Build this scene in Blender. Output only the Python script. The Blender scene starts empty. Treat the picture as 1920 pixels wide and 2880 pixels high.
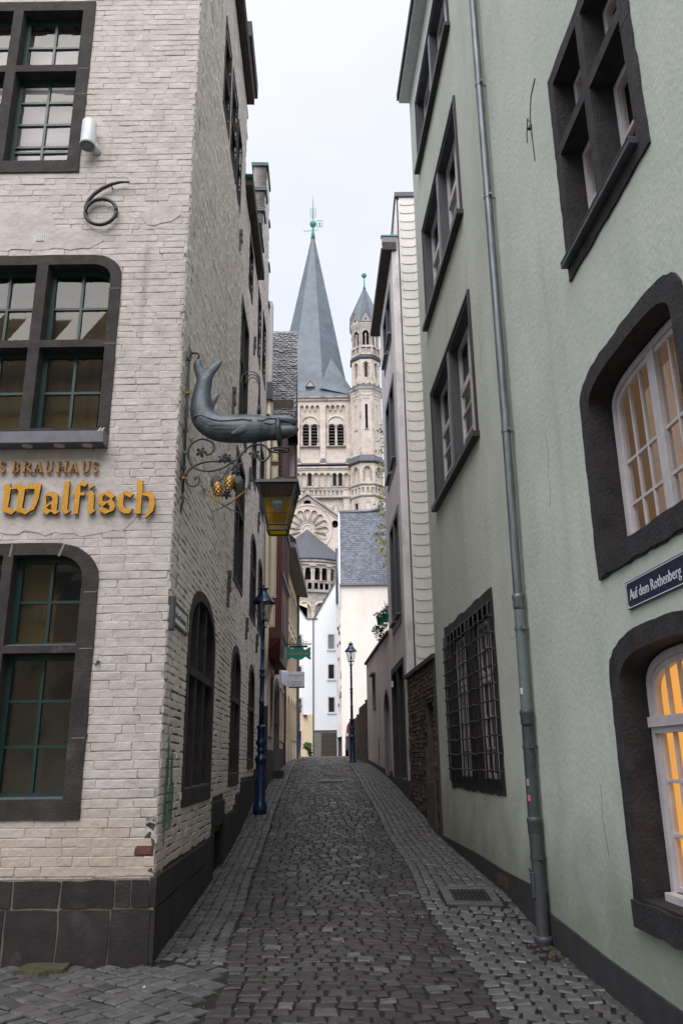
import bpy, bmesh, math, random
import numpy as np
from mathutils import Vector, Matrix, geometry
random.seed(7)
S = bpy.context.scene
COL = S.collection
rad = math.radians

# ------------------------------------------------------------------ camera
F_PX = 2240.0                       # focal length for a 1920 x 2880 frame (28 mm on 36 mm)
PITCH, ROLL = rad(17.3006), rad(0.7171)
cam_d = bpy.data.cameras.new('camera'); cam = bpy.data.objects.new('camera', cam_d); COL.objects.link(cam)
cam_d.sensor_fit = 'VERTICAL'; cam_d.sensor_height = 36.0; cam_d.lens = 36.0*F_PX/2880.0
cam_d.clip_end = 2000; cam_d.clip_start = 0.05
_c, _s = math.cos(PITCH), math.sin(PITCH)
FW = Vector((0, _c, _s)); R0 = Vector((1, 0, 0)); U0 = Vector((0, -_s, _c))
RT = R0*math.cos(ROLL) - U0*math.sin(ROLL); UP = U0*math.cos(ROLL) + R0*math.sin(ROLL)
cam.matrix_world = Matrix(((RT.x, UP.x, -FW.x, 0), (RT.y, UP.y, -FW.y, 0), (RT.z, UP.z, -FW.z, 0), (0, 0, 0, 1)))
S.camera = cam

# ------------------------------------------------------------------ sky, sun, exposure
w = bpy.data.worlds.new('World'); S.world = w; w.use_nodes = True
nt = w.node_tree; nt.nodes.clear()
def _n(t, **k):
    n = nt.nodes.new(t)
    for a, b in k.items(): setattr(n, a, b)
    return n
sky = _n('ShaderNodeTexSky', sky_type='NISHITA', sun_disc=False, sun_elevation=rad(52), sun_rotation=rad(200))
tc = _n('ShaderNodeTexCoord'); mp = _n('ShaderNodeMapping'); mp.inputs['Scale'].default_value = (1, 1, 2.2)
no = _n('ShaderNodeTexNoise'); no.inputs['Scale'].default_value = 3.1; no.inputs['Detail'].default_value = 5
cr = _n('ShaderNodeValToRGB')
cr.color_ramp.elements[0].position = .3; cr.color_ramp.elements[0].color = (.70, .675, .65, 1)
cr.color_ramp.elements[1].position = .72; cr.color_ramp.elements[1].color = (.80, .775, .75, 1)
sep = _n('ShaderNodeSeparateXYZ'); mr = _n('ShaderNodeMapRange')
mr.inputs['From Min'].default_value = 0; mr.inputs['From Max'].default_value = 1
mr.inputs['To Min'].default_value = 0.95; mr.inputs['To Max'].default_value = 1.65   # overcast sky: brighter towards the zenith
mul = _n('ShaderNodeVectorMath', operation='SCALE')
bg1 = _n('ShaderNodeBackground'); bg1.inputs[1].default_value = .05
bg2 = _n('ShaderNodeBackground'); bg2.inputs[1].default_value = .33
add = _n('ShaderNodeAddShader'); out = _n('ShaderNodeOutputWorld')
L = nt.links.new
L(tc.outputs['Generated'], mp.inputs[0]); L(mp.outputs[0], no.inputs[0]); L(no.outputs[0], cr.inputs[0])
L(tc.outputs['Generated'], sep.inputs[0]); L(sep.outputs[2], mr.inputs[0])
L(cr.outputs[0], mul.inputs[0]); L(mr.outputs[0], mul.inputs['Scale'])
L(mul.outputs[0], bg2.inputs[0]); L(sky.outputs[0], bg1.inputs[0])
L(bg1.outputs[0], add.inputs[0]); L(bg2.outputs[0], add.inputs[1]); L(add.outputs[0], out.inputs[0])
sd = bpy.data.lights.new('sun', 'SUN'); sd.energy = 1.5; sd.angle = rad(60); sd.color = (1, .97, .93)
so = bpy.data.objects.new('sun', sd); COL.objects.link(so)
so.rotation_euler = (rad(40), 0, rad(-6))
S.view_settings.view_transform = 'Standard'; S.view_settings.look = 'None'
S.view_settings.exposure = 1.25; S.view_settings.gamma = 1.0; S.view_settings.use_curve_mapping = False
S.cycles.max_bounces = 8; S.cycles.diffuse_bounces = 6; S.cycles.transparent_max_bounces = 12; S.cycles.use_denoising = True

# ------------------------------------------------------------------ materials
def material(name, col, rough=.85, col2=None, scale=3.0, detail=6, bump=0.0, bscale=20, bdist=.01, metal=0.0,
             island=0.0, streak=0.0, col3=None, scale3=.8, cut3=(.5, .7), emit=None, spec=.5, stretch=(1, 1, 1), bdetail=5, dirt=None, streaks=None, masonry=False):
    m = bpy.data.materials.new(name); m.use_nodes = True
    t = m.node_tree; N = t.nodes; K = t.links.new
    b = N['Principled BSDF']; b.inputs['Roughness'].default_value = rough; b.inputs['Metallic'].default_value = metal
    b.inputs['Specular IOR Level'].default_value = spec
    g = N.new('ShaderNodeNewGeometry')
    mp = N.new('ShaderNodeMapping'); mp.inputs['Scale'].default_value = stretch; K(g.outputs['Position'], mp.inputs[0])
    last = None
    if col2 is not None:
        n = N.new('ShaderNodeTexNoise'); n.inputs['Scale'].default_value = scale; n.inputs['Detail'].default_value = detail
        n.inputs['Roughness'].default_value = .65
        K(mp.outputs[0], n.inputs[0])
        r = N.new('ShaderNodeMapRange'); r.inputs[1].default_value = .35; r.inputs[2].default_value = .65; K(n.outputs[0], r.inputs[0])
        x = N.new('ShaderNodeMix'); x.data_type = 'RGBA'; x.inputs[6].default_value = (*col, 1); x.inputs[7].default_value = (*col2, 1)
        K(r.outputs[0], x.inputs[0]); last = x.outputs[2]
    else:
        x = N.new('ShaderNodeRGB'); x.outputs[0].default_value = (*col, 1); last = x.outputs[0]
    if col3 is not None:
        n = N.new('ShaderNodeTexNoise'); n.inputs['Scale'].default_value = scale3; n.inputs['Detail'].default_value = 9
        n.inputs['Roughness'].default_value = .7
        mp3 = N.new('ShaderNodeMapping'); mp3.inputs['Scale'].default_value = (1, 1, .35 if streak else 1); mp3.inputs['Location'].default_value = (3.7, 1.2, 9.1)
        K(g.outputs['Position'], mp3.inputs[0]); K(mp3.outputs[0], n.inputs[0])
        r = N.new('ShaderNodeMapRange'); r.inputs[1].default_value = cut3[0]; r.inputs[2].default_value = cut3[1]; K(n.outputs[0], r.inputs[0])
        x = N.new('ShaderNodeMix'); x.data_type = 'RGBA'; K(last, x.inputs[6]); x.inputs[7].default_value = (*col3, 1)
        K(r.outputs[0], x.inputs[0]); last = x.outputs[2]
    if streaks is not None:        # rain streaks: (colour, scale, cut)
        n = N.new('ShaderNodeTexNoise'); n.inputs['Scale'].default_value = streaks[1]; n.inputs['Detail'].default_value = 6
        ms = N.new('ShaderNodeMapping'); ms.inputs['Scale'].default_value = (1, 1, .07); K(g.outputs['Position'], ms.inputs[0]); K(ms.outputs[0], n.inputs[0])
        r = N.new('ShaderNodeMapRange'); r.inputs[1].default_value = streaks[2][0]; r.inputs[2].default_value = streaks[2][1]; r.inputs[4].default_value = .7; K(n.outputs[0], r.inputs[0])
        x = N.new('ShaderNodeMix'); x.data_type = 'RGBA'; K(last, x.inputs[6]); x.inputs[7].default_value = (*streaks[0], 1); K(r.outputs[0], x.inputs[0]); last = x.outputs[2]
    if masonry:                    # courses too far away to build
        sx = N.new('ShaderNodeSeparateXYZ'); K(g.outputs['Position'], sx.inputs[0]); cx_ = N.new('ShaderNodeCombineXYZ'); K(sx.outputs[0], cx_.inputs[0]); K(sx.outputs[2], cx_.inputs[1])
        br_ = N.new('ShaderNodeTexBrick'); K(cx_.outputs[0], br_.inputs[0]); br_.inputs['Scale'].default_value = 1; br_.inputs['Brick Width'].default_value = .75; br_.inputs['Row Height'].default_value = .32; br_.inputs['Mortar Size'].default_value = .03
        br_.inputs['Color1'].default_value = (1, 1, 1, 1); br_.inputs['Color2'].default_value = (.90, .885, .875, 1); br_.inputs['Mortar'].default_value = (.84, .81, .79, 1)
        x = N.new('ShaderNodeMix'); x.data_type = 'RGBA'; x.blend_type = 'MULTIPLY'; x.inputs[0].default_value = 1; K(last, x.inputs[6]); K(br_.outputs[0], x.inputs[7]); last = x.outputs[2]
    if dirt is not None:           # grime splashed up near the foot of a wall: (colour, z0, z1)
        s = N.new('ShaderNodeSeparateXYZ'); K(g.outputs['Position'], s.inputs[0])
        n = N.new('ShaderNodeTexNoise'); n.inputs['Scale'].default_value = 2.2; n.inputs['Detail'].default_value = 8; K(g.outputs['Position'], n.inputs[0])
        a = N.new('ShaderNodeMath'); a.operation = 'MULTIPLY_ADD'; K(n.outputs[0], a.inputs[0]); a.inputs[1].default_value = (dirt[2]-dirt[1])*1.2; K(s.outputs[2], a.inputs[2])
        r = N.new('ShaderNodeMapRange'); r.inputs[1].default_value = dirt[2]+(dirt[2]-dirt[1])*.6; r.inputs[2].default_value = dirt[1]+(dirt[2]-dirt[1])*.6; K(a.outputs[0], r.inputs[0])
        x = N.new('ShaderNodeMix'); x.data_type = 'RGBA'; K(last, x.inputs[6]); x.inputs[7].default_value = (*dirt[0], 1); K(r.outputs[0], x.inputs[0]); last = x.outputs[2]
    if island:
        oi = N.new('ShaderNodeObjectInfo'); a = N.new('ShaderNodeMath'); a.operation = 'ADD'
        K(g.outputs['Random Per Island'], a.inputs[0]); K(oi.outputs['Random'], a.inputs[1])
        f = N.new('ShaderNodeMath'); f.operation = 'FRACT'; K(a.outputs[0], f.inputs[0])
        r = N.new('ShaderNodeMapRange'); r.inputs[3].default_value = 1-island; r.inputs[4].default_value = 1+island; K(f.outputs[0], r.inputs[0])
        v = N.new('ShaderNodeVectorMath'); v.operation = 'SCALE'; K(last, v.inputs[0]); K(r.outputs[0], v.inputs['Scale']); last = v.outputs[0]
        f2 = N.new('ShaderNodeMath'); f2.operation = 'MULTIPLY'; f2.inputs[1].default_value = 7.31; K(f.outputs[0], f2.inputs[0])
        f3 = N.new('ShaderNodeMath'); f3.operation = 'FRACT'; K(f2.outputs[0], f3.inputs[0])
        r2 = N.new('ShaderNodeMapRange'); r2.inputs[3].default_value = max(.05, rough-.14); r2.inputs[4].default_value = min(1, rough+.12); K(f3.outputs[0], r2.inputs[0]); K(r2.outputs[0], b.inputs['Roughness'])
    if island > .3:
        hs = N.new('ShaderNodeHueSaturation'); f4 = N.new('ShaderNodeMath'); f4.operation = 'MULTIPLY'; f4.inputs[1].default_value = 3.77; K(f.outputs[0], f4.inputs[0]); f5 = N.new('ShaderNodeMath'); f5.operation = 'FRACT'; K(f4.outputs[0], f5.inputs[0])
        cm = N.new('ShaderNodeMix'); cm.data_type = 'RGBA'; cm.blend_type = 'MULTIPLY'; cm.inputs[0].default_value = 1; K(last, cm.inputs[6]); rp = N.new('ShaderNodeValToRGB'); rp.color_ramp.elements[0].color = (1.0, .86, .80, 1); rp.color_ramp.elements[1].color = (.82, .95, 1.0, 1); K(f5.outputs[0], rp.inputs[0]); K(rp.outputs[0], cm.inputs[7]); last = cm.outputs[2]
    K(last, b.inputs['Base Color'])
    if bump:
        n = N.new('ShaderNodeTexNoise'); n.inputs['Scale'].default_value = bscale; n.inputs['Detail'].default_value = bdetail
        K(mp.outputs[0], n.inputs[0])
        u = N.new('ShaderNodeBump'); u.inputs['Strength'].default_value = bump; u.inputs['Distance'].default_value = bdist
        K(n.outputs[0], u.inputs['Height']); K(u.outputs[0], b.inputs['Normal'])
    if emit:
        b.inputs['Emission Color'].default_value = (*emit[0], 1); b.inputs['Emission Strength'].default_value = emit[1]
    return m

M = {}
M['whitewash'] = material('whitewash', (.45, .405, .385), .85, (.56, .51, .49), 5, bump=.8, bscale=16, bdist=.014, island=.035, col3=(.46, .42, .395), scale3=1.6, cut3=(.56, .78), dirt=((.46, .385, .33), -.9, -.1), streaks=((.27, .245, .23), 5, (.60, .78)))
M['whitewash_joint'] = material('whitewash_joint', (.40, .37, .35), .9, (.55, .52, .50), 9, bump=.8, bscale=30, bdist=.012, col3=(.12, .105, .095), scale3=7, cut3=(.50, .60))  # dark patches paint shade and dirt between the front bricks
M['grimy_whitewash'] = material('grimy_whitewash', (.77, .69, .64), .88, (.84, .77, .73), 4, bump=.45, bscale=22, bdist=.008, island=.05, col3=(.52, .46, .415), scale3=1.1, cut3=(.54, .8), dirt=((.50, .43, .37), -1.1, .3), streaks=((.40, .35, .31), 4, (.60, .80)))
M['grimy_shaded_joint'] = material('grimy_shaded_joint', (.03, .026, .022), .95, (.10, .09, .08), 7, bump=.6, bscale=30, bdist=.01)  # near-black backing puts shade as well as dirt into the joints
M['basalt'] = material('basalt', (.014, .0125, .0125), .8, (.026, .023, .023), 7, bump=.7, bscale=60, bdist=.006, col3=(.06, .055, .054), scale3=2.5, cut3=(.55, .75), island=.25)
M['basalt_frame'] = material('basalt_frame', (.024, .020, .020), .9, (.048, .042, .042), 6, bump=.8, bscale=50, bdist=.008, col3=(.11, .10, .095), scale3=3, cut3=(.62, .8))
M['dark_stone'] = material('dark_stone', (.012, .011, .013), .8, (.034, .030, .033), 5, bump=.9, bscale=40, bdist=.01, col3=(.058, .052, .053), scale3=4, cut3=(.58, .78))
M['mortar'] = material('mortar', (.17, .14, .125), .95, (.24, .20, .18), 20, bump=.5, bscale=60)
M['brick_red'] = material('brick_red', (.19, .07, .045), .9, (.12, .05, .035), 30, bump=.8, bscale=70)
M['green_plaster'] = material('green_plaster', (.505, .55, .49), .9, (.59, .625, .57), 1.3, bump=.7, bscale=24, bdist=.010, col3=(.40, .465, .385), scale3=.55, cut3=(.48, .74), streak=1, dirt=((.27, .30, .245), -1.25, -.25), stretch=(1, 1, .8), streaks=((.36, .395, .34), 2.4, (.60, .85)))
M['plinth_grey'] = material('plinth_grey', (.028, .027, .030), .85, (.042, .040, .043), 4, bump=.5, bscale=50, bdist=.005, col3=(.06, .056, .054), scale3=1.7, cut3=(.6, .8))
M['green_frame'] = material('green_frame', (.008, .034, .032), .4, (.012, .046, .043), 8)
M['white_paint'] = material('white_paint', (.60, .57, .595), .5, (.50, .475, .495), 9)
M['slate_paint'] = material('slate_paint', (.045, .048, .058), .5, (.06, .064, .075), 5)
M['black_metal'] = material('black_metal', (.022, .022, .024), .45, (.035, .034, .035), 30, bump=.3, bscale=120, metal=.3)
M['iron'] = material('iron', (.05, .05, .055), .5, (.085, .085, .09), 25, bump=.3, bscale=90, metal=.5)
M['zinc'] = material('zinc', (.11, .13, .145), .5, (.20, .225, .245), 6, metal=.6, stretch=(3, 3, .5), bump=.05, bscale=10)
M['dark_pipe'] = material('dark_pipe', (.045, .052, .06), .45, (.065, .072, .082), 9, bump=.1, bscale=30)
M['grey_pipe'] = material('grey_pipe', (.12, .15, .16), .42, (.15, .18, .19), 9, bump=.1, bscale=30)
M['blue_lamp'] = material('blue_lamp', (.009, .022, .062), .22, (.012, .03, .08), 9, bump=.1, bscale=60)
M['gold'] = material('gold', (.60, .31, .045), .38, (.40, .19, .02), 60, metal=.55, bump=.6, bscale=160, bdist=.004)
M['bronze'] = material('bronze', (.40, .21, .05), .5, (.26, .13, .03), 40, metal=.4)
M['whale_metal'] = material('whale_metal', (.055, .071, .086), .48, (.105, .13, .152), 7, bump=.2, bscale=60, metal=.35, col3=(.03, .035, .042), scale3=5, cut3=(.52, .7))
M['slate'] = material('slate', (.085, .095, .12), .6, (.15, .165, .195), 8, island=.3, bump=.3, bscale=40, col3=(.07, .075, .09), scale3=.5, cut3=(.55, .75))
M['old_slate'] = material('old_slate', (.13, .13, .135), .6, (.27, .27, .275), 9, island=.28, bump=.4, bscale=40)
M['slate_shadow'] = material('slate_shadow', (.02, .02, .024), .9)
M['hop_gold'] = material('hop_gold', (.50, .29, .07), .42, (.26, .13, .03), 50, metal=.5, bump=.6, bscale=120, bdist=.003)
M['spire_slate'] = material('spire_slate', (.08, .10, .125), .62, (.112, .137, .165), .9, island=.12, col3=(.05, .063, .082), scale3=.25, cut3=(.52, .75), bump=.3, bscale=6, bdist=.1)
M['roof_dark'] = material('roof_dark', (.065, .07, .085), .6, (.085, .09, .108), 3, bump=.4, bscale=15)
M['copper'] = material('copper', (.05, .22, .18), .6, (.08, .30, .25), 5)
M['church_stone'] = material('church_stone', (.53, .465, .415), .9, (.61, .54, .49), 1.2, bump=.5, bscale=6, bdist=.05, col3=(.33, .285, .26), scale3=.35, cut3=(.52, .74), island=.05, masonry=True)
M['church_trim'] = material('church_trim', (.46, .405, .365), .9, (.58, .515, .465), 2.5, bump=.4, bscale=8, bdist=.04, col3=(.16, .14, .13), scale3=.8, cut3=(.5, .7))
M['church_dark'] = material('church_dark', (.28, .25, .235), .9, (.38, .34, .31), 2, bump=.4, bscale=8, bdist=.04, col3=(.12, .11, .105), scale3=1, cut3=(.5, .7))
M['louver'] = material('louver', (.03, .035, .042), .6, (.045, .05, .06), 5)
M['louver_edge'] = material('louver_edge', (.28, .29, .30), .6)
M['void'] = material('void', (.012, .012, .014), .9)
M['cream'] = material('cream', (.74, .665, .61), .9, (.79, .72, .665), 1.2, bump=.1, bscale=10, col3=(.55, .50, .45), scale3=.3, cut3=(.55, .8), streak=1)
M['white_wall'] = material('white_wall', (.74, .755, .78), .9, (.70, .715, .74), 1, bump=.1, bscale=10, col3=(.55, .54, .52), scale3=.4, cut3=(.62, .85), streak=1)
M['yellow_wall'] = material('yellow_wall', (.67, .55, .37), .9, (.62, .50, .33), 2, col3=(.5, .42, .3), scale3=.8, cut3=(.6, .8), streak=1, bump=.2, bscale=20)
M['ochre_wall'] = material('ochre_wall', (.68, .52, .29), .9, (.74, .59, .36), 2, col3=(.36, .27, .17), scale3=.8, cut3=(.55, .8), streak=1, bump=.2, bscale=20)
M['pink_wall'] = material('pink_wall', (.58, .46, .45), .9, (.66, .54, .53), 2, col3=(.28, .22, .21), scale3=.9, cut3=(.52, .75), streak=1, bump=.3, bscale=20)
M['grey_wall'] = material('grey_wall', (.60, .545, .545), .92, (.70, .65, .65), 3, bump=.5, bscale=40, bdist=.008, col3=(.38, .34, .34), scale3=.9, cut3=(.5, .78), streak=1, dirt=((.30, .26, .25), -.9, .2))
M['pale_plaster'] = material('pale_plaster', (.64, .60, .61), .9, (.74, .70, .71), 2, bump=.35, bscale=30, col3=(.27, .25, .25), scale3=1.1, cut3=(.54, .74), streak=1)
M['pale_slate'] = material('pale_slate', (.60, .57, .53), .7, (.68, .65, .61), 2, island=.05, bump=.1, bscale=20)
M['slate_gap'] = material('slate_gap', (.05, .05, .05), .9)
M['old_brick'] = material('old_brick', (.085, .058, .045), .92, (.15, .105, .082), 5, island=.4, bump=.9, bscale=45, bdist=.01, col3=(.035, .03, .028), scale3=1.6, cut3=(.45, .65))
M['old_mortar'] = material('old_mortar', (.10, .088, .078), .95, (.06, .05, .045), 9, bump=.6, bscale=40)
M['dark_red'] = material('dark_red', (.10, .022, .02), .55, (.07, .015, .014), 5)
M['panel_cream'] = material('panel_cream', (.68, .60, .45), .8, (.74, .66, .50), 4)
M['bronze_paint'] = material('bronze_paint', (.16, .11, .07), .7)
M['dark_glass'] = material('dark_glass', (.018, .02, .024), .08, spec=.8)
M['curtain'] = material('curtain', (.095, .062, .024), .9, (.13, .088, .038), 1.5, stretch=(8, 8, .3))
M['lilac_blind'] = material('lilac_blind', (.60, .52, .58), .8, (.52, .45, .50), 3)
M['cobble'] = material('cobble', (.024, .0225, .0235), .52, (.039, .034, .035), 14, bump=.6, bscale=45, bdist=.004, island=.26, col3=(.075, .064, .062), scale3=2.2, cut3=(.6, .82))
M['cobble_light'] = material('cobble_light', (.064, .063, .068), .5, (.105, .101, .105), 14, bump=.6, bscale=45, bdist=.004, island=.26, col3=(.15, .118, .105), scale3=3.2, cut3=(.6, .75))
M['joint_earth_and_shade'] = material('joint_earth_and_shade', (.004, .0035, .003), .95, (.010, .009, .007), 9, bump=.8, bscale=60, col3=(.022, .032, .012), scale3=2.5, cut3=(.56, .68))  # bed earth; on the cobble sides it also paints the joint shade
M['far_ground'] = material('far_ground', (.06, .057, .058), .7, (.09, .085, .084), 5, bump=.5, bscale=30)
M['leaf'] = material('leaf', (.10, .12, .02), .6, (.045, .07, .018), 3, island=.5)
M['leaf_yellow'] = material('leaf_yellow', (.30, .26, .045), .6, (.12, .15, .03), 1.2, island=.5)
M['leaf_green'] = material('leaf_green', (.04, .085, .022), .6, (.07, .11, .03), 3, island=.5)
M['twig'] = material('twig', (.06, .045, .03), .8)
M['pot_green'] = material('pot_green', (.02, .19, .14), .35)
M['sign_green'] = material('sign_green', (.01, .30, .21), .4)
M['sign_red'] = material('sign_red', (.75, .15, .22), .5)
M['sign_white'] = material('sign_white', (.68, .69, .76), .35)
M['sign_blue'] = material('sign_blue', (.012, .012, .045), .22, (.018, .018, .06), 6)
M['letter_white'] = material('letter_white', (.66, .72, .76), .35)
M['ink_blue'] = material('ink_blue', (.02, .03, .12), .5)
M['fixture_white'] = material('fixture_white', (.62, .65, .67), .35, (.52, .54, .56), 12)
M['lead'] = material('lead', (.10, .10, .125), .45, (.15, .15, .18), 6)
M['warm_wall'] = material('warm_wall', (.72, .42, .08), .9, (.78, .46, .10), 2, emit=((1, .56, .17), .27))  # emission stands in for lamplight on the room walls
M['warm_pale'] = material('warm_pale', (.80, .60, .30), .9, emit=((1, .70, .36), .42))  # curtain glow: the room's lamplight put into the cloth
M['dim_room'] = material('dim_room', (.27, .18, .11), .9, (.18, .115, .07), 2, emit=((.80, .50, .30), .045))  # faint emission paints room light onto wall and jamb
M['dim_cloth'] = material('dim_cloth', (.42, .31, .25), .9, emit=((.85, .58, .44), .11))  # cloth glows slightly in place of light from the room
M['asphalt_cap'] = material('asphalt_cap', (.045, .035, .032), .85, (.07, .06, .055), 8, bump=.4, bscale=30)
M['car_grey'] = material('car_grey', (.10, .15, .17), .25, metal=.5)
M['car_red'] = material('car_red', (.40, .01, .012), .3)
M['tyre'] = material('tyre', (.015, .015, .015), .8)
M['garage'] = material('garage', (.045, .030, .024), .7, (.06, .042, .035), 6)
M['tan_stone'] = material('tan_stone', (.50, .40, .28), .9, (.58, .47, .34), 3)
M['concrete'] = material('concrete', (.14, .135, .13), .9, (.19, .18, .175), 3, bump=.3, bscale=20)
M['litter_pale'] = material('litter_pale', (.62, .60, .56), .7)
M['litter_pink'] = material('litter_pink', (.6, .12, .18), .6)
M['orange_leaf'] = material('orange_leaf', (.35, .16, .04), .8)
M['moss'] = material('moss', (.035, .035, .02), .95, (.075, .07, .035), 12, bump=1, bscale=60)
M['sticker'] = material('sticker', (.45, .42, .42), .7, (.2, .2, .2), 60)
M['graffiti'] = material('graffiti', (.05, .16, .11), .8)

def glass_mat(name, tint, mixfac, rough=.02):
    m = bpy.data.materials.new(name); m.use_nodes = True
    t = m.node_tree; N = t.nodes; K = t.links.new; N.clear()
    o = N.new('ShaderNodeOutputMaterial'); mx = N.new('ShaderNodeMixShader'); tr = N.new('ShaderNodeBsdfTransparent')
    gl = N.new('ShaderNodeBsdfGlossy'); gl.inputs['Roughness'].default_value = rough; gl.inputs[0].default_value = (1, 1, 1, 1)
    fr = N.new('ShaderNodeFresnel'); fr.inputs[0].default_value = 1.5
    a = N.new('ShaderNodeMath'); a.operation = 'MULTIPLY_ADD'; a.inputs[1].default_value = 1.0; a.inputs[2].default_value = mixfac
    tr.inputs[0].default_value = (*tint, 1)
    gm = N.new('ShaderNodeNewGeometry'); bi = N.new('ShaderNodeMapRange'); bi.inputs[3].default_value = 1.5; bi.inputs[4].default_value = 1/1.5; K(gm.outputs['Backfacing'], bi.inputs[0]); K(bi.outputs[0], fr.inputs[0])
    K(fr.outputs[0], a.inputs[0]); K(a.outputs[0], mx.inputs[0]); K(tr.outputs[0], mx.inputs[1]); K(gl.outputs[0], mx.inputs[2]); K(mx.outputs[0], o.inputs[0])
    M[name] = m
glass_mat('glass', (.80, .82, .80), .0)
glass_mat('lamp_glass', (.80, .84, .86), .05, .05)
glass_mat('smoked_glass', (.16, .13, .11), .02, .1)

m = bpy.data.materials.new('amber_glass'); m.use_nodes = True; t = m.node_tree; N = t.nodes; K = t.links.new; N.clear()
o = N.new('ShaderNodeOutputMaterial'); a = N.new('ShaderNodeMixShader'); b = N.new('ShaderNodeMixShader'); tr = N.new('ShaderNodeBsdfTranslucent'); tp = N.new('ShaderNodeBsdfTransparent'); gl = N.new('ShaderNodeBsdfGlossy')
tr.inputs[0].default_value = (.95, .70, .02, 1); tp.inputs[0].default_value = (.95, .68, .03, 1); gl.inputs['Roughness'].default_value = .2; a.inputs[0].default_value = .4; b.inputs[0].default_value = .06
K(tr.outputs[0], a.inputs[1]); K(tp.outputs[0], a.inputs[2]); K(a.outputs[0], b.inputs[1]); K(gl.outputs[0], b.inputs[2]); K(b.outputs[0], o.inputs[0]); M['amber_glass'] = m
# ------------------------------------------------------------------ geometry helpers
def ray(u, v):
    d = FW*F_PX + RT*(u-960) + UP*(1440-v)
    return d/d.y
def at(u, v, Y):                     # the point of the plane y = Y seen at pixel u, v of the photograph
    return ray(u, v)*Y
G_Y = [-60, 4, 5.4, 7, 9, 10.5, 12, 14, 15.5, 17, 20, 24, 28, 33, 40, 50, 64, 90, 600]
G_Z = [-1.58, -1.56, -1.53, -1.5, -1.43, -1.36, -1.27, -1.09, -.87, -.70, -.46, -.24, -.09, .04, .16, .24, .31, .36, .36]
def gz(x, y):
    z = np.interp(y, G_Y, G_Z)
    k = np.interp(y, [0, 8, 9.7, 12, 13.7, 17, 20, 30], [.09, .085, .01, .02, .065, .11, .10, 0])
    return z - k*np.clip(x-.15, 0, 2.2)

class MB:
    def __init__(s): s.v = []; s.f = []; s.m = []; s.mi = 0
    def add(s, vs, fs):
        b = len(s.v); s.v += [tuple(p) for p in vs]; s.f += [tuple(i+b for i in f) for f in fs]; s.m += [s.mi]*len(fs); return s
    def hexa(s, p):                  # eight corners: bottom 4, top 4
        return s.add(p, [(3, 2, 1, 0), (4, 5, 6, 7), (0, 1, 5, 4), (1, 2, 6, 5), (2, 3, 7, 6), (3, 0, 4, 7)])
    def box(s, x0, x1, y0, y1, z0, z1):
        return s.hexa([(x0, y0, z0), (x1, y0, z0), (x1, y1, z0), (x0, y1, z0), (x0, y0, z1), (x1, y0, z1), (x1, y1, z1), (x0, y1, z1)])
    def tube(s, pts, r, n=8, cap=True):
        pts = [Vector(p) for p in pts]; R = r if isinstance(r, (list, tuple)) else [r]*len(pts)
        rings = []; prev = None
        for i, p in enumerate(pts):
            t = (pts[min(i+1, len(pts)-1)]-pts[max(i-1, 0)])
            if t.length < 1e-9: t = Vector((0, 0, 1))
            t.normalize()
            a = prev if prev is not None else (Vector((0, 0, 1)) if abs(t.z) < .9 else Vector((1, 0, 0)))
            x = (a - t*a.dot(t));
            if x.length < 1e-6: x = Vector((1, 0, 0)) - t*t.x
            x.normalize(); prev = x; y = t.cross(x)
            rings.append([p + (x*math.cos(2*math.pi*k/n)+y*math.sin(2*math.pi*k/n))*R[i] for k in range(n)])
        vs = [q for rg in rings for q in rg]; fs = []
        for i in range(len(pts)-1):
            for k in range(n):
                a, b = i*n+k, i*n+(k+1) % n; fs.append((a, b, b+n, a+n))
        if cap: fs.append(tuple(range(n-1, -1, -1))); fs.append(tuple((len(pts)-1)*n+k for k in range(n)))
        return s.add(vs, fs)
    def lathe(s, prof, c=(0, 0, 0), n=16, ph=0.0):  # (r, z) profile
        vs = []; fs = []
        for r, z in prof:
            for k in range(n):
                a = 2*math.pi*k/n+ph; vs.append((c[0]+r*math.cos(a), c[1]+r*math.sin(a), c[2]+z))
        for i in range(len(prof)-1):
            for k in range(n):
                a, b = i*n+k, i*n+(k+1) % n; fs.append((a, b, b+n, a+n))
        fs.append(tuple(range(n-1, -1, -1))); fs.append(tuple((len(prof)-1)*n+k for k in range(n)))
        return s.add(vs, fs)
    def build(s, name, mats, parent=None, smooth=False, bevel=0):
        me = bpy.data.meshes.new(name); me.from_pydata(s.v, [], s.f)
        mats = mats if isinstance(mats, (list, tuple)) else [mats]
        for m in mats: me.materials.append(M[m] if isinstance(m, str) else m)
        if len(mats) > 1: me.polygons.foreach_set('material_index', s.m)
        if smooth: me.polygons.foreach_set('use_smooth', [True]*len(me.polygons))
        me.update()
        o = bpy.data.objects.new(name, me); COL.objects.link(o)
        if bevel:
            b = o.modifiers.new('edge', 'BEVEL'); b.width = bevel; b.segments = 2; b.limit_method = 'ANGLE'
        if parent: attach(o, parent)
        return o
def attach(o, parent):
    o.parent = parent
    o.matrix_parent_inverse = world_of(parent).inverted()
def world_of(o):
    m = o.matrix_basis.copy()
    while o.parent:
        m = o.parent.matrix_basis @ o.matrix_parent_inverse @ m if False else (o.parent.matrix_basis @ (o.matrix_parent_inverse @ m)); o = o.parent
    return m
def tag(o, label=None, cat=None, group=None, kind=None):
    if label: o['label'] = label
    if cat: o['category'] = cat
    if group: o['group'] = group
    if kind: o['kind'] = kind
    return o
def thing(name, loc, label, cat, group=None):
    o = bpy.data.objects.new(name, None); COL.objects.link(o); o.location = loc; o.empty_display_size = .3
    return tag(o, label, cat, group)
def copy_tree(o, parent=None):
    c = o.copy(); COL.objects.link(c)
    if parent: c.parent = parent
    for ch in list(o.children): copy_tree(ch, c)
    return c

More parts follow.
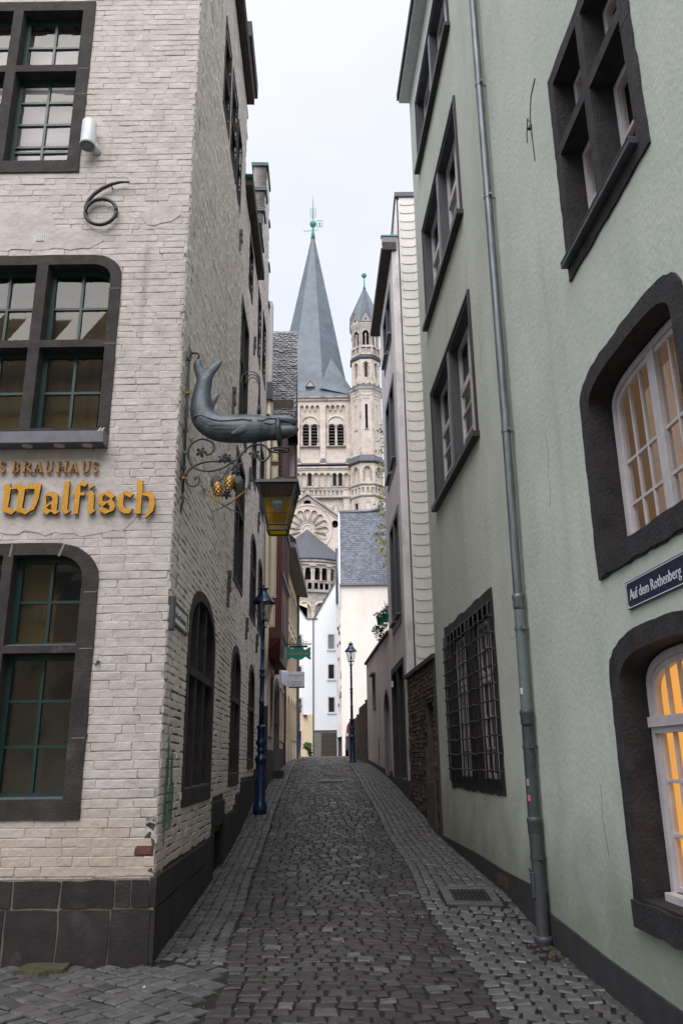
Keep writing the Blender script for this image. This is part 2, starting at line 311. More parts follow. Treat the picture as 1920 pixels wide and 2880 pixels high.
class Wall:                          # local frame: a runs along the wall, z is up, d is out of the wall
    def __init__(s, p, q, n, key):   # p, q: two points (x, y); a is the x or y coordinate of the point ('x' or 'y')
        s.p = Vector((p[0], p[1], 0)); s.q = Vector((q[0], q[1], 0)); s.k = 0 if key == 'x' else 1
        t = (s.q-s.p); s.t = t/t[s.k]; s.n = Vector((n[0], n[1], 0)).normalized()
        tt = t.normalized(); s.n = (s.n - tt*s.n.dot(tt)).normalized()
        s.flip = (s.t.cross(Vector((0, 0, 1)))).dot(s.n) < 0
    def __call__(s, a, z, d=0.0):
        return s.p + s.t*(a-s.p[s.k]) + Vector((0, 0, z)) + s.n*d
def wface(mb, W, poly, holes, d, rev=False):
    loops = [[Vector((a, z, 0)) for a, z in poly]]+[[Vector((a, z, 0)) for a, z in h] for h in holes]
    flat = [p for l in loops for p in l]
    tris = geometry.tessellate_polygon(loops)
    vs = [W(p.x, p.y, d) for p in flat]; fs = []
    for t in tris:
        a, b, c = (vs[i] for i in t); nn = (b-a).cross(c-a)
        if nn.length < 1e-14: continue
        fs.append(tuple(t) if (nn.dot(W.n) > 0) != rev else tuple(reversed(t)))
    mb.add(vs, fs)
def wside(mb, W, poly, d0, d1, inward=False):
    n = len(poly); ar = sum(poly[i][0]*poly[(i+1) % n][1]-poly[(i+1) % n][0]*poly[i][1] for i in range(n))
    vs = [W(a, z, d0) for a, z in poly]+[W(a, z, d1) for a, z in poly]
    fl = (ar > 0) != W.flip
    if inward: fl = not fl
    fs = []
    for i in range(n):
        j = (i+1) % n; f = (i, j, j+n, i+n)
        fs.append(f if not fl else tuple(reversed(f)))
    mb.add(vs, fs)
def slab(mb, W, poly, holes=(), d0=.02, d1=-.2, back=False):
    wface(mb, W, poly, holes, d0)
    if back: wface(mb, W, poly, holes, d1, True)
    wside(mb, W, poly, d0, d1)
    for h in holes: wside(mb, W, h, d0, d1, True)
def wbar(mb, W, a0, a1, z0, z1, d0, d1):
    mb.hexa([W(a0, z0, d1), W(a1, z0, d1), W(a1, z0, d0), W(a0, z0, d0), W(a0, z1, d1), W(a1, z1, d1), W(a1, z1, d0), W(a0, z1, d0)]
            if not W.flip else
            [W(a1, z0, d1), W(a0, z0, d1), W(a0, z0, d0), W(a1, z0, d0), W(a1, z1, d1), W(a0, z1, d1), W(a0, z1, d0), W(a1, z1, d0)])
def rect(a0, a1, z0, z1, i=0): return [(a0+i, z0+i), (a1-i, z0+i), (a1-i, z1-i), (a0+i, z1-i)]
def shape(a0, a1, z0, z1, kind='rect', r=.2, i=0, n=2.6, seg=10):
    a0 += i; a1 -= i; z0 += i; z1 -= i; r = max(r-i, .01)
    if kind == 'rect': return rect(a0, a1, z0, z1)
    P = [(a0, z0), (a1, z0)]
    if kind in ('tr', 'tt'):
        P += [(a1-r+r*math.cos(t*math.pi/2/seg), z1-r*.8+r*.8*math.sin(t*math.pi/2/seg)) for t in range(seg+1)]
    else: P += [(a1, z1)] if kind == 'tl' else []
    if kind in ('tl', 'tt'):
        P += [(a0+r-r*math.sin(t*math.pi/2/seg), z1-r*.8+r*.8*math.cos(t*math.pi/2/seg)) for t in range(seg+1)]
    elif kind == 'tr': P += [(a0, z1)]
    if kind == 'arch':              # springing at z1 - r, crown at z1, super-elliptic
        m, h = (a0+a1)/2, (a1-a0)/2
        for t in range(seg*2+1):
            th = math.pi*t/(seg*2); c, s_ = math.cos(th), math.sin(th)
            P.append((m+h*math.copysign(abs(c)**(2/n), c), z1-r+r*abs(s_)**(2/n)))
    return P
def rough(poly, amp, step=.12, seed=1):
    rn = random.Random(seed); o = []
    for i in range(len(poly)):
        a, b = poly[i], poly[(i+1) % len(poly)]; l = math.hypot(b[0]-a[0], b[1]-a[1]); k = max(1, int(l/step))
        for j in range(k):
            t = j/k; o.append((a[0]+(b[0]-a[0])*t+rn.uniform(-amp, amp), a[1]+(b[1]-a[1])*t+rn.uniform(-amp, amp)))
    return o
def span(poly, z):                   # where a convex outline is cut at height z
    xs = []
    for i in range(len(poly)):
        (a, b), (c, d) = poly[i], poly[(i+1) % len(poly)]
        if (b-z)*(d-z) < 0: xs.append(a+(c-a)*(z-b)/(d-b))
    return (min(xs), max(xs)) if len(xs) > 1 else None

def casement(parent, W, a0, a1, z0, z1, d, nv, zs, frame='white_paint', glass='glass', kind='rect', r=.2, fw=.05, mw=.02, dep=.04, sill=False, reg=True):
    """a window light: frame, glazing bars and one pane for each opening"""
    mb = MB(); slab(mb, W, shape(a0, a1, z0, z1, kind, r), [shape(a0, a1, z0, z1, kind, r, i=fw)], d, d-dep, back=True)
    ca, cb = a0+fw, a1-fw; ys = [z0+fw]+list(zs)+[z1-fw]; xs = [ca+(cb-ca)*k/nv for k in range(nv+1)]
    for x in xs[1:-1]: wbar(mb, W, x-mw/2, x+mw/2, z0+fw-.01, z1-fw+.01, d-.004, d-dep+.006)
    for z in zs: wbar(mb, W, ca-.01, cb+.01, z-mw/2, z+mw/2, d-.006, d-dep+.008)
    sa = mb.build('sash', frame, parent)
    rn = random.Random(int(a0*100+z0*10))
    for i in range(nv):
        for j in range(len(ys)-1):
            x0, x1, y0, y1 = xs[i], xs[i+1], ys[j], ys[j+1]; t = rn.uniform(-.004, .004); t2 = rn.uniform(-.004, .004)
            q = MB(); dd = d-dep*.5
            q.add([W(x0, y0, dd+t), W(x1, y0, dd-t), W(x1, y1, dd+t2), W(x0, y1, dd-t2)], [(0, 1, 2, 3)])
            q.build('pane', glass, parent)
    return sa
def text_mesh(body, size, W, a, z, d, depth=.004, mat='letter_white', parent=None, name='lettering', sx=1.0, align='CENTER', flip=False, split=False):
    c = bpy.data.curves.new(name, 'FONT'); c.body = body; c.size = size; c.align_x = align; c.extrude = depth; c.resolution_u = 2
    o = bpy.data.objects.new(name, c); COL.objects.link(o)
    dg = bpy.context.evaluated_depsgraph_get(); me = bpy.data.meshes.new_from_object(o.evaluated_get(dg)); bpy.data.objects.remove(o)
    sg = -1 if flip else 1; tl = W.t.length
    for v in me.vertices:
        p = W(a+sg*v.co.x*sx/tl, z+v.co.y, d+v.co.z); v.co = p
    if (W.flip) != flip: me.flip_normals()
    me.materials.clear(); me.materials.append(M[mat])
    if split:                        # one object for each letter
        n = len(me.vertices); par = list(range(n))
        def find(i):
            while par[i] != i: par[i] = par[par[i]]; i = par[i]
            return i
        for e in me.edges: par[find(e.vertices[0])] = find(e.vertices[1])
        comp = {}
        for f in me.polygons: comp.setdefault(find(f.vertices[0]), []).append(f)
        rg = []
        for k_, fs in comp.items():
            xs = [W.t.dot(me.vertices[v].co) for f in fs for v in f.vertices]; rg.append([min(xs), max(xs), list(fs)])
        rg.sort(key=lambda r: r[0]); out = []
        for r in rg:
            if out and r[0] < out[-1][1]-.35*min(r[1]-r[0], out[-1][1]-out[-1][0]): out[-1][1] = max(out[-1][1], r[1]); out[-1][2] += r[2]
            else: out.append(r)
        for r in out:
            m = MB(); ix = {}
            for f in r[2]:
                for v in f.vertices:
                    if v not in ix: ix[v] = len(m.v); m.v.append(tuple(me.vertices[v].co))
                m.f.append(tuple(ix[v] for v in f.vertices)); m.m.append(0)
            m.build('letter', mat, parent)
        return None
    o = bpy.data.objects.new(name, me); COL.objects.link(o)
    if parent: attach(o, parent)
    return tag(o, kind='stuff')
def poly_letter(polys, W, d0, d1, mat, parent, name='letter', holes=()):
    mb = MB(); slab(mb, W, polys, list(holes), d0, d1)
    return mb.build(name, mat, parent)

VPX = lambda u: ray(u, 2140).x
RX = VPX(838); LXk = VPX(905)
def RXat(y): return 1.994+RX*(y-5.4335)
def LXat(y): return -1.547+LXk*(y-6.986)
WR = Wall((RXat(0), 0), (RXat(10), 10), (-1, 0), 'y')
WL = Wall((LXat(0), 0), (LXat(10), 10), (1, 0), 'y')
WF = Wall((-6, 6.986), (-1.547, 6.986), (0, -1), 'x')
def on(W, u, v, d=0):                # the point of a wall seen at pixel u, v -> (a, z)
    r = ray(u, v); p = W.p+W.n*d; t = p.dot(W.n)/r.dot(W.n); q = r*t
    return (q[W.k]-W.n[W.k]*d, q.z)
# ------------------------------------------------------------------ ground and paving
def sheet(name, xs, ys, dz, mat, kind='structure'):
    vs = [(x, y, float(gz(x, y))+dz) for y in ys for x in xs]; n = len(xs)
    fs = [(j*n+i, j*n+i+1, (j+1)*n+i+1, (j+1)*n+i) for j in range(len(ys)-1) for i in range(n-1)]
    m = MB(); m.add(vs, fs); o = m.build(name, mat, smooth=True); return tag(o, kind=kind)
yy = [-400, -60, 0, 3]+[4+.5*i for i in range(60)]+[36, 40, 45, 50, 57, 64, 75, 90, 150, 300, 600]
sheet('ground', [-400, -60, -12, -6, -3, -2, -1, 0, .15, .5, 1, 1.5, 2, 3, 6, 12, 60, 400], yy, -.075, 'far_ground')
street = sheet('street', [-9, -6, -3, -2, -1.5, -1, -.5, 0, .15, .5, 1, 1.5, 2, 2.5, 3, 4.5], [3+.5*i for i in range(96)]+[56, 64, 72], -.014, 'joint_earth_and_shade')
street['label'] = 'dark cobbled alley climbing between the brick house and the green house'

B_L = ([3, 5.59, 6.47, 7.66, 8.92, 10.6, 12.6, 14.7, 19.7, 30, 46], [-.93, -.91, -.88, -1.02, -1.04, -1.15, -1.21, -1.27, -1.36, -1.75, -2.1])
B_R = ([3, 5.5, 6.04, 6.9, 8, 9.4, 11.4, 12.9, 15.65, 18.9, 24.85, 30, 46], [1.05, 1.03, .99, 1.0, .92, .80, .82, .73, .57, .39, .20, .12, -.2])
bl = lambda y: float(np.interp(y, *B_L)); br = lambda y: float(np.interp(y, *B_R))
rn = random.Random(3)
def cobble_verts(hw, hl, rnd):
    """unit stone: footprint 2hw x 2hl, worn rounded top"""
    j = lambda s: rnd.uniform(-s, s)
    c = [(-hw+j(.007), -hl+j(.007)), (hw+j(.007), -hl+j(.007)), (hw+j(.007), hl+j(.007)), (-hw+j(.007), hl+j(.007))]
    ta, tb = j(.03), j(.03); t = [ta*x+tb*y+j(.0012) for x, y in c]
    v = [(x, y, -.07) for x, y in c]+[(x, y, -.012+t[i]) for i, (x, y) in enumerate(c)]
    k = .93 + j(.02); v += [(x*k, y*k, -.002+t[i]*1.3) for i, (x, y) in enumerate(c)]
    k2 = .80+j(.05); v += [(x*k2, y*k2, .002+t[i]*1.3+j(.001)) for i, (x, y) in enumerate(c)]
    f = []
    for b in (0, 4, 8):
        for i in range(4): q = (i+1) % 4; f.append((b+i, b+q, b+q+4, b+i+4))
    f.append((12, 13, 14, 15)); return v, f
cob = []                              # x, y, angle, half width, half length, light?
y = 4.5
while y < 46:
    l = rn.uniform(.112, .142); a, b = bl(y), br(y); x = a+rn.uniform(-.02, .02)+.012
    while x < b-.05:
        wd = rn.uniform(.115, .165)
        if rn.random() < .05: wd *= 1.5
        if x+wd > b-.02: wd = b-x
        cob.append((x+wd/2, y+rn.uniform(-.015, .015)+.02*math.sin(x*2.1+y*.7), rn.uniform(-.028, .028), wd/2-rn.uniform(.005, .011), l/2-rn.uniform(.005, .011), 0)); x += wd
    y += l
def inside_front_left(x, y): return y < 6.9 and x < -1.02-(6.9-y)*.02
y = 6.99
while y < 46:                         # left band of small setts, courses along the wall
    l = rn.uniform(.095, .125); a, b = LXat(y)-.03 if y > 6.95 else -1.35, bl(y)
    if y > 18.4: a -= .15
    nx = max(2, round((b-a)/.115)); sw = (b-a)/nx; sl = -.3*math.exp(-max(0, y-7)/8)
    for i in range(nx):
        x = a+sw*(i+.5); yy_ = y+sl*(x-b)+rn.uniform(-.02, .02)+.05*((i*7) % 3-1)*.5
        if yy_ < 6.93 and x < -1.5: continue
        cob.append((x, yy_, sl*.8+rn.uniform(-.08, .08), sw/2-rn.uniform(.005, .010), l/2-rn.uniform(.005, .010), 1))
    y += l
y = 4.4
while y < 46:                         # right band, bigger near the front
    near = y < 9; l = rn.uniform(.14, .19) if near else rn.uniform(.105, .14)
    a, b = br(y), (RXat(y) if y < 17 else 1.34-(y-17)*.052 if y < 29 else .78)+.03
    nx = max(2, round((b-a)/(.135 if near else .115))); sw = (b-a)/nx; sl = .33 if near else .25
    for i in range(nx):
        x = a+sw*(i+.5); yy_ = y-sl*(x-a)*.9+rn.uniform(-.02, .02)
        if 9.15 < yy_+.02 < 9.99 and 1.02 < x < 1.66: continue          # the drain
        if (x-1.75)**2/.035+(yy_-7.75)**2/.09 < 1: continue              # hole at the foot of the pipe
        cob.append((x, yy_, -sl*.8+rn.uniform(-.08, .08), sw/2-rn.uniform(.005, .010), l/2-rn.uniform(.005, .010), 1))
    y += l
ca, sa = math.cos(rad(-38)), math.sin(rad(-38))
for i in range(-40, 50):              # the square in front of the brick house, laid diagonally
    for j in range(-50, 40):
        u, v = i*.135+(j % 2)*.06, j*.155
        x, yq = -2.6+u*ca-v*sa, 5.9+u*sa+v*ca
        if not (4.2 < yq < 6.93 and -4.6 < x < bl(yq)-.05): continue
        cob.append((x+rn.uniform(-.01, .01), yq+rn.uniform(-.01, .01), rad(-38)+rn.uniform(-.07, .07), .061+rn.uniform(-.004, .006), .071, 2))
def in_view(x, y, z):
    p = Vector((x, y, z)); d = p.dot(FW)
    if d <= 0: return False
    u, v = F_PX*p.dot(RT)/d, F_PX*p.dot(UP)/d
    return abs(u) < 965 and abs(v) < 1445
cob.sort(key=lambda c: c[0]**2+(c[1]-1)**2)
proto = {}
for li, mt in ((0, 'cobble'), (1, 'cobble_light')):
    for k in range(10):
        v, f = cobble_verts(.5, .5, random.Random(k+20*li)) if False else cobble_verts(.075, .085 if li == 0 else .07, random.Random(k+20*li))
        me = bpy.data.meshes.new('cobble'); me.from_pydata(v, [], f); me.materials.append(M[mt]); me.materials.append(M['joint_earth_and_shade']); me.polygons.foreach_set('material_index', [1]*4+[0]*(len(f)-4)); proto[(li, k)] = me  # side faces get the dark earth colour, painting shade into the joints
pic = 0; rest = [MB(), MB()]
for (x, y, a, hw, hl, li) in cob:
    z = float(gz(x, y)); lt = 1 if li else 0; dz = rn.uniform(-.0035, .0035)
    if li == 0 and rn.random() < .06: lt = 1
    sx = (float(gz(x+.1, y))-float(gz(x-.1, y)))/.2; sy = (float(gz(x, y+.1))-float(gz(x, y-.1)))/.2
    if pic < 300 and in_view(x, y, z):
        pic += 1
        o = bpy.data.objects.new('cobble', proto[(lt, rn.randrange(10))]); COL.objects.link(o); o.location = (x, y, z+dz)
        o.rotation_euler = (math.atan(sy)+rn.uniform(-.012, .012), -math.atan(sx)+rn.uniform(-.012, .012), a+(math.pi if rn.random() < .5 else 0)); o.scale = (hw/.075, hl/(.085 if lt == 0 else .07), 1); attach(o, street)
    else:
        v, f = cobble_verts(hw, hl, rn); c, s = math.cos(a), math.sin(a); tx, ty = rn.uniform(-.015, .015), rn.uniform(-.015, .015)
        rest[lt].add([(x+px*c-py*s, y+px*s+py*c, z+dz+pz+px*(sx+tx)+py*(sy+ty)) for px, py, pz in v], f); q_ = rest[lt]; q_.m[-len(f):-len(f)+4] = [1]*4  # same dark sides here, joint shade put into the stone colour
for q, mt in zip(rest, ('cobble', 'cobble_light')):
    tag(q.build('paving', [mt, 'joint_earth_and_shade'], street), kind='stuff')

# ------------------------------------------------------------------ white brick corner house
house = thing('brick_house', (-1.547, 6.986, -1.5), 'whitewashed old brick corner house with dark stone windows and gold blackletter sign', 'house')
ZT = 11.85
def rshape(*a, amp=.006, seed=1, **k): return rough(shape(*a, **k), amp, .14, seed)
F_OPEN = dict(   # outer frame outline, lights
    top=((-4.52, -2.735, 5.98, 8.34, 'rect', .1), [(-4.40, -3.66, 7.42, 8.21), (-3.55, -2.87, 7.42, 8.21), (-4.40, -3.66, 6.13, 7.33), (-3.55, -2.87, 6.13, 7.33)]),
    mid=((-3.80, -2.19, 2.86, 4.95, 'tt', .30), [(-3.69, -3.05, 3.98, 4.84), (-2.94, -2.30, 3.98, 4.84), (-3.69, -3.05, 3.04, 3.90), (-2.94, -2.30, 3.04, 3.90)]),
    low=((-3.80, -2.175, -.44, 1.91, 'tt', .42), [(-3.69, -3.05, .985, 1.80), (-2.96, -2.325, .985, 1.80), (-3.69, -3.05, -.28, .92), (-2.96, -2.325, -.28, .92)]))
fo = [shape(o[0], o[1], o[2], o[3], o[4], o[5], i=.05) for o, _ in F_OPEN.values()]
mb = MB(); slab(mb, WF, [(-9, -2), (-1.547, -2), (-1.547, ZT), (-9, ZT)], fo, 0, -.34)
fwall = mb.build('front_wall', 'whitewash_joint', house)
L_OPEN = [  # a0, a1, z0, z1, kind, rise, lights, transom, first floor?
    (8.08, 10.12, -.42, 1.84, 'arch', .55, 3, .91), (12.05, 13.45, -.34, 1.75, 'arch', .45, 2, .92), (14.98, 16.28, -.13, 1.78, 'arch', .42, 2, .95),
    (11.92, 13.34, 2.66, 4.88, 'rect', 0, 2, 4.0), (14.8, 16.1, 2.60, 4.33, 'arch', .4, 2, 3.6), (16.7, 17.85, 2.62, 4.28, 'arch', .35, 2, 3.6),
    (12.05, 13.42, 5.30, 7.74, 'rect', 0, 2, 6.7), (14.6, 15.6, 5.30, 6.75, 'arch', .4, 1, 6.0), (16.6, 17.8, 5.3, 6.9, 'rect', 0, 2, 6.2),
    (8.97, 9.69, 8.85, 10.43, 'rect', 0, 1, 9.6), (9.88, 10.64, 8.85, 10.43, 'rect', 0, 1, 9.6), (10.74, 11.36, 8.85, 10.25, 'rect', 0, 1, 9.6),
    (13.12, 13.92, 8.66, 9.79, 'rect', 0, 1, 9.25), (15.3, 16.1, 8.36, 10.0, 'rect', 0, 1, 9.2), (16.6, 17.6, 8.6, 10.25, 'rect', 0, 1, 9.4)]
lo = [shape(o[0], o[1], o[2], o[3], o[4], o[5] or .1, i=.05, n=2.3) for o in L_OPEN]
door_o = rect(10.40, 11.50, -1.9, -.50)
steps = [(15.12, 10.05), (15.12, 11.5), (16.14, 11.5), (16.14, 12.62), (16.55, 12.62), (16.55, 13.55), (16.98, 13.55), (16.98, 14.66), (17.88, 14.66), (17.88, 13.6), (18.02, 13.6), (18.02, 12.4), (18.28, 12.4), (18.28, 11.4), (18.38, 11.4)]
body = [(7.03, -2), (10.40, -2), (10.40, -.50), (11.50, -.50), (11.50, -2), (18.38, -2)]+list(reversed(steps))+[(12.07, 10.05), (12.07, ZT), (7.03, ZT)]
mb = MB(); slab(mb, WL, body, lo, 0, -.34)
lwall = mb.build('side_wall', 'grimy_shaded_joint', house)
# closed back of the house so that its rooms stay dark
mb = MB(); mb.box(-9.2, -9, 6.99, 18.4, -2, ZT); mb.box(-9, -2.3, 18.2, 18.36, -2, 14); mb.box(-9, -2.0, 7.4, 12.0, ZT-.1, ZT); mb.box(-9, -2.1, 12.0, 18.3, 9.95, 10.05)
mb.box(-8.9, -2.2, 15.13, 15.35, 9.9, 11.5); mb.box(-8.9, -2.2, 12.0, 12.06, 9.9, ZT)
mb.box(-9, -2.6, 9.2, 9.3, -2, 9); mb.box(-9, -1.9, 7.3, 18.2, 2.15, 2.35); mb.box(-9, -1.9, 7.3, 18.2, 5.1, 5.25); mb.box(-9, -1.9, 7.3, 18.2, 8.45, 8.6)
mb.build('inner_wall', 'grimy_whitewash', house)
mb = MB()                            # the stepped gable has thickness: faces that look down the alley
for (a0, z0), (a1, z1) in zip(steps[:-1], steps[1:]):
    if a0 == a1: mb.hexa([WL(a0, min(z0, z1), -.33), WL(a0, min(z0, z1), -.001), WL(a0+.02, min(z0, z1), -.001), WL(a0+.02, min(z0, z1), -.33)]+[WL(a0, max(z0, z1), -.33), WL(a0, max(z0, z1), -.001), WL(a0+.02, max(z0, z1), -.001), WL(a0+.02, max(z0, z1), -.33)])
mb.build('gable_flank', 'grimy_whitewash', house)
for (a0, z0), (a1, z1) in zip(steps[:-1], steps[1:]):
    if z0 == z1: m = MB(); wbar(m, WL, a0-.05, a1+.06, z0, z0+.07, .05, -.38); m.build('coping', 'roof_dark', house); m = MB(); wbar(m, WL, a0-.06, a1+.05, z0+.07, z0+.085, .04, -.39); m.build('coping_sheet', 'copper', house)

# painted bricks: nearest 300 one by one, the others joined
near = []; far_b = {'F': MB(), 'L': MB()}
rb = random.Random(11)
def brick_geo(W, a0, a1, z0, z1, d, r):
    j = lambda s: r.uniform(-s, s)
    e = .0055
    base = [W(a0, z0, -.01), W(a1, z0, -.01), W(a1, z1, -.01), W(a0, z1, -.01)]
    ed = [W(a0+j(e), z0+j(e), d*.45), W(a1+j(e), z0+j(e), d*.45), W(a1+j(e), z1+j(e), d*.45), W(a0+j(e), z1+j(e), d*.45)]
    q = .007
    top = [W(a0+q, z0+q, d+j(.0015)), W(a1-q, z0+q, d+j(.0015)), W(a1-q, z1-q, d+j(.0015)), W(a0+q, z1-q, d+j(.0015))]
    fs = [(i, (i+1) % 4, (i+1) % 4+4, i+4) for i in range(4)]+[(i+4, (i+1) % 4+4, (i+1) % 4+8, i+8) for i in range(4)]+[(8, 9, 10, 11)]
    if W.flip: fs = [tuple(reversed(f)) for f in fs]
    return base+ed+top, fs
def lay(W, key, a_min, a_max, z_min, z_max, outs, rings, ztop, skip=None, wav=.004, gap=.008, pg=1.0, vj=(.006, .012)):
    z = z_min; row = 0
    while z < z_max:
        h = rb.uniform(.068, .078); header = row % 2
        cuts = []
        for p in outs:
            sp = span(p, z+h/2)
            if sp: cuts.append(sp)
        a = a_min-(.12 if header else 0)+rb.uniform(0, .03)
        while a < a_max:
            l = (rb.uniform(.205, .25) if (row % 2 == 0 or rb.random() < .5) else rb.uniform(.105, .13))
            b0, b1 = max(a, a_min), min(a+l, a_max); a += l+rb.uniform(*vj)
            if b1-b0 < .03: continue
            zz = z+wav*math.sin(b0*1.7+row*.3)
            if zz+h > ztop(b0): continue
            segs = [(b0, b1)]
            for c0, c1 in cuts:
                ns = []
                for s0, s1 in segs:
                    if s1 <= c0 or s0 >= c1: ns.append((s0, s1)); continue
                    if s0 < c0-.02: ns.append((s0, c0))
                    if s1 > c1+.02: ns.append((c1, s1))
                segs = ns
            for s0, s1 in segs:
                if s1-s0 < .025 or (skip and skip(s0, s1, zz, zz+h)): continue
                d = rb.uniform(.007, .012) if rb.random() < .9 else rb.uniform(.005, .016)
                gp = rb.uniform(.3, 1)*gap*2 if rb.random() < pg else 0
                yield (key, W, s0, s1, zz+gp*.5, zz+h, d*(.6 if key == 'F' else 1))
        z += h+(rb.uniform(.004, .009) if pg == 1 else .0012); row += 1
fskip = None
ftop = lambda a: ZT-.05
def ltop(a):
    if a < 12.07: return ZT-.05
    if a < 15.12: return 10.0
    t = 10.05
    for (a0, z0), (a1, z1) in zip(steps[:-1], steps[1:]):
        if a0 <= a <= a1 and z0 == z1: t = z0
    return t
F_rings = [shape(o[0], o[1], o[2], o[3], o[4], o[5], i=.06) for o, _ in F_OPEN.values()]
L_rings = [shape(o[0], o[1], o[2], o[3], o[4], o[5] or .1, i=.06, n=2.3) for o in L_OPEN]+[rect(10.35, 11.55, -2, -.45)]
def lzmin(a): return -.86 if a < 10.38 else -.70 if a < 13.1 else -.49 if a < 13.9 else -.32
allb = list(lay(WF, 'F', -5.4, -1.545, -.875, 9.3, F_rings+[rect(-1.712, -1.5, -.727, -.622), rect(-1.625, -1.5, -.57, -.45)], None, ftop, fskip, gap=.007, pg=.22, vj=(.001, .004)))
allb += [b for b in lay(WL, 'L', 6.99, 18.38, -.86, 14.6, L_rings, None, ltop, lambda a0, a1, z0, z1: z0 < lzmin(a0)-.01, gap=.020, pg=.5, vj=(.001, .004))]
def score(b):
    W = b[1]; p = W((b[2]+b[3])/2, (b[4]+b[5])/2)
    if not in_view(*p): return 0
    dv = p.length; cosv = abs(W.n.dot(p.normalized())); return (b[3]-b[2])*(b[5]-b[4])*cosv/dv**2
allb.sort(key=score, reverse=True)
for i, b in enumerate(allb):
    key, W, a0, a1, z0, z1, d = b
    if i < 300:
        c = W((a0+a1)/2, (z0+z1)/2); v, f = brick_geo(W, a0, a1, z0, z1, d, rb)
        me = bpy.data.meshes.new('brick'); me.from_pydata([Vector(p)-c for p in v], [], f); me.materials.append(M['whitewash' if key == 'F' else 'grimy_whitewash'])
        o = bpy.data.objects.new('brick', me); COL.objects.link(o); o.location = c; attach(o, fwall if key == 'F' else lwall)
    else:
        v, f = brick_geo(W, a0, a1, z0, z1, d, rb); far_b[key].add(v, f)
tag(far_b['F'].build('brickwork', 'whitewash', fwall), kind='stuff'); tag(far_b['L'].build('brickwork', 'grimy_whitewash', lwall), kind='stuff')
# the broken corner
m = MB(); m.add([WF(a, z, .003) for a, z in rough([(-1.72, -.73), (-1.56, -.74), (-1.555, -.60), (-1.60, -.55), (-1.66, -.61), (-1.715, -.625)], .008, .03, 2)], [tuple(range(len(rough([(-1.72, -.73), (-1.56, -.74), (-1.555, -.60), (-1.60, -.55), (-1.66, -.61), (-1.715, -.625)], .008, .03, 2))))]); m.build('cavity', 'grimy_shaded_joint', fwall)
m = MB(); wbar(m, WF, -1.695, -1.575, -.71, -.645, .010, -.05); m.build('exposed_brick', 'brick_red', fwall)
for (a, z, s) in ((-1.59, -.50, .05), (-1.60, -.56, .03), (-1.575, -.83, .035)):
    m = MB(); rr = random.Random(int(a*1000)); m.add([WF(a+rr.uniform(-s, s)*.9, z+rr.uniform(-s, s)*.8, .001+rr.uniform(0, .012)) for _ in range(9)], [(0, 1, 2), (2, 3, 4), (4, 5, 6), (6, 7, 8), (0, 4, 8), (1, 5, 7)]); m.build('broken_edge', 'grimy_shaded_joint', fwall)

# front windows
def front_window(name, spec, green=True):
    o, lights = spec
    lk = []
    for i, l in enumerate(lights):
        k = 'rect'
        if o[4] == 'tt' and i == 0: k = 'tl'
        if o[4] == 'tt' and i == 1: k = 'tr'
        lk.append((*l, k, o[5]*.62))
    mb = MB(); slab(mb, WF, rough(shape(o[0], o[1], o[2], o[3], o[4], o[5]), .004, .2, int(-o[0]*10)), [shape(*l, i=.0) for l in lk], .022, -.16)
    win = mb.build('window', 'basalt_frame', house, bevel=.006)
    return win, lk
for nm in ('top', 'mid', 'low'):
    win, lk = front_window(nm, F_OPEN[nm])
    o = F_OPEN[nm][0]
    for i, (a0, a1, z0, z1, k, r) in enumerate(lk):
        up = i < 2
        if nm == 'top': zs = [z0+(z1-z0)*.5] if up else [z0+.23, z0+.30, z0+.60, z0+.90]
        elif nm == 'mid': zs = [(z0+z1)/2]
        else: zs = [(z0+z1)/2] if up else [z0+.42, z0+.80]
        casement(win, WF, a0-.01, a1+.01, z0-.01, z1+.01, -.115, 2, zs, 'green_frame', 'glass', k, r, fw=.055, mw=.026, dep=.05)
        m = MB(); wbar(m, WF, a0-.005, a1+.005, z0-.002, z0+.016, -.02, -.10); m.build('sill', 'lead' if nm != 'top' else 'green_frame', win)
        m = MB(); dd = -.30; cw = (a1-a0)
        if nm == 'top': m.add([WF(a0-.05, z0-.05, dd), WF(a1+.05, z0-.05, dd), WF(a1+.05, z1+.05, dd), WF(a0-.05, z1+.05, dd)], [(0, 1, 2, 3)]); m.build('blind', 'lilac_blind', win)
        elif nm == 'mid' or (i == 1 and nm == 'low'):
            f0, f1 = (0, 1) if i in (0, 1) and nm == 'mid' else (0, .8)
            if nm == 'low': f0, f1 = 0, .5
            n = 24; vs = []
            for q in range(n+1):
                t = f0+(f1-f0)*q/n; dq = dd+.005*math.sin(q*1.1)+.006*math.sin(q*.37); vs += [WF(a0-.02+t*(cw+.04), z0-.05, dq), WF(a0-.02+t*(cw+.04), z1+.05, dq)]
            m.add(vs, [(2*q, 2*q+2, 2*q+3, 2*q+1) for q in range(n)]); m.build('curtain', 'curtain', win, smooth=True)
    # thin mortar joints between the frame stones
    jz = {'top': (7.36, 7.0), 'mid': (3.93, 4.55), 'low': (.95, .2, 1.45)}[nm]
    for z in jz: m = MB(); wbar(m, WF, o[1]-.12, o[1]-.005, z, z+.008, .0245, .01); m.build('stone_joint', 'mortar', win)
    if nm == 'low':
        for x, x2 in ((-3.0, -2.99), (-2.56, -2.52)): m = MB(); m.hexa([WF(x, 1.785, .01), WF(x+.02, 1.785, .01), WF(x+.02, 1.785, .026), WF(x, 1.785, .026), WF(x2, 1.9, .01), WF(x2+.02, 1.9, .01), WF(x2+.02, 1.9, .026), WF(x2, 1.9, .026)]); m.build('stone_joint', 'mortar', win)
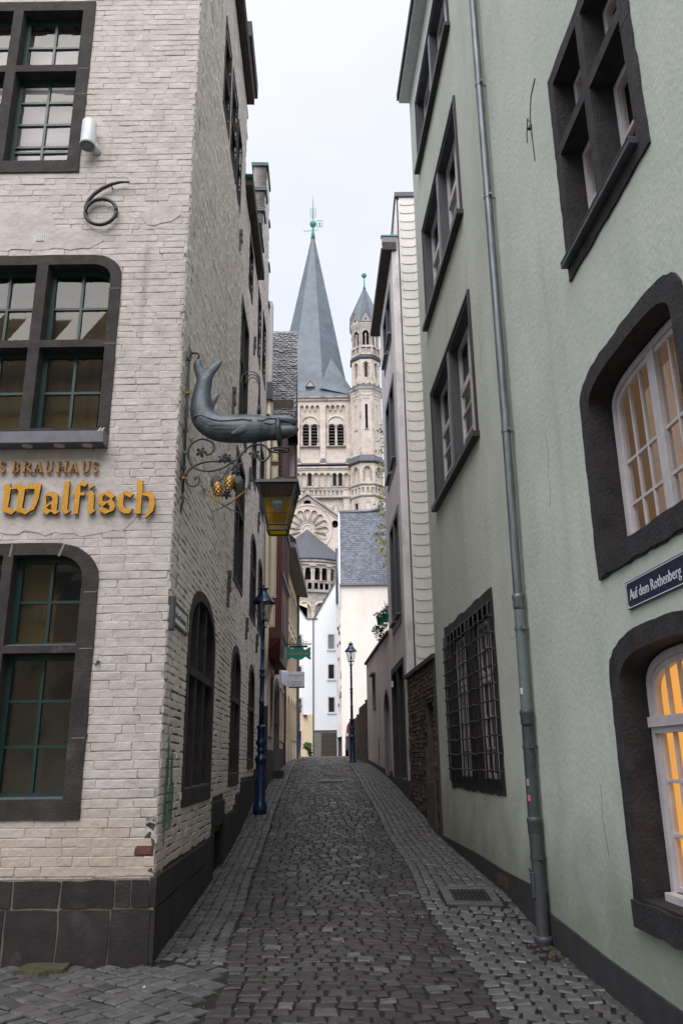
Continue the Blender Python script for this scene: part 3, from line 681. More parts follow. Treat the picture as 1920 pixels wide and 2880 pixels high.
# plinth stones
jo = [(-.895, -1.095, [-4.6, -3.6, -2.655, -2.28, -1.845, -1.715, -1.56]), (-1.11, -1.75, [-4.7, -3.7, -2.70, -2.28, -1.87, -1.545])]
for zt, zb, xs in jo:
    for i, (x0, x1) in enumerate(zip(xs[:-1], xs[1:])):
        m = MB(); slab(m, WF, rough(rect(x0+.008, x1-.008, zb+.004, zt-.004), .007, .12, i+7), (), .028+.006*(i % 2), -.02); m.build('plinth_stone', 'basalt', house, bevel=.006)
m = MB(); wbar(m, WF, -6, -1.53, -1.95, -.885, .017, -.02); m.build('plinth_mortar', 'mortar', house)
ysl = [6.96, 7.5, 8.1, 8.9, 9.7, 10.39]
for (zt, zb, ys) in ((-.875, -1.10, ysl), (-1.11, -1.8, [6.96, 7.8, 8.6, 9.5, 10.39])):
    for i, (y0, y1) in enumerate(zip(ys[:-1], ys[1:])):
        m = MB(); slab(m, WL, rect(y0+.005, y1-.005, zb, zt-.004), (), .03+.004*(i % 2), -.02); m.build('plinth_stone', 'basalt', house, bevel=.006)
for i, (y0, y1, zt) in enumerate([(11.52, 12.3, -.72), (12.3, 13.1, -.71), (13.1, 13.5, -.49), (13.5, 13.92, -.50), (13.92, 14.8, -.33), (14.8, 15.7, -.32), (15.7, 16.5, -.31), (16.5, 17.4, -.15), (17.4, 18.36, -.12)]):
    m = MB(); slab(m, WL, rough(rect(y0+.005, y1-.005, -1.7, zt), .006, .2, i), (), .03+.005*(i % 2), -.02); m.build('plinth_stone', 'basalt', house, bevel=.006)
m = MB(); wbar(m, WL, 6.97, 10.38, -1.8, -.885, .016, -.01); wbar(m, WL, 11.52, 18.3, -1.7, -.75, .015, -.01); m.build('plinth_mortar', 'old_mortar', house)
# cellar hatch
m = MB(); slab(m, WL, [(10.36, -1.8), (11.53, -1.8), (11.53, -.49), (10.36, -.49)], [rect(10.5, 11.40, -1.75, -.78)], .035, -.25); hatch = m.build('cellar_hatch', 'basalt', house, bevel=.006)
m = MB(); wbar(m, WL, 10.45, 11.45, -1.8, -.75, -.10, -.14); wbar(m, WL, 10.48, 11.42, -.86, -.80, .0, -.1); wbar(m, WL, 10.93, 10.96, -1.7, -.86, -.08, -.1); m.build('hatch_door', 'asphalt_cap', hatch)
# alley windows
for i, (a0, a1, z0, z1, k, r, nl, tz) in enumerate(L_OPEN):
    ring = .11 if z0 < 8 else .06; stone = 'basalt_frame' if z0 < 2 else 'dark_stone'
    sill_z = z0+.16 if z0 < 2 else z0+.10
    inner = shape(a0+ring, a1-ring, sill_z, z1-ring, k, max(r-ring*.5, .1), n=2.3)
    mb = MB(); slab(mb, WL, rough(shape(a0, a1, z0, z1, k, r or .1, n=2.3), .004, .25, i), [inner], .022, -.30)
    win = mb.build('window', stone, house, bevel=.005)
    for q in range(1, nl):
        a = a0+ring+(a1-a0-2*ring)*q/nl; m = MB(); wbar(m, WL, a-.05, a+.05, sill_z, z1-ring*.9, .0, -.22); m.build('mullion', stone, win, bevel=.015)
    m = MB(); wbar(m, WL, a0+ring*.8, a1-ring*.8, tz-.05, tz+.04, .01, -.2); m.build('transom', stone, win, bevel=.01)
    m = MB(); wbar(m, WL, a0+ring*.9, a1-ring*.9, sill_z-.005, sill_z+.015, .01, -.2); m.build('sill', 'lead', win)
    m = MB(); m.add([WL(a0, z0, -.22), WL(a1, z0, -.22), WL(a1, z1, -.22), WL(a0, z1, -.22)], [(0, 1, 2, 3)]); m.build('pane', 'dark_glass', win)
# wall anchors
for (y, z0, z1) in ((11.25, 2.1, 2.64), (14.15, 2.06, 2.45), (16.45, 2.12, 2.51), (14.15, 4.86, 5.32), (16.3, 4.64, 5.10), (14.43, 7.83, 8.26), (11.16, 5.0, 5.52), (11.41, 8.15, 8.57), (17.95, 3.3, 3.8), (17.4, 7.3, 7.8)):
    m = MB(); wbar(m, WL, y-.035, y-.005, z0, (z0+z1)/2+.04, .05, .0); wbar(m, WL, y-.0, y+.03, (z0+z1)/2-.06, z1-.06, .06, .0); wbar(m, WL, y-.012, y+.045, z1-.1, z1, .065, .0); wbar(m, WL, y-.04, y+.035, (z0+z1)/2-.04, (z0+z1)/2+.02, .07, .0)
    m.build('wall_anchor', 'iron', house, bevel=.004)
# eaves
m = MB(); wbar(m, WL, 6.8, 12.06, 11.83, 12.0, .14, -.02); m.build('gutter', 'asphalt_cap', house); m = MB(); wbar(m, WL, 6.8, 12.05, 12.0, 12.02, .15, -.1); m.build('gutter_edge', 'lead', house)
m = MB(); wbar(m, WL, 12.08, 15.1, 10.03, 10.19, .15, -.02); m.build('gutter', 'asphalt_cap', house); m = MB(); wbar(m, WL, 12.0, 15.11, 10.19, 10.21, .155, -.15); m.build('gutter_edge', 'copper', house)
m = MB(); wbar(m, WL, 11.6, 13.1, 13.0, 13.35, .10, -.25); wbar(m, WL, 11.6, 13.1, 12.0, 13.0, -.2, -.3); m.build('dormer', 'asphalt_cap', house)
m = MB(); m.add([WL(6.9, 12.0, .1), WL(12.05, 12.0, .1), WL(12.05, 17, -4.5), WL(6.9, 17, -4.5)], [(0, 1, 2, 3)]); m.add([WL(12.07, 10.2, .1), WL(15.1, 10.2, .1), WL(15.1, 14, -4.0), WL(12.07, 14, -4.0)], [(0, 1, 2, 3)]); m.build('roof', 'slate', house)
m = MB(); wbar(m, WL, 7.0, 7.10, 1.12, 1.42, .05, -.0); m.build('meter_box', 'slate_paint', house, bevel=.005)
m = MB(); rr = random.Random(5)
for q in range(14):
    a, z = 7.16+rr.uniform(0, .42), -.62+rr.uniform(0, .45); wbar(m, WL, a, a+rr.uniform(.012, .03), z, z+rr.uniform(.12, .42), .0235, .018)
m.build('scribble', 'graffiti', lwall)

# places where the old front was parged over smooth
for P_, sd_ in (([(-5, 5.02), (-2.55, 5.04), (-2.38, 5.12), (-2.5, 5.22), (-2.9, 5.30), (-3.0, 5.55), (-3.2, 5.62), (-5, 5.60)], 4), ([(-5, 2.00), (-2.9, 2.02), (-2.3, 1.97), (-1.98, 2.02), (-1.86, 2.15), (-1.95, 2.42), (-2.1, 2.5), (-2.12, 2.72), (-2.3, 2.79), (-5, 2.80)], 5), ([(-1.98, 5.30), (-1.72, 5.34), (-1.62, 5.42), (-1.66, 5.52), (-1.9, 5.55), (-2.06, 5.44)], 6)):
    m = MB(); slab(m, WF, rough(P_, .022, .07, sd_), (), .0105, .001); m.build('plaster_patch', 'whitewash', fwall)
# ------------------------------------------------------------------ green plastered house
gh = thing('green_house', (RXat(13.5), 13.5, -1.3), 'sage green plastered house with black stone windows and a long downpipe', 'house')
GE = 13.53                           # far end along the alley
R_UP = [(9.55, 12.72, 10.82, 12.45), (9.52, 12.66, 7.36, 9.42), (9.45, 12.62, 3.95, 6.05)]
arch_o = shape(4.17, 5.93, 1.30, 2.93, 'arch', .30, n=3.2); low_o = shape(4.17, 5.93, -1.09, .84, 'arch', .36, n=3.0)
holes = [rect(a, b, c, d, .03) for a, b, c, d in R_UP]+[rect(9.36, 12.50, -.38, 1.94, .04), rect(4.30, 5.86, 3.86, 5.94, .04), shape(4.17, 5.93, 1.30, 2.93, 'arch', .30, i=.04, n=3.2), shape(4.17, 5.93, -1.09, .84, 'arch', .36, i=.04, n=3.0)]
mb = MB(); slab(mb, WR, [(-4, -2.2), (GE, -2.2), (GE, 13.3), (-4, 13.3)], holes, 0, -.42)
mb.hexa([WR(GE-.001, -2.2, -8), WR(GE, -2.2, -8), WR(GE, -2.2, -.42), WR(GE-.001, -2.2, -.42), WR(GE-.001, 13.3, -8), WR(GE, 13.3, -8), WR(GE, 13.3, -.42), WR(GE-.001, 13.3, -.42)])
gw = mb.build('wall', 'green_plaster', gh)
mb = MB()
for z in (-1.9, 3.25, 6.7, 10.1, 13.2): wbar(mb, WR, -4, GE-.02, z, z+.1, -.43, -8)
wbar(mb, WR, -4, -3.9, -2, 13.2, -.43, -8); wbar(mb, WR, -4, GE-.02, -2, 13.2, -7.9, -8); wbar(mb, WR, 7.9, 8.0, -2, 13.2, -.43, -8); wbar(mb, WR, 3.5, 3.6, -2, 3.2, -.43, -8)
mb.build('inner_wall', 'cream', gh)
# plinth in two levels
m = MB(); slab(m, WR, [(8.02, -2.2), (13.51, -2.2), (13.51, -1.15), (11, -1.155), (9.6, -1.19), (8.02, -1.185)], (), .018, -.01); m.build('plinth', 'plinth_grey', gh)
m = MB(); slab(m, WR, [(-4, -2.2), (8.0, -2.2), (8.0, -1.345), (7.5, -1.37), (6.6, -1.42), (5.4, -1.455), (3, -1.5), (-4, -1.6)], (), .02, -.01); m.build('plinth', 'plinth_grey', gh)
m = MB()
for q in range(9): wbar(m, WR, 9.45+q*.05, 9.47+q*.05, -1.36, -1.245, .024, .0)
m.build('vent_grille', 'asphalt_cap', gh)
# eave
m = MB(); wbar(m, WR, -4, GE+.03, 13.28, 13.36, .22, -.1); m.build('soffit', 'fixture_white', gh); m = MB(); wbar(m, WR, -4, GE+.05, 13.36, 13.52, .26, -.1); m.build('gutter', 'asphalt_cap', gh)
m = MB(); m.add([WR(-4, 13.5, .26), WR(GE+.05, 13.5, .26), WR(GE+.05, 17.5, -4), WR(-4, 17.5, -4)], [(0, 1, 2, 3)]); m.add([WR(GE, 13.3, 0), WR(GE, 13.3, -8), WR(GE, 17.5, -4)], [(0, 1, 2)]); m.add([WR(-4, 17.5, -4), WR(GE+.05, 17.5, -4), WR(GE+.05, 13.3, -8.2), WR(-4, 13.3, -8.2)], [(0, 1, 2, 3)]); m.build('roof', 'slate', gh)
# upper double windows
for wi, (a0, a1, z0, z1) in enumerate(R_UP):
    mid = (a0+a1)/2; D = -.27
    mb = MB(); slab(mb, WR, rect(a0, a1, z0, z1), [rect(a0+.07, mid-.075, z0+.09, z1-.07), rect(mid+.075, a1-.07, z0+.09, z1-.07)], .016, D)
    win = mb.build('window', 'slate_paint', gh)
    m = MB(); slab(m, WR, rect(a0-.02, a1+.02, z0-.02, z1+.03), [rect(a0+.02, a1-.02, z0+.02, z1-.02)], .035, .0); m.build('drip_frame', 'black_metal', win)
    m = MB(); wbar(m, WR, a0-.06, a1+.05, z0-.03, z0+.045, .10, -.05); m.build('sill', 'black_metal', win)
    m = MB(); wbar(m, WR, mid-.075, mid+.075, z0+.05, z1-.03, .0165, .012); m.build('mullion', 'lead', win)
    for b0, b1 in ((a0+.07, mid-.075), (mid+.075, a1-.07)):
        tz = z0+.09+(z1-z0-.16)*.62; hw = (b0+b1)/2
        for c0, c1 in ((b0, hw), (hw, b1)):
            casement(win, WR, c0, c1, tz, z1-.07, D+.14, 1, [], 'white_paint', 'glass', fw=.055, dep=.05)
            casement(win, WR, c0, c1, z0+.09, tz, D+.14, 1, [z0+.09+(tz-z0-.09)*.36, z0+.09+(tz-z0-.09)*.68], 'white_paint', 'glass', fw=.055, mw=.03, dep=.05)
        m = MB(); n = 20; vs = []
        for q in range(n+1): vs += [WR(b0+(b1-b0)*q/n, z0, D-.16+.015*math.sin(q*2.1)), WR(b0+(b1-b0)*q/n, z1, D-.16+.015*math.sin(q*2.1))]
        m.add(vs, [(2*q, 2*q+2, 2*q+3, 2*q+1) for q in range(n)]); m.build('curtain', 'fixture_white' if wi != 2 else 'lilac_blind', win, smooth=True)
# grilled window
mb = MB(); slab(mb, WR, rough(rect(9.32, 12.52, -.40, 1.95), .014, .16, 3), [rect(9.50, 10.86, -.24, 1.80), rect(11.0, 12.38, -.24, 1.80)], .012, -.30)
win = mb.build('window', 'dark_stone', gh)
for b0, b1 in ((9.50, 10.86), (11.0, 12.38)):
    h = (b0+b1)/2
    for c0, c1 in ((b0, h), (h, b1)):
        casement(win, WR, c0, c1, 1.02, 1.72, -.13, 2, [1.36], 'white_paint', 'glass', fw=.06, mw=.03, dep=.05)
        casement(win, WR, c0, c1, -.24, 1.0, -.13, 2, [.12, .50], 'white_paint', 'glass', fw=.06, mw=.03, dep=.05)
    m = MB(); m.add([WR(b0, -.3, -.41), WR(b1, -.3, -.41), WR(b1, 1.8, -.41), WR(b0, 1.8, -.41)], [(0, 1, 2, 3)]); m.build('blind', 'cream', win)
gr = thing('iron_grille', WR(10.9, -.35, .03), 'black wrought iron bar grille fixed over the lower green house window', 'window grille')
nvb = 12
for q in range(nvb):
    a = 9.42+q*(12.40-9.42)/(nvb-1); m = MB(); m.tube([WR(a, -.34, -.02), WR(a, -.30, .05), WR(a, .3, .052), WR(a, 1.2, .05), WR(a, 1.78, .05), WR(a, 1.84, -.03)], .0115, 7); m.build('upright_bar', 'black_metal', gr, smooth=True)
for q in range(10):
    z = -.14+q*.195; pts = [WR(9.34, z-.02, -.02), WR(9.36, z, .05)]+[WR(9.42+k*(12.4-9.42)/12+(0 if k < 12 else 0), z+.012*math.sin(k*2.4+q), .072+.006*(-1)**k) for k in range(13)]+[WR(12.47, z, .05), WR(12.49, z-.02, -.02)]
    m = MB(); m.tube(pts, .0105, 6); m.build('cross_bar', 'black_metal', gr, smooth=True)
# big cross window, top
mb = MB(); out_ = rough(rect(4.28, 5.87, 3.84, 5.96), .010, .09, 21)
slab(mb, WR, out_, [rect(4.42, 5.02, 5.16, 5.82), rect(5.14, 5.74, 5.16, 5.82), rect(4.42, 5.02, 3.98, 5.05), rect(5.14, 5.74, 3.98, 5.05)], .02, -.34)
win = mb.build('window', 'dark_stone', gh, bevel=.012)
for (b0, b1, c0, c1) in ((4.42, 5.02, 5.16, 5.82), (5.14, 5.74, 5.16, 5.82), (4.42, 5.02, 3.98, 5.05), (5.14, 5.74, 3.98, 5.05)):
    casement(win, WR, b0, b1, c0, c1, -.17, 1 if c0 > 5 else 2, [(c0+c1)/2], 'white_paint', 'glass', fw=.06, mw=.03, dep=.06)
m = MB(); wbar(m, WR, 4.40, 5.85, 3.955, 4.0, .085, -.2); m.build('sill', 'dark_pipe', win); m = MB(); wbar(m, WR, 4.40, 5.85, 4.0, 4.006, .09, -.2); m.build('sill_edge', 'zinc', win)
m = MB(); wbar(m, WR, 4.42, 5.74, 3.9, 5.9, -.60, -.61); m.build('room_back', 'dim_room', win)
# arched middle window
def arched(z0, z1, r, n, seed, sillz, room, cloth, zs_hi, zs_lo, tz, lit):
    mb = MB(); inn = shape(4.33, 5.77, sillz, z1-.14, 'arch', max(r-.08, .1), n=n)
    slab(mb, WR, rough(shape(4.17, 5.95, z0, z1, 'arch', r, n=n, seg=12), .008, .08, seed), [inn], .02, -.20)
    win = mb.build('window', 'dark_stone', gh, bevel=.01)
    mb = MB(); slab(mb, WR, inn, [shape(4.36, 5.74, sillz, z1-.17, 'arch', max(r-.08, .1), n=n)], -.201, -.235); mb.build('reveal', 'dark_stone', win); mb = MB(); slab(mb, WR, shape(4.33, 5.77, sillz, z1-.14, 'arch', max(r-.08, .1), n=n), [shape(4.36, 5.74, sillz, z1-.17, 'arch', max(r-.08, .1), n=n)], -.236, -.40); mb.build('inner_reveal', room, win)  # inner jamb shares the glowing room material, so its lamplight is painted
    mb = MB(); slab(mb, WR, shape(4.34, 5.76, sillz, z1-.15, 'arch', max(r-.08, .1), n=n), [shape(4.34, 5.76, sillz, z1-.15, 'arch', max(r-.08, .1), i=.05, n=n)], -.165, -.24); mb.build('outer_frame', 'white_paint', win, bevel=.006)
    mid = 5.05
    fr = MB(); slab(fr, WR, shape(4.38, 5.72, sillz+.03, z1-.19, 'arch', max(r-.10, .1), n=n), [shape(4.38, 5.72, sillz+.03, z1-.19, 'arch', max(r-.10, .1), i=.05, n=n)], -.185, -.23)
    wbar(fr, WR, mid-.055, mid+.055, sillz+.03, z1-.17, -.170, -.23)
    if tz: wbar(fr, WR, 4.36, 5.74, tz-.05, tz+.05, -.160, -.235); wbar(fr, WR, 4.36, 5.74, tz-.01, tz+.06, -.135, -.22)
    for h0, h1 in ((4.43, mid-.055), (mid+.055, 5.67)):
        for k in (1, 2): a = h0+(h1-h0)*k/3; wbar(fr, WR, a-.010, a+.010, sillz+.05, z1-.2, -.19, -.22)
        for z in zs_hi+zs_lo: wbar(fr, WR, h0-.01, h1+.01, z-.012, z+.012, -.192, -.218)
    fr.build('sash', 'white_paint', win, bevel=.003)
    for h0, h1 in ((4.43, mid-.055), (mid+.055, 5.67)):
        zz = [sillz+.05]+zs_lo+([tz] if tz else [])+zs_hi+[z1-.17]
        for k in range(3):
            for j in range(len(zz)-1):
                a = h0+(h1-h0)*k/3; b = h0+(h1-h0)*(k+1)/3; t = random.uniform(-.003, .003); m = MB(); m.add([WR(a, zz[j], -.205+t), WR(b, zz[j], -.205-t), WR(b, zz[j+1], -.205+t), WR(a, zz[j+1], -.205-t)], [(0, 1, 2, 3)]); m.build('pane', 'glass', win)
    m = MB(); wbar(m, WR, 3.9, 7.4, sillz-.1, z1, -1.2, -1.22); wbar(m, WR, 7.38, 7.4, sillz-.1, z1+.3, -.43, -1.2); wbar(m, WR, 3.9, 7.4, z1+.02, z1+.06, -.43, -1.2); m.build('room_back', room, win)
    m = MB(); n_ = 18; vs = []
    for q in range(n_+1): t = q/n_; vs += [WR(5.55+.5*t, sillz, -.55+.03*math.sin(q*2)), WR(5.45+.6*t, z1, -.55+.03*math.sin(q*2))]
    m.add(vs, [(2*q, 2*q+2, 2*q+3, 2*q+1) for q in range(n_)]); m.build('curtain', cloth, win, smooth=True)
    return win
aw = arched(1.28, 2.94, .30, 3.2, 31, 1.45, 'dim_room', 'dim_cloth', [], [1.80, 2.13], None, 0)
m = MB(); slab(m, WR, rough(rect(4.1, 5.88, 1.29, 1.45), .01, .12, 5), (), .03, -.2); m.build('sill', 'dark_stone', aw, bevel=.01)
lw = arched(-1.0, .84, .36, 3.0, 33, -.90, 'warm_wall', 'warm_pale', [], [-.50, -.16], .20, 1)
m = MB(); slab(m, WR, rough(rect(4.1, 5.92, -1.09, -.92), .01, .12, 8), (), .05, -.2); m.build('sill', 'dark_stone', lw, bevel=.012)
m = MB(); wbar(m, WR, 4.38, 5.72, -.905, -.85, -.10, -.2); m.build('sill_board', 'white_paint', lw, bevel=.005)
m = MB(); m.tube([WR(a, z, .004) for a, z in ((6.20, 6.36), (6.36, 6.30), (6.44, 6.12), (6.44, 5.95), (6.43, 5.58))], .006, 5); m.tube([WR(a, z, .004) for a, z in ((6.44, 6.05), (6.52, 6.18), (6.58, 6.05), (6.6, 5.95))], .006, 5); m.tube([WR(6.44, 6.02, 0), WR(6.44, 5.97, .03)], .02, 6); m.build('wall_hook', 'iron', gw)
# downpipe
dp = thing('downpipe', WR(8.0, -1.69, .08), 'long grey metal rain downpipe running down the green house wall', 'downpipe')
pa = lambda z: float(np.interp(z, [-1.7, -.61, 1.23, 3.34, 8, 13.3], [7.98, 8.0, 7.95, 7.9, 7.88, 7.86]))
secs = [(13.3, 6.32, .047, 'zinc'), (6.32, 3.34, .047, 'zinc'), (3.34, 1.58, .046, 'zinc'), (1.58, .40, .053, 'grey_pipe'), (.40, -.56, .056, 'dark_pipe'), (-.56, -1.60, .060, 'dark_pipe')]
for z1, z0, r, mt in secs:
    m = MB(); m.tube([WR(pa(z1), z1, .085), WR(pa(z0), z0, .085)], r, 18, cap=False); m.build('pipe_section', mt, dp, smooth=True)
for z, r, mt in ((1.55, .060, 'zinc'), (.42, .064, 'dark_pipe'), (-.56, .067, 'dark_pipe'), (-1.56, .075, 'dark_pipe')):
    c = WR(pa(z), z, .085); m = MB(); m.lathe([(r*.85, -.13), (r*.97, -.10), (r*.97, -.03), (r*1.06, -.012), (r*1.06, .012), (r*.9, .03), (r*.8, .032)], c, 18); m.build('socket', mt, dp, smooth=True)
for z, r, mt in ((7.98, .052, 'zinc'), (6.32, .052, 'zinc'), (3.34, .052, 'zinc'), (1.23, .058, 'zinc'), (.10, .062, 'dark_pipe'), (-.88, .066, 'dark_pipe')):
    c = WR(pa(z), z, .085); m = MB(); m.lathe([(r*.9, -.018), (r, -.016), (r, .016), (r*.9, .018)], c, 18); m.tube([WR(pa(z)-.0, z, 0), WR(pa(z), z, .06)], .012, 6); m.box(c.x-.0, c.x+.03, c.y-.085, c.y-.05, z-.014, z+.014); m.build('clamp', mt, dp)
m = MB(); c = WR(pa(-1.1), -1.10, .085); m.hexa([(c.x-.075, c.y-.035, -1.22), (c.x-.05, c.y-.045, -1.22), (c.x-.05, c.y+.045, -1.22), (c.x-.075, c.y+.035, -1.22), (c.x-.075, c.y-.035, -1.0), (c.x-.05, c.y-.045, -1.0), (c.x-.05, c.y+.045, -1.0), (c.x-.075, c.y+.035, -1.0)]); m.tube([(c.x-.07, c.y, -1.0), (c.x-.085, c.y, -.97)], .012, 6); m.build('inspection_cover', 'dark_pipe', dp, bevel=.006)
for z, s_, mt in ((-.22, .03, 'sticker'), (-.36, .028, 'litter_pink'), (.62, .03, 'fixture_white')):
    c = WR(pa(z), z, .085); m = MB()
    m.add([(c.x-.0585*math.cos(t), c.y-.0585*math.sin(t), z+dz) for dz in (-s_, s_) for t in (.5, .75, 1.0)], [(0, 1, 4, 3), (1, 2, 5, 4)]); m.build('sticker', mt, dp)
# rough patch of soil at the foot of the pipe
m = MB(); rr = random.Random(4)
for q in range(70):
    a, b = rr.uniform(7.42, 8.05), rr.uniform(.03, .30)*rr.random()**.5; p = WR(a, 0, b); s_ = rr.uniform(.008, .03); z = float(gz(p.x, p.y))-.01+rr.uniform(-.01, .01)
    m.lathe([(s_*.3, -s_), (s_, -s_*.2), (s_*.8, s_*.4), (s_*.2, s_*.6)], (p.x, p.y, z), 5, rr.random()*6)
tag(m.build('rubble', 'old_mortar'), 'broken stones and soil round the foot of the downpipe', 'rubble', kind='stuff')
# street name plate
WS = WR
sg = thing('street_sign', WR(5.05, .98, .02), 'dark blue enamel street name plate reading Auf dem Rothenberg on green wall', 'street sign')
m = MB(); slab(m, WR, rect(4.50, 5.47, .965, 1.155), (), .022, .0); m.build('plate', 'sign_blue', sg, bevel=.003)
m = MB(); slab(m, WR, rect(4.51, 5.46, .972, 1.148), [[(4.516+.02, .978), (5.454-.02, .978), (5.454, .998), (5.454, 1.122), (5.454-.02, 1.142), (4.536, 1.142), (4.516, 1.122), (4.516, .998)]], .0235, .022); m.build('border', 'letter_white', sg)
text_mesh('Auf dem Rothenberg', .105, WR, 5.41, 1.022, .0235, .0012, 'letter_white', sg, 'lettering', sx=.86, align='LEFT', flip=True, split=True)

# ------------------------------------------------------------------ old brick wall after the green house
ob = thing('brick_wall', (RXat(15), 15, -1.1), 'low dark old brick wall between the green house and the grey house', 'wall')
m = MB(); slab(m, WR, [(GE+.002, -2), (17.15, -2), (17.15, 1.62), (GE+.002, 1.62)], [rect(14.05, 14.75, -.35, .95)], -.012, -.45); m.build('backing', 'old_mortar', ob)
m = MB(); wbar(m, WR, 14.0, 14.8, -.4, 1.0, -.16, -.18); m.build('blocked_opening', 'old_mortar', ob)
m = MB(); wbar(m, WR, GE+.003, 17.25, 1.62, 1.70, .05, -.5); m.build('coping', 'asphalt_cap', ob)
m = MB(); wbar(m, WR, GE+.004, 13.75, -2, 1.6, .012, -.1); wbar(m, WR, 14.78, 15.0, -2, .2, .02, -.1); wbar(m, WR, 14.0, 14.8, -2, -.37, .03, -.15); m.build('pier', 'old_mortar', ob, bevel=.01)
bm_ = MB(); cnt = 0
for b in lay(WR, 'R', 13.76, 17.14, -1.4, 1.6, [], [], lambda a: 1.62):
    _, W, a0, a1, z0, z1, d = b
    if a1 > 14.05 and a0 < 14.75 and -.35 < z1 and z0 < .95: continue
    if 14.77 < a1 and a0 < 15.01 and z0 < .2: continue
    v, f = brick_geo(W, a0, a1, z0, z1, d+rb.uniform(-.012, .012), rb)
    if 250 > cnt and a0 < 15.6 and z0 > -1.2:
        cnt += 1; c = W((a0+a1)/2, (z0+z1)/2); me = bpy.data.meshes.new('brick'); me.from_pydata([Vector(p)-c for p in v], [], f); me.materials.append(M['old_brick']); o = bpy.data.objects.new('brick', me); COL.objects.link(o); o.location = c; attach(o, ob)
    else: bm_.add(v, f)
tag(bm_.build('brickwork', 'old_brick', ob), kind='stuff')

# ------------------------------------------------------------------ grey house with slate flank
gx, gy = 1.34, 17.16; kg = VPX(885)
GX = lambda y: gx+kg*(y-gy)
WG = Wall((GX(17), 17), (GX(21), 21), (-1, 0), 'y')
g2 = thing('grey_house', (gx, gy, -.9), 'grey plastered house with cream slates on its flank and dark deep windows', 'house')
G_OPEN = [(17.78, 19.9, 8.55, 10.4, 'top'), (17.70, 19.85, 5.75, 8.15, 'mid'), (17.66, 19.9, 2.95, 5.66, 'low'), (17.66, 20.55, -.42, 2.16, 'ground')]
G_OPEN = [(17.72, 19.92, 6.72, 9.1), (17.70, 19.86, 2.95, 5.68), (17.68, 20.5, -.45, 2.16), (17.8, 19.9, 10.1, 11.7)]
m = MB(); slab(m, WG, [(17.16, -2), (20.93, -2), (20.93, 12.3), (17.16, 12.3)], [rect(*o, .03) for o in G_OPEN], 0, -.35)
m.hexa([(GX(20.93)+.3, 20.90, -2), (7, 20.90, -2), (7, 20.93, -2), (GX(20.93)+.3, 20.93, -2), (GX(20.93)+.3, 20.90, 12.3), (7, 20.90, 12.3), (7, 20.93, 12.3), (GX(20.93)+.3, 20.93, 12.3)])
m.build('front_wall', 'pale_plaster', g2)
WGs = Wall((gx, gy), (7, gy), (0, -1), 'x')
m = MB(); slab(m, WGs, [(gx, -2), (7, -2), (7, 13.85), (gx+.16, 13.85), (gx+.02, 12.3), (gx, 12.3)], (), -.02, -.05); m.build('side_wall', 'pale_plaster', g2)
m = MB(); wbar(m, WGs, gx+.0, gx+.16, -2, 12.2, .0, -.03); wbar(m, WGs, gx+.2, gx+.24, -2, 13.7, .02, -.03); m.build('corner_strip', 'pale_plaster', g2)
m = MB(); wbar(m, WGs, gx+.17, 3.5, 1.6, 13.8, -.005, -.02); m.build('slate_backing', 'slate_gap', g2)
rr = random.Random(8)
z = 1.55; k = 0
SLW = .44
while z < 13.65:                       # octagon-cut slates: one narrow column in sight and the next ones behind the green house
    h = .25
    for c in range(5):
        a0 = gx+.245+c*SLW-.02; zz = z+(.0 if c % 2 == 0 else .03)
        m = MB(); b = .08
        P = [(a0+.002, zz+h+.04), (a0+.002, zz+b*.55), (a0+b, zz), (a0+SLW-b*1.6, zz), (a0+SLW-.002, zz+b*.8), (a0+SLW-.002, zz+h+.04)]
        vs = [WGs(a, q, .004+.018*(1-(q-zz)/(h+.04))) for a, q in P]; vb = [WGs(a, q, -.004) for a, q in P]
        m.add(vs+vb, [(0, 1, 2, 3, 4, 5)]+[(i, i+6, (i+1) % 6+6, (i+1) % 6) for i in range(6)])
        if c < 4: o = m.build('slate', 'pale_slate', g2)
    z += h; k += 1
m = MB(); wbar(m, WGs, gx+.12, 3.6, 13.80, 13.93, .05, -3.5); m.build('ridge_cap', 'roof_dark', g2)
m = MB(); m.hexa([(gx+.14, gy+.06, 12.3), (gx+.2, gy+.06, 12.3), (gx+.2, gy+4.2, 12.3), (gx-.15, gy+4.2, 12.3), (gx+.15, gy+.06, 13.8), (gx+3, gy+.06, 13.8), (gx+3, gy+3.8, 13.8), (gx+.12, gy+3.8, 13.8)]); m.build('dormer', 'roof_dark', g2)
m = MB(); wbar(m, WG, 17.1, 21.4, 12.2, 12.42, .24, -.1); m.build('gutter', 'asphalt_cap', g2); m = MB(); wbar(m, WG, 17.1, 21.4, 12.24, 12.30, .27, .24); m.build('gutter_edge', 'fixture_white', g2)
m = MB(); wbar(m, WGs, gx-.24, gx+.14, 12.22, 12.62, .01, -.05); m.build('gutter_end', 'lead', g2); m = MB(); wbar(m, WGs, gx-.26, gx+.16, 12.62, 12.66, .03, -.1); m.build('gutter_cap', 'copper', g2)
for i, (a0, a1, z0, z1) in enumerate(G_OPEN):
    mid = (a0+a1)/2
    m = MB(); slab(m, WG, rect(a0, a1, z0, z1), [rect(a0+.12, mid-.06, z0+(.18 if z0 > 0 else .02), z1-.14), rect(mid+.06, a1-.12, z0+(.18 if z0 > 0 else .02), z1-.14)], .02, -.3); win = m.build('window', 'slate_paint' if i != 2 else 'plinth_grey', g2)
    m = MB(); m.add([WG(a0, z0, -.25), WG(a1, z0, -.25), WG(a1, z1, -.25), WG(a0, z1, -.25)], [(0, 1, 2, 3)]); m.build('pane', 'dark_glass', win)
    if z0 > 0:
        for b0, b1 in ((a0+.05, mid-.1), (mid+.1, a1-.05)): m = MB(); wbar(m, WG, b0, b1, z0+.17, z0+.20, .10, -.2); m.build('sill', 'zinc', win)
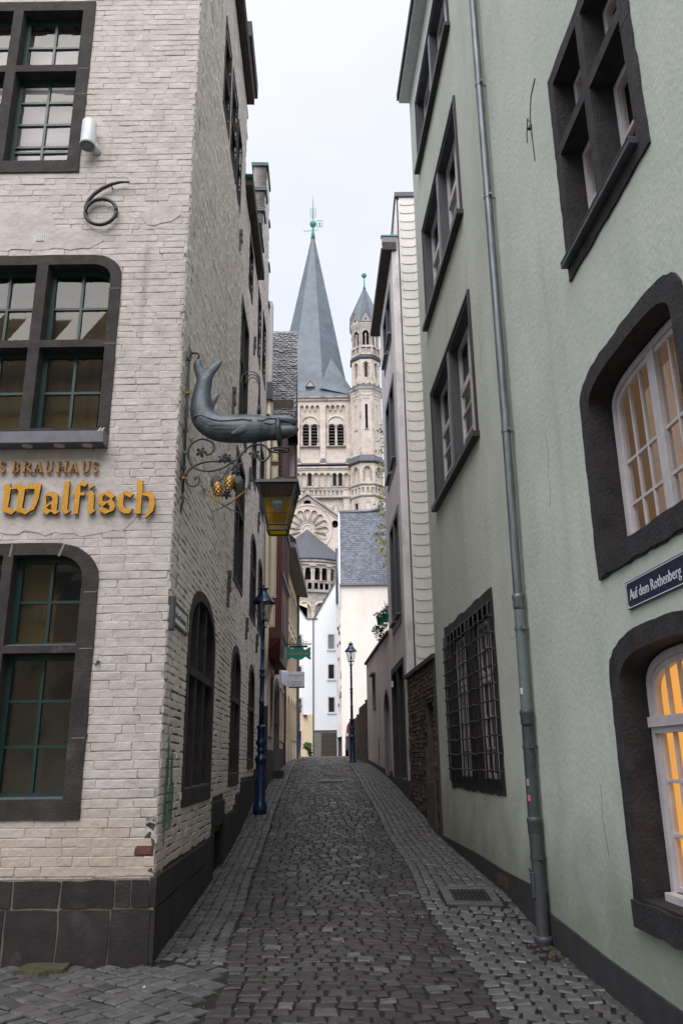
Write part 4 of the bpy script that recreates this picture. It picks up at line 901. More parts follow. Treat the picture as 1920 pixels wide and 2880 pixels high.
m = MB(); slab(m, WG, [(17.14, -2), (20.94, -2), (20.94, -.40), (17.14, -.42)], (), .03, -.02); wbar(m, WGs, gx-.03, gx+.9, -2, -.42, .03, -.02); m.build('plinth', 'plinth_grey', g2)
m = MB(); wbar(m, WG, 20.15, 20.35, 1.72, 1.86, .04, .0); m.build('meter_box', 'fixture_white', g2)

# ------------------------------------------------------------------ low house with roof terrace
lx, ly = GX(20.93), 20.95
LX2 = lambda y: lx+VPX(838)*(y-ly)
WO = Wall((LX2(21), 21), (LX2(28), 28), (-1, 0), 'y')
lh = thing('low_house', (lx, ly, -.5), 'low rendered grey outbuilding with an arched door and tiny window', 'outbuilding')
door = shape(21.35, 22.55, -1.5, 1.72, 'arch', .5, n=2)
m = MB(); slab(m, WO, [(20.95, -2), (28.2, -2), (28.2, 3.17), (20.95, 3.17)], [door, rect(24.95, 25.75, 1.55, 2.52), rect(24.2, 24.5, -.62, .62)], 0, -.3)
m.hexa([(LX2(28.2)+.28, 28.19, -2), (5, 28.19, -2), (5, 28.2, -2), (LX2(28.2)+.28, 28.2, -2), (LX2(28.2)+.28, 28.19, 3.17), (5, 28.19, 3.17), (5, 28.2, 3.17), (LX2(28.2)+.28, 28.2, 3.17)])
m.build('wall', 'grey_wall', lh)
m = MB(); wbar(m, WO, 20.95, 28.25, 3.17, 3.24, .07, -4); m.build('roof_cap', 'asphalt_cap', lh)
m = MB(); wface(m, WO, door, [], -.25); m.build('door', 'void', lh)
m = MB(); slab(m, WO, shape(21.25, 22.65, -1.5, 1.82, 'arch', .55, n=2), [shape(21.36, 22.54, -1.5, 1.71, 'arch', .5, n=2)], .015, -.1); m.build('door_surround', 'concrete', lh)
m = MB(); slab(m, WO, rect(24.9, 25.8, 1.5, 2.57), [rect(24.98, 25.72, 1.58, 2.49)], .03, -.1); wn = m.build('window', 'concrete', lh); m = MB(); m.add([WO(24.9, 1.5, -.12), WO(25.8, 1.5, -.12), WO(25.8, 2.5, -.12), WO(24.9, 2.5, -.12)], [(0, 1, 2, 3)]); m.build('pane', 'dark_glass', wn); m = MB(); wbar(m, WO, 24.85, 25.9, 2.52, 2.58, .12, 0); m.build('hood', 'concrete', wn)
m = MB(); 
for q in range(12): wbar(m, WO, 24.2, 24.5, -.6+q*.1, -.54+q*.1, .01, -.06)
m.build('vent', 'concrete', lh)
m = MB(); slab(m, WO, [(20.96, -2), (21.3, -2), (21.3, -.28), (20.96, -.28)], (), .04, -.02); slab(m, WO, [(22.62, -2), (28.22, -2), (28.22, .02), (22.62, -.25)], (), .035, -.02); m.build('plinth', 'plinth_grey', lh)

# ------------------------------------------------------------------ brown yard walls beyond
for (y0, y1, zt, lab, dx) in ((28.3, 31.8, 1.92, 'taller dark brown brick yard wall just past the low outbuilding', .0), (31.9, 38, 1.62, 'lower reddish brown garden wall nearest the parked van', -.05)):
    t = thing('yard_wall', (LX2(y0), y0, 0), lab, 'wall'); Wy = Wall((LX2(y0)-.02+dx, y0), (LX2(y1)-.02+dx, y1), (-1, 0), 'y'); Wf = Wall((LX2(y0)-.02+dx, y0), (4, y0), (0, -1), 'x')
    m = MB(); wbar(m, Wy, y0, y1, -1, zt, 0, -.3); wbar(m, Wf, LX2(y0)-.02+dx, 4, -1, zt, 0, -.3); m.build('wall', 'old_brick', t)
    m = MB(); wbar(m, Wf, LX2(y0)-.06+dx, 4, zt, zt+.07, .03, -.35); m.build('coping', 'dark_red', t)
    bb = MB()
    for b in lay(Wf, 'B', LX2(y0)-.0+dx, LX2(y0)+.9, .0, zt-.03, [], [], lambda a: zt): v, f = brick_geo(Wf, b[2], b[3], b[4], b[5], .01, rb); bb.add(v, f)
    for b in lay(Wy, 'B', y0, y1, .0, zt-.03, [], [], lambda a: zt): v, f = brick_geo(Wy, b[2], b[3], b[4], b[5], .01, rb); bb.add(v, f)
    tag(bb.build('brickwork', 'old_brick', t), kind='stuff')
m = MB(); m.box(1.02, 1.14, 30.0, 30.1, 1.9, 2.95); tag(m.build('vent_pipe', 'asphalt_cap'), 'square brown metal post standing on the taller yard wall', 'post')

for P_ in ([(6.9, 2.9), (6.86, 2.7), (6.93, 2.5), (6.9, 2.33), (6.97, 2.2)], [(8.3, 1.23), (8.45, 1.24), (8.6, 1.22), (8.72, 1.25)], [(6.4, -.2), (6.43, -.45), (6.38, -.7)], [(9.1, 5.2), (9.05, 5.0), (9.12, 4.75), (9.08, 4.6)], [(11.0, -.55), (11.2, -.75), (11.15, -.95)]):
    m = MB(); m.tube([WR(a, z, .0005) for a, z in P_], .0016, 4); m.build('crack', 'plinth_grey', gw)
for (x0, x1, zc) in ((4.28, 4.43, 4.95), (5.74, 5.87, 5.1), (5.74, 5.87, 4.4)): m = MB(); wbar(m, WR, x0, x1, zc, zc+.008, .0225, .01); m.build('stone_joint', 'plinth_grey', gw)
for (x0, x1, zc) in ((5.77, 5.94, 2.1), (5.77, 5.94, 2.55), (5.77, 5.93, .40), (5.77, 5.93, -.3)): m = MB(); wbar(m, WR, x0, x1, zc, zc+.008, .0225, .01); m.build('stone_joint', 'plinth_grey', gw)
# the houses across the square behind the viewer, mirrored in the panes
bh = thing('square_house', (-4, -15, -1.6), 'long tan house with dark roof across the square mirrored in the front windows', 'house')
m = MB(); m.box(-26, 4, -24, -15, -2, 13); m.build('wall', 'ochre_wall', bh)
m = MB(); m.add([(-26, -14.8, 13), (4, -14.8, 13), (4, -19.5, 20), (-26, -19.5, 20), (4, -24, 13), (-26, -24, 13)], [(0, 1, 2, 3), (3, 2, 4, 5), (0, 3, 5), (1, 4, 2)]); m.build('roof', 'roof_dark', bh)
for i in range(11):
    for j in range(5): m = MB(); m.box(-25+i*2.6, -23.8+i*2.6, -15, -14.94, -.2+j*2.7, 1.5+j*2.7); m.build('window', 'fixture_white', bh); m = MB(); m.box(-24.9+i*2.6, -23.9+i*2.6, -14.96, -14.92, -.1+j*2.7, 1.4+j*2.7); m.build('pane', 'dark_glass', bh)
# ------------------------------------------------------------------ left side beyond the brick house
class FW_(Wall):                     # frontal or turned facet with a in metres from its own origin
    def __init__(s, o, t, n):
        s.p = Vector((o[0], o[1], 0)); s.t = Vector((t[0], t[1], 0)).normalized(); s.n = Vector((n[0], n[1], 0)).normalized(); s.k = 0
        s.flip = (s.t.cross(Vector((0, 0, 1)))).dot(s.n) < 0
    def __call__(s, a, z, d=0.0): return s.p+s.t*a+Vector((0, 0, z))+s.n*d
def front(Y): return FW_((0, Y), (1, 0), (0, -1))
def PX(Y, *q):                       # photo pixels -> (x, z) on the frontal plane at Y
    o = []
    for u, v in q: p = at(u, v, Y); o.append((p.x, p.z))
    return o
def pxr(Y, u0, v0, u1, v1):          # pixel box -> rectangle (x0, x1, z0, z1)
    (x0, z1), (x1, z0) = PX(Y, (u0, v0), (u1, v1)); return x0, x1, z0, z1

th = thing('timber_house', (-1.8, 18.45, -.5), 'narrow old house with a dark red timber bay, cream panels and slate roof', 'house')
WD = Wall((-1.745, 18.44), (-1.98, 27.2), (1, 0), 'y'); WDf = front(18.44)
m = MB(); slab(m, WD, [(18.44, -1.5), (27.2, -1.5), (27.2, 9.0), (18.44, 9.0)], [rect(19.3, 20.5, .65, 2.0), shape(21.6, 22.8, -1.4, 2.0, 'arch', .4, n=2), rect(23.6, 24.6, .9, 2.1), rect(25.2, 26.2, .9, 2.1)], 0, -.3)
m.build('side_wall', 'pink_wall', th)
m = MB(); wbar(m, WDf, -5, -1.746, -1.5, 11.6, .0, -.3); m.build('front_wall', 'pale_plaster', th)
m = MB(); wbar(m, WDf, -2.2, -1.72, -1.5, pxr(18.4, 742, 1985, 757, 1990)[3], .03, -.1); wbar(m, WD, 18.44, 21.5, -1.5, .25, .03, -.01); wbar(m, WD, 22.9, 27.1, -1.5, .35, .03, -.01); m.build('plinth', 'plinth_grey', th)
m = MB(); slab(m, WD, shape(21.45, 22.95, -1.4, 2.15, 'arch', .5, n=2), [shape(21.6, 22.8, -1.4, 2.0, 'arch', .4, n=2)], .06, -.05); wbar(m, WD, 21.4, 21.7, .9, 1.02, .14, 0); wbar(m, WD, 21.45, 21.62, 2.2, 2.75, .12, 0); m.build('door_surround', 'concrete', th, bevel=.02)
m = MB(); wbar(m, WD, 19.2, 27.0, -1.4, 2.6, -.26, -.28); m.build('pane', 'void', th)
for y in (19.3, 23.6, 25.2): m = MB(); slab(m, WD, rect(y-.12, y+1.32, .55, 2.2), [rect(y, y+1.2, .68, 2.06)], .03, -.06); m.build('window_surround', 'tan_stone', th)
m = MB(); m.box(-1.80, -1.60, 22.6, 22.75, -.35, 2.0) if False else wbar(m, WD, 26.6, 26.75, -1, 5, .08, 0); m.build('red_pipe', 'dark_red', th)
m = MB(); m.box(-1.86, -1.55, 20.7, 21.5, -.8, -.22); m.build('door_step', 'plinth_grey', th, bevel=.02)
# bay with timber posts and cream panels
YB = 18.62; bx0 = -1.9; bx1 = at(790, 1600, YB).x; zb = at(770, 1795, YB).z; zt = at(770, 1172, YB).z
m = MB(); m.box(bx0, bx1, YB, 21.4, zb, zt); bay = m.build('bay', 'dark_red', th)
m = MB(); m.hexa([(bx0, YB+.1, zb-.42), (bx1-.03, YB+.25, zb-.46), (bx1-.03, 21.3, zb-.46), (bx0, 21.3, zb-.42), (bx0, YB-.02, zb), (bx1+.02, YB-.02, zb), (bx1+.02, 21.42, zb), (bx0, 21.42, zb)]); m.build('bracket', 'dark_red', bay)
Wb = front(YB)
for (u0, v0, u1, v1) in ((760, 1505, 776, 1681), (757, 1702, 773, 1764), (764, 1311, 781, 1490), (766, 1236, 782, 1298), (768, 1180, 784, 1224)):
    x0, x1, z0, z1 = pxr(YB, u0, v0, u1, v1)
    m = MB(); wbar(m, Wb, x0, x1, z0, z1, .012, -.01); m.build('panel', 'panel_cream', bay)
    m = MB(); slab(m, Wb, rect(x0+.02, x1-.02, z0+.025, z1-.025), [rect(x0+.028, x1-.028, z0+.034, z1-.034)], .016, .012); m.build('panel_line', 'bronze_paint', bay)
Wbs = Wall((bx1, YB), (bx1, 21.4), (1, 0), 'y')
for k in range(6):
    m = MB(); wbar(m, Wbs, YB+.05+k*.45, YB+.15+k*.45, zb, zt, .03, -.01); m.build('post', 'dark_red', bay)
    if k < 5: m = MB(); wbar(m, Wbs, YB+.19+k*.45, YB+.46+k*.45, zb+.2, zb+1.3, .012, -.01); m.build('panel', 'panel_cream', bay)
m = MB(); wbar(m, Wbs, YB, 21.4, zb+1.5, zb+1.6, .05, -.01); wbar(m, Wbs, YB, 21.4, zb+2.9, zb+3.0, .05, -.01); m.build('rail', 'dark_red', bay)
# drain pipe in front
xq = at(753, 1300, 18.3); m = MB(); m.tube([(xq.x+.0, 18.35, at(757, 1115, 18.35).z), (at(751, 1500, 18.35).x, 18.35, at(751, 1500, 18.35).z), (at(750, 1780, 18.35).x, 18.35, at(750, 1780, 18.35).z), (at(747, 1900, 18.35).x, 18.35, at(747, 1900, 18.35).z)], .05, 12); m.build('rain_pipe', 'panel_cream', th, smooth=True)
m = MB(); m.box(xq.x-.09, xq.x+.1, 18.22, 18.42, at(757, 1120, 18.3).z-.05, at(757, 1068, 18.3).z-.1); m.build('rain_head', 'roof_dark', th)
# upper storey reaching out over the alley and its slate slope
YU = 21.6; ux1 = at(832, 1300, YU).x; uz0 = at(820, 1340, YU).z; uz1 = at(820, 1170, YU).z
m = MB(); m.box(-5, ux1, YU, YU+.5, uz0, uz1+.02); m.build('jetty', 'pink_wall', th)
m = MB(); m.box(ux1-.02, ux1+.02, YU-.03, YU+.5, uz0-.05, uz1); m.box(ux1-.42, ux1-.32, YU-.04, YU, uz0, uz1); m.build('jetty_post', 'dark_red', th)
x0, x1, z0, z1 = pxr(19.4, 758, 932, 833, 1164)
x0 -= .25
yb, yt = 19.4, 21.0
z1 = at(795, 935, yt).z; z0 = at(795, 1164, yb).z; xr0 = at(826, 1164, yb).x; xr1 = at(833, 935, yt).x
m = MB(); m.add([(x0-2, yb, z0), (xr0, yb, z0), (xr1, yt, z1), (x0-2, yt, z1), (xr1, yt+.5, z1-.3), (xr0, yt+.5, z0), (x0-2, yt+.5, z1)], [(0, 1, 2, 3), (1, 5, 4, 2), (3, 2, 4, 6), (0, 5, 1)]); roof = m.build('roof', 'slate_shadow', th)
m = MB(); m.box(x0-1, xr0+.02, yb-.02, yb+.05, z0-.06, z0+.01); m.build('eaves_board', 'fixture_white', th)
m = MB(); m.box(-3, xr0-.01, yb+.02, 21.6, uz1-.5, z0); m.build('eaves_wall', 'old_mortar', th)
rs = random.Random(2); nr = 40; sme = {}
for k in range(6):
    q = MB(); w_ = .155; h_ = (z1-z0)/nr; dy = (yt-yb)/nr; r_ = random.Random(k)
    P = [(-w_*.5, -.2*h_-r_.uniform(0, .01)), (-w_*.15, -.9*h_), (w_*.3, -1.1*h_), (w_*.52, -.35*h_), (w_*.52, 1.2*h_), (-w_*.5, 1.2*h_)]
    fr = [Vector((a, b*dy/h_-.030+.010*b/h_, b)) for a, b in P]; bk = [p+Vector((0, .012, -.0)) for p in fr]
    q.add(fr+bk, [(0, 1, 2, 3, 4, 5)]+[(i, i+6, (i+1) % 6+6, (i+1) % 6) for i in range(6)])
    me = bpy.data.meshes.new('slate'); me.from_pydata(q.v, [], q.f); me.materials.append(M['old_slate']); sme[k] = me
for j in range(nr):
    t = (j+.5)/nr; y = yb+(yt-yb)*t; z = z0+(z1-z0)*t; xe = xr0+(xr1-xr0)*t
    nc = 7
    for i in range(nc):
        x = xe-.06-i*.128+(j % 2)*.03; o = bpy.data.objects.new('slate', sme[rs.randrange(6)]); COL.objects.link(o); o.location = (x, y-.006, z+rs.uniform(-.012, .012)); o.rotation_euler = (rs.uniform(-.22, -.08), rs.uniform(-.06, .14), 0); attach(o, roof)

# ochre house
oh = thing('ochre_house', (-2.1, 28, .1), 'long ochre rendered house with tall windows and overhanging eave at the alley top', 'house')
WY = Wall((-2.13, 27.25), (-2.10, 36), (1, 0), 'y')
hs = []
for k in range(6):
    y = 27.6+k*1.4
    hs += [shape(y, y+.72, -.2 if k in (2, 3) else .9, 2.35, 'arch', .36, n=2), rect(y, y+.72, 3.15, 4.75), rect(y, y+.72, 5.25, 6.6)]
m = MB(); slab(m, WY, [(27.25, -1), (36, -1), (36, 7.2), (27.25, 7.2)], hs, 0, -.25); m.box(-8, -2.11, 35.98, 36.0, -1, 7.2); m.box(-8, -2.14, 27.25, 27.3, -1, 7.2); m.build('wall', 'ochre_wall', oh)
m = MB(); wbar(m, WY, 27.25, 36, -1, 7, -.2, -.22); m.build('pane', 'dark_glass', oh)
for h in hs:
    a0, a1, z0, z1 = min(p[0] for p in h), max(p[0] for p in h), min(p[1] for p in h), max(p[1] for p in h)
    m = MB(); slab(m, WY, shape(a0-.12, a1+.12, z0-.12, z1+.12, 'arch' if len(h) > 4 else 'rect', .45, n=2), [h], .05, -.1); m.build('window_surround', 'tan_stone', oh)
for k in range(7):
    y = 27.3+k*1.4; m = MB(); wbar(m, WY, y, y+.22, -1, .62, .035, 0); m.build('plinth', 'pale_plaster', oh)
m = MB(); m.hexa([WY(27.1, 7.25, -.2), WY(36.2, 7.25, -.2), WY(36.2, 7.15, .50), WY(27.1, 7.15, .50), WY(27.1, 7.45, -.2), WY(36.2, 7.45, -.2), WY(36.2, 7.33, .50), WY(27.1, 7.33, .50)]); m.build('eave', 'concrete', oh)
m = MB(); wbar(m, WY, 27.1, 36.25, 7.2, 7.26, .52, .47); m.build('gutter', 'fixture_white', oh)
m = MB(); m.add([WY(27.0, 7.45, .5), WY(36.2, 7.45, .5), WY(36.2, 10.3, -3), WY(27.0, 10.3, -3)], [(0, 1, 2, 3)]); m.add([WY(36.2, 7.4, .4), WY(36.2, 10.3, -3), WY(36.2, 7.4, -6)], [(0, 1, 2)]); m.build('roof', 'roof_dark', oh)
x0, x1, z0, z1 = pxr(36.15, 829, 1675, 836, 2130); m = MB(); m.box(x0, x1, 36.05, 36.4, z0-1, z1); m.build('corner_pier', 'concrete', oh); m = MB(); m.tube([(x1+.03, 36.1, z0-.5), (x1+.03, 36.1, z1)], .045, 8); m.build('rain_pipe', 'dark_pipe', oh)

# ------------------------------------------------------------------ white houses closing the alley
Y0 = 67.0; W0 = front(Y0)
wh = thing('white_house', (-1.6, Y0, .3), 'plain white gabled house with three small windows above a brown garage', 'house')
P = PX(Y0, (881, 2160), (946, 2160), (946, 1634), (941.6, 1642), (884, 1741), (881, 1741)); P[2] = (P[1][0]+.35, P[3][1]+.6)
P[1] = (P[2][0], P[1][1])
wl = [pxr(Y0, *b) for b in ((919.5, 1782, 942.5, 1828), (920, 1866, 942.5, 1912), (920.5, 1958, 943.5, 2006))]
gd = pxr(Y0, 903, 2061, 944, 2150)
m = MB(); slab(m, W0, P, [rect(*b, .05) for b in wl], 0, -.3); m.build('wall', 'white_wall', wh)
for b in wl:
    m = MB(); slab(m, W0, rect(*b), [rect(*b, .10)], .03, -.18); wn = m.build('window', 'white_paint', wh); m = MB(); wbar(m, W0, b[0]-.05, b[1]+.05, b[2]-.06, b[2]+.04, .10, 0); m.build('sill', 'fixture_white', wn); m = MB(); wbar(m, W0, b[0]+.05, b[1]-.05, b[2]+.05, b[3]-.05, -.12, -.14); m.build('pane', 'dark_glass', wn)
m = MB(); wbar(m, W0, wl[0][0]+.1, wl[0][1]-.1, wl[0][2]+.1, wl[0][3]-.1, -.05, -.06); m.build('curtain', 'curtain', wn) if False else m.build('curtain', 'grey_pipe', wn)
b = pxr(Y0, 881, 2056, 948, 2160); m = MB(); slab(m, W0, rect(b[0], b[1], b[2], b[3]), [rect(gd[0], b[1]-.03, b[2]+.01, gd[3])], .05, -.2); m.build('garage_front', 'concrete', wh)
m = MB(); wbar(m, W0, b[0], b[1], b[3], b[3]+.05, .12, -.05); m.build('string_course', 'dark_red', wh)
gdo = MB(); wbar(gdo, W0, gd[0], b[1]-.02, gd[2]-1, gd[3], .03, .005); gdo = gdo.build('garage_door', 'garage', wh)
for k in range(5): m = MB(); wbar(m, W0, gd[0], b[1]-.02, gd[3]-.28-.42*k, gd[3]-.26-.42*k, -.0+.036, .02); m.build('door_rib', 'void', gdo)
m = MB(); p = PX(Y0-.05, (881, 1742), (881, 2160)); m.tube([(p[0][0], Y0-.06, p[0][1]), (p[1][0], Y0-.06, p[1][1])], .05, 8); m.build('rain_pipe', 'dark_pipe', wh)
q = PX(Y0, (884, 1739), (942, 1640)); m = MB(); m.hexa([(q[0][0], Y0-.15, q[0][1]), (q[1][0], Y0-.15, q[1][1]), (q[1][0], Y0+8, q[1][1]), (q[0][0], Y0+8, q[0][1]), (q[0][0]-.05, Y0-.15, q[0][1]+.09), (q[1][0]-.05, Y0-.15, q[1][1]+.09), (q[1][0]-.05, Y0+8, q[1][1]+.09), (q[0][0]-.05, Y0+8, q[0][1]+.09)]); m.build('roof', 'roof_dark', wh)
w2 = thing('white_house', (-3.2, Y0, .3), 'white gable house with a yellow ground floor and pink window surrounds', 'house')
P = PX(Y0, (828, 2160), (880.4, 2160), (880.4, 1742), (862.5, 1742), (828, 1692))
wl = [pxr(Y0, *b) for b in ((836, 1786, 849, 1832), (836, 1873, 849, 1915), (836, 1963, 849, 2007), (836, 2054, 849, 2102))]
m = MB(); slab(m, W0, P, [rect(*b, .05) for b in wl], 0, -.3); m.build('wall', 'white_wall', w2)
b = pxr(Y0, 828, 2010, 880, 2160); m = MB(); slab(m, W0, rect(*b), [rect(wl[3][0], wl[3][1], wl[3][2], wl[3][3])], .03, .0); m.build('ground_floor_render', 'yellow_wall', w2)
for b in wl: m = MB(); slab(m, W0, rect(b[0]-.08, b[1]+.06, b[2]-.08, b[3]+.08), [rect(*b, .06)], .06, -.15); wn = m.build('window', 'pink_wall', w2); m = MB(); wbar(m, W0, b[0], b[1], b[2], b[3], -.10, -.12); m.build('pane', 'dark_glass', wn)
q = PX(Y0, (828, 1692), (862.5, 1741)); m = MB(); m.hexa([(q[0][0], Y0-.15, q[0][1]-.02), (q[1][0], Y0-.15, q[1][1]-.02), (q[1][0], Y0+8, q[1][1]-.02), (q[0][0], Y0+8, q[0][1]-.02), (q[0][0], Y0-.15, q[0][1]+.07), (q[1][0], Y0-.15, q[1][1]+.07), (q[1][0], Y0+8, q[1][1]+.07), (q[0][0], Y0+8, q[0][1]+.07)]); m.box(q[1][0], q[1][0]+.9, Y0-.1, Y0+8, q[1][1]-.03, q[1][1]+.05); m.build('roof', 'roof_dark', w2)
p = at(858, 2012, 66.9); m = MB(); m.box(p.x-.15, p.x+.15, 66.6, 67, p.z-.08, p.z+.05); m.build('wall_lamp', 'asphalt_cap', w2)

# narrow rough wall between the white and the cream house
nh = thing('narrow_house', (-.4, 58, .3), 'narrow stained grey house wall with pocked plaster left of the cream gable', 'house')
x0, x1, z0, z1 = pxr(58, 944, 1690, 966, 2068); Wn = front(58)
m = MB(); m.hexa([(x0, 58, z0-.15), (x1+.6, 58, z0+.1), (x1+.6, 66, z0+.1), (x0, 66, z0-.15), (x0, 58, z1+3), (x1+.6, 58, z1+3), (x1+.6, 66, z1+3), (x0, 66, z1+3)]); m.build('wall', 'pale_plaster', nh)
rr = random.Random(6)
for q in range(16): a, z = rr.uniform(x0+.05, x0+.33), rr.uniform(z0+.2, z1-.3); m = MB(); m.add([Wn(a, z, .01), Wn(a+.07, z-.1, .01), Wn(a+.1, z+.12, .01), Wn(a+.04, z+.25, .01)], [(0, 1, 2, 3)]); m.build('pock_mark', 'old_mortar', nh)
m = MB(); m.box(x0+.05, x1+.6, 58.5, 66, -1, z0); m.build('ground_floor', 'asphalt_cap', nh)
a, b_ = PX(57.9, (949, 1545), (953, 1697)); m = MB(); m.tube([(a[0], 57.85, a[1]), (b_[0], 57.85, b_[1])], .11, 10); m.build('rain_pipe', 'zinc', nh, smooth=True)
m = MB(); m.box(at(943, 1600, 57.95).x, at(956, 1600, 57.95).x, 57.9, 57.98, at(950, 1697, 58).z, at(950, 1543, 58).z); m.build('side_sheet', 'roof_dark', nh)

# cream house with big slate slope
YC = 50.0; Wc = front(YC)
ch = thing('cream_house', (1.3, YC, .3), 'tall cream rendered house with a steep blue grey slate roof', 'house')
x0, x1, z0, z1 = pxr(YC, 956, 1645, 1100, 2140); x0b = at(964, 2090, YC).x
m = MB(); m.hexa([(x0b-.05, YC, -.5), (6, YC, -.5), (6, 60, -.5), (x0b-.05, 60, -.5), (x0-.0, YC, z1), (6, YC, z1), (6, 60, z1), (x0, 60, z1)]); m.build('wall', 'cream', ch)
yr = 54.5; zr = at(1000, 1442, yr).z; xl = x0-.04
zr2 = zr
m = MB(); m.add([(xl, YC-.12, z1), (6, YC-.12, z1), (6, yr, zr), (at(956, 1447, yr).x, yr, zr), (xl, 59, z1), (6, 59, z1)], [(0, 1, 2, 3), (0, 3, 4), (3, 2, 5, 4)]); roof = m.build('roof', 'roof_dark', ch)
m = MB(); m.box(xl, 6, YC-.22, YC-.1, z1-.06, z1+.03); m.build('gutter', 'zinc', ch)
m = MB(); m.tube([(xl-.02, YC-.15, z1-1.5), (xl-.02, YC-.15, z1)], .06, 8); m.hexa([(xl-.05, YC-.16, z1), (xl+.06, YC-.16, z1), (xl+.06, yr, zr), (xl-.05, yr, zr), (xl-.05, YC-.16, z1+.1), (xl+.06, YC-.16, z1+.1), (xl+.06, yr, zr+.1), (xl-.05, yr, zr+.1)]); m.build('verge', 'fixture_white', ch)
rs = random.Random(12); nrow = 38; sm = MB(); slope = Vector((0, yr-YC+.12, zr-z1)); sl = slope.normalized(); up_n = Vector((0, -sl.z, sl.y)); cnt = 0; pcs = []
for j in range(nrow):
    for i in range(24):
        x = xl+.10+i*.26+(j % 2)*.1+rs.uniform(-.03, .03)-.0*j
        if x > 4.2: continue
        o_ = Vector((x, YC-.12, z1))+slope*((j+.2)/nrow)+up_n*.03; a = .03*rs.uniform(-1, 1)
        w_, h_ = .15, slope.length/nrow*1.35
        pts = [(-w_, h_), (-w_, .35*h_), (-w_*.2, -.1*h_), (w_*.9, 0), (w_, h_)]
        fr = [o_+Vector((1, 0, 0))*px_+sl*(py-.03*px_*(j % 3))+up_n*(.025*(1-py/h_)+a*px_*2) for px_, py in pts]; bk = [p-up_n*.03 for p in fr]
        pcs.append((fr+bk, [(0, 1, 2, 3, 4)]+[(k, k+5, (k+1) % 5+5, (k+1) % 5) for k in range(5)], x))
pcs.sort(key=lambda p: (p[0][0].z)); 
for i, (v, f, x) in enumerate(pcs):
    if i < 220 and x < 3.2:
        me = bpy.data.meshes.new('slate'); c = v[0].copy(); me.from_pydata([p-c for p in v], [], f); me.materials.append(M['slate']); o = bpy.data.objects.new('slate', me); COL.objects.link(o); o.location = c; attach(o, roof)
    else: sm.add(v, f)
tag(sm.build('slating', 'slate', roof), kind='stuff')
m = MB(); m.tube([(xl, yr, zr), (2.0, yr, zr+.1), (2.6, yr, zr+.25), (2.85, yr-.1, zr+.75)], .16, 8); m.build('ridge', 'zinc', ch, smooth=True)

# ------------------------------------------------------------------ church
cx, cy = -3.55, 100.7
chh = thing('church', (cx, cy, .3), 'Romanesque stone church with a slate spire, corner turret, galleried apse and rosette gable', 'church')
YT = 95.0; WT = front(YT)
H = lambda v, Y, u=900: at(u, v, Y).z
tx0, tx1 = -9.25, at(990, 1200, YT).x
panels = []
for (u0, u1) in ((841, 900.5), (914.4, 974)):
    pts = PX(YT, (u0, 1301), (u1, 1301)); x0, x1 = pts[0][0], pts[1][0]; zb_, zs, zt_, zd = pts[0][1], H(1147, YT), H(1139, YT), H(1154, YT)
    n = 4; wv = (x1-x0)/n; top = []
    for k in range(n):
        c = x1-wv*(k+.5); r_ = wv*.38
        for t in range(7): th_ = math.pi*t/6; top.append((c+r_*math.cos(th_), zs+(zt_-zs)*math.sin(th_)))
        if k < n-1: top += [(c-r_, zd), (c-wv+r_, zd)]
    panels.append([(x0, zb_), (x1, zb_)]+top)
lights = [pxr(YT, a, 1190, b, 1253) for a, b in ((851, 868.5), (874.6, 893), (924, 942), (948, 967.4))]
lsh = [shape(*l, 'arch', (l[1]-l[0])/2, n=2) for l in lights]
m = MB(); slab(m, WT, [(tx0, 20), (tx1, 20), (tx1, H(1118, YT)), (tx0, H(1118, YT))], panels, 0, -.35)
m.box(tx0, tx0+.02, YT, 104, 18, H(1118, YT)); m.box(tx1-.02, tx1, YT, 104, 18, H(1118, YT))
tw = m.build('tower', 'church_stone', chh)
m = MB()
for i, pn in enumerate(panels): wface(m, WT, [(min(p[0] for p in pn)-.02, pn[0][1]-.02), (max(p[0] for p in pn)+.02, pn[0][1]-.02), (max(p[0] for p in pn)+.02, H(1136, YT)), (min(p[0] for p in pn)-.02, H(1136, YT))], lsh[2*i:2*i+2], -.34)
for l in lsh: wside(m, WT, l, -.34, -1.0, True)
m.build('recessed_panel', 'church_stone', tw)
for l, s_ in zip(lights, lsh):
    m = MB(); wbar(m, WT, l[0]-.05, l[1]+.05, l[2]-.05, l[3]+.05, -.95, -1.0); m.build('opening', 'void', tw)
    for k in range(7): z = l[2]+.18+k*(l[3]-l[2]-.1)/7; m = MB(); m.hexa([WT(l[0], z, -.8), WT(l[1], z, -.8), WT(l[1], z-.12, -.42), WT(l[0], z-.12, -.42), WT(l[0], z+.03, -.8), WT(l[1], z+.03, -.8), WT(l[1], z-.09, -.42), WT(l[0], z-.09, -.42)]); m.build('louvre', 'louver_edge', tw)
    m = MB(); slab(m, WT, shape(l[0]-.12, l[1]+.12, l[2], l[3]+.12, 'arch', (l[1]-l[0])/2+.12, n=2), [s_], -.25, -.40); m.build('arch_moulding', 'church_trim', tw)
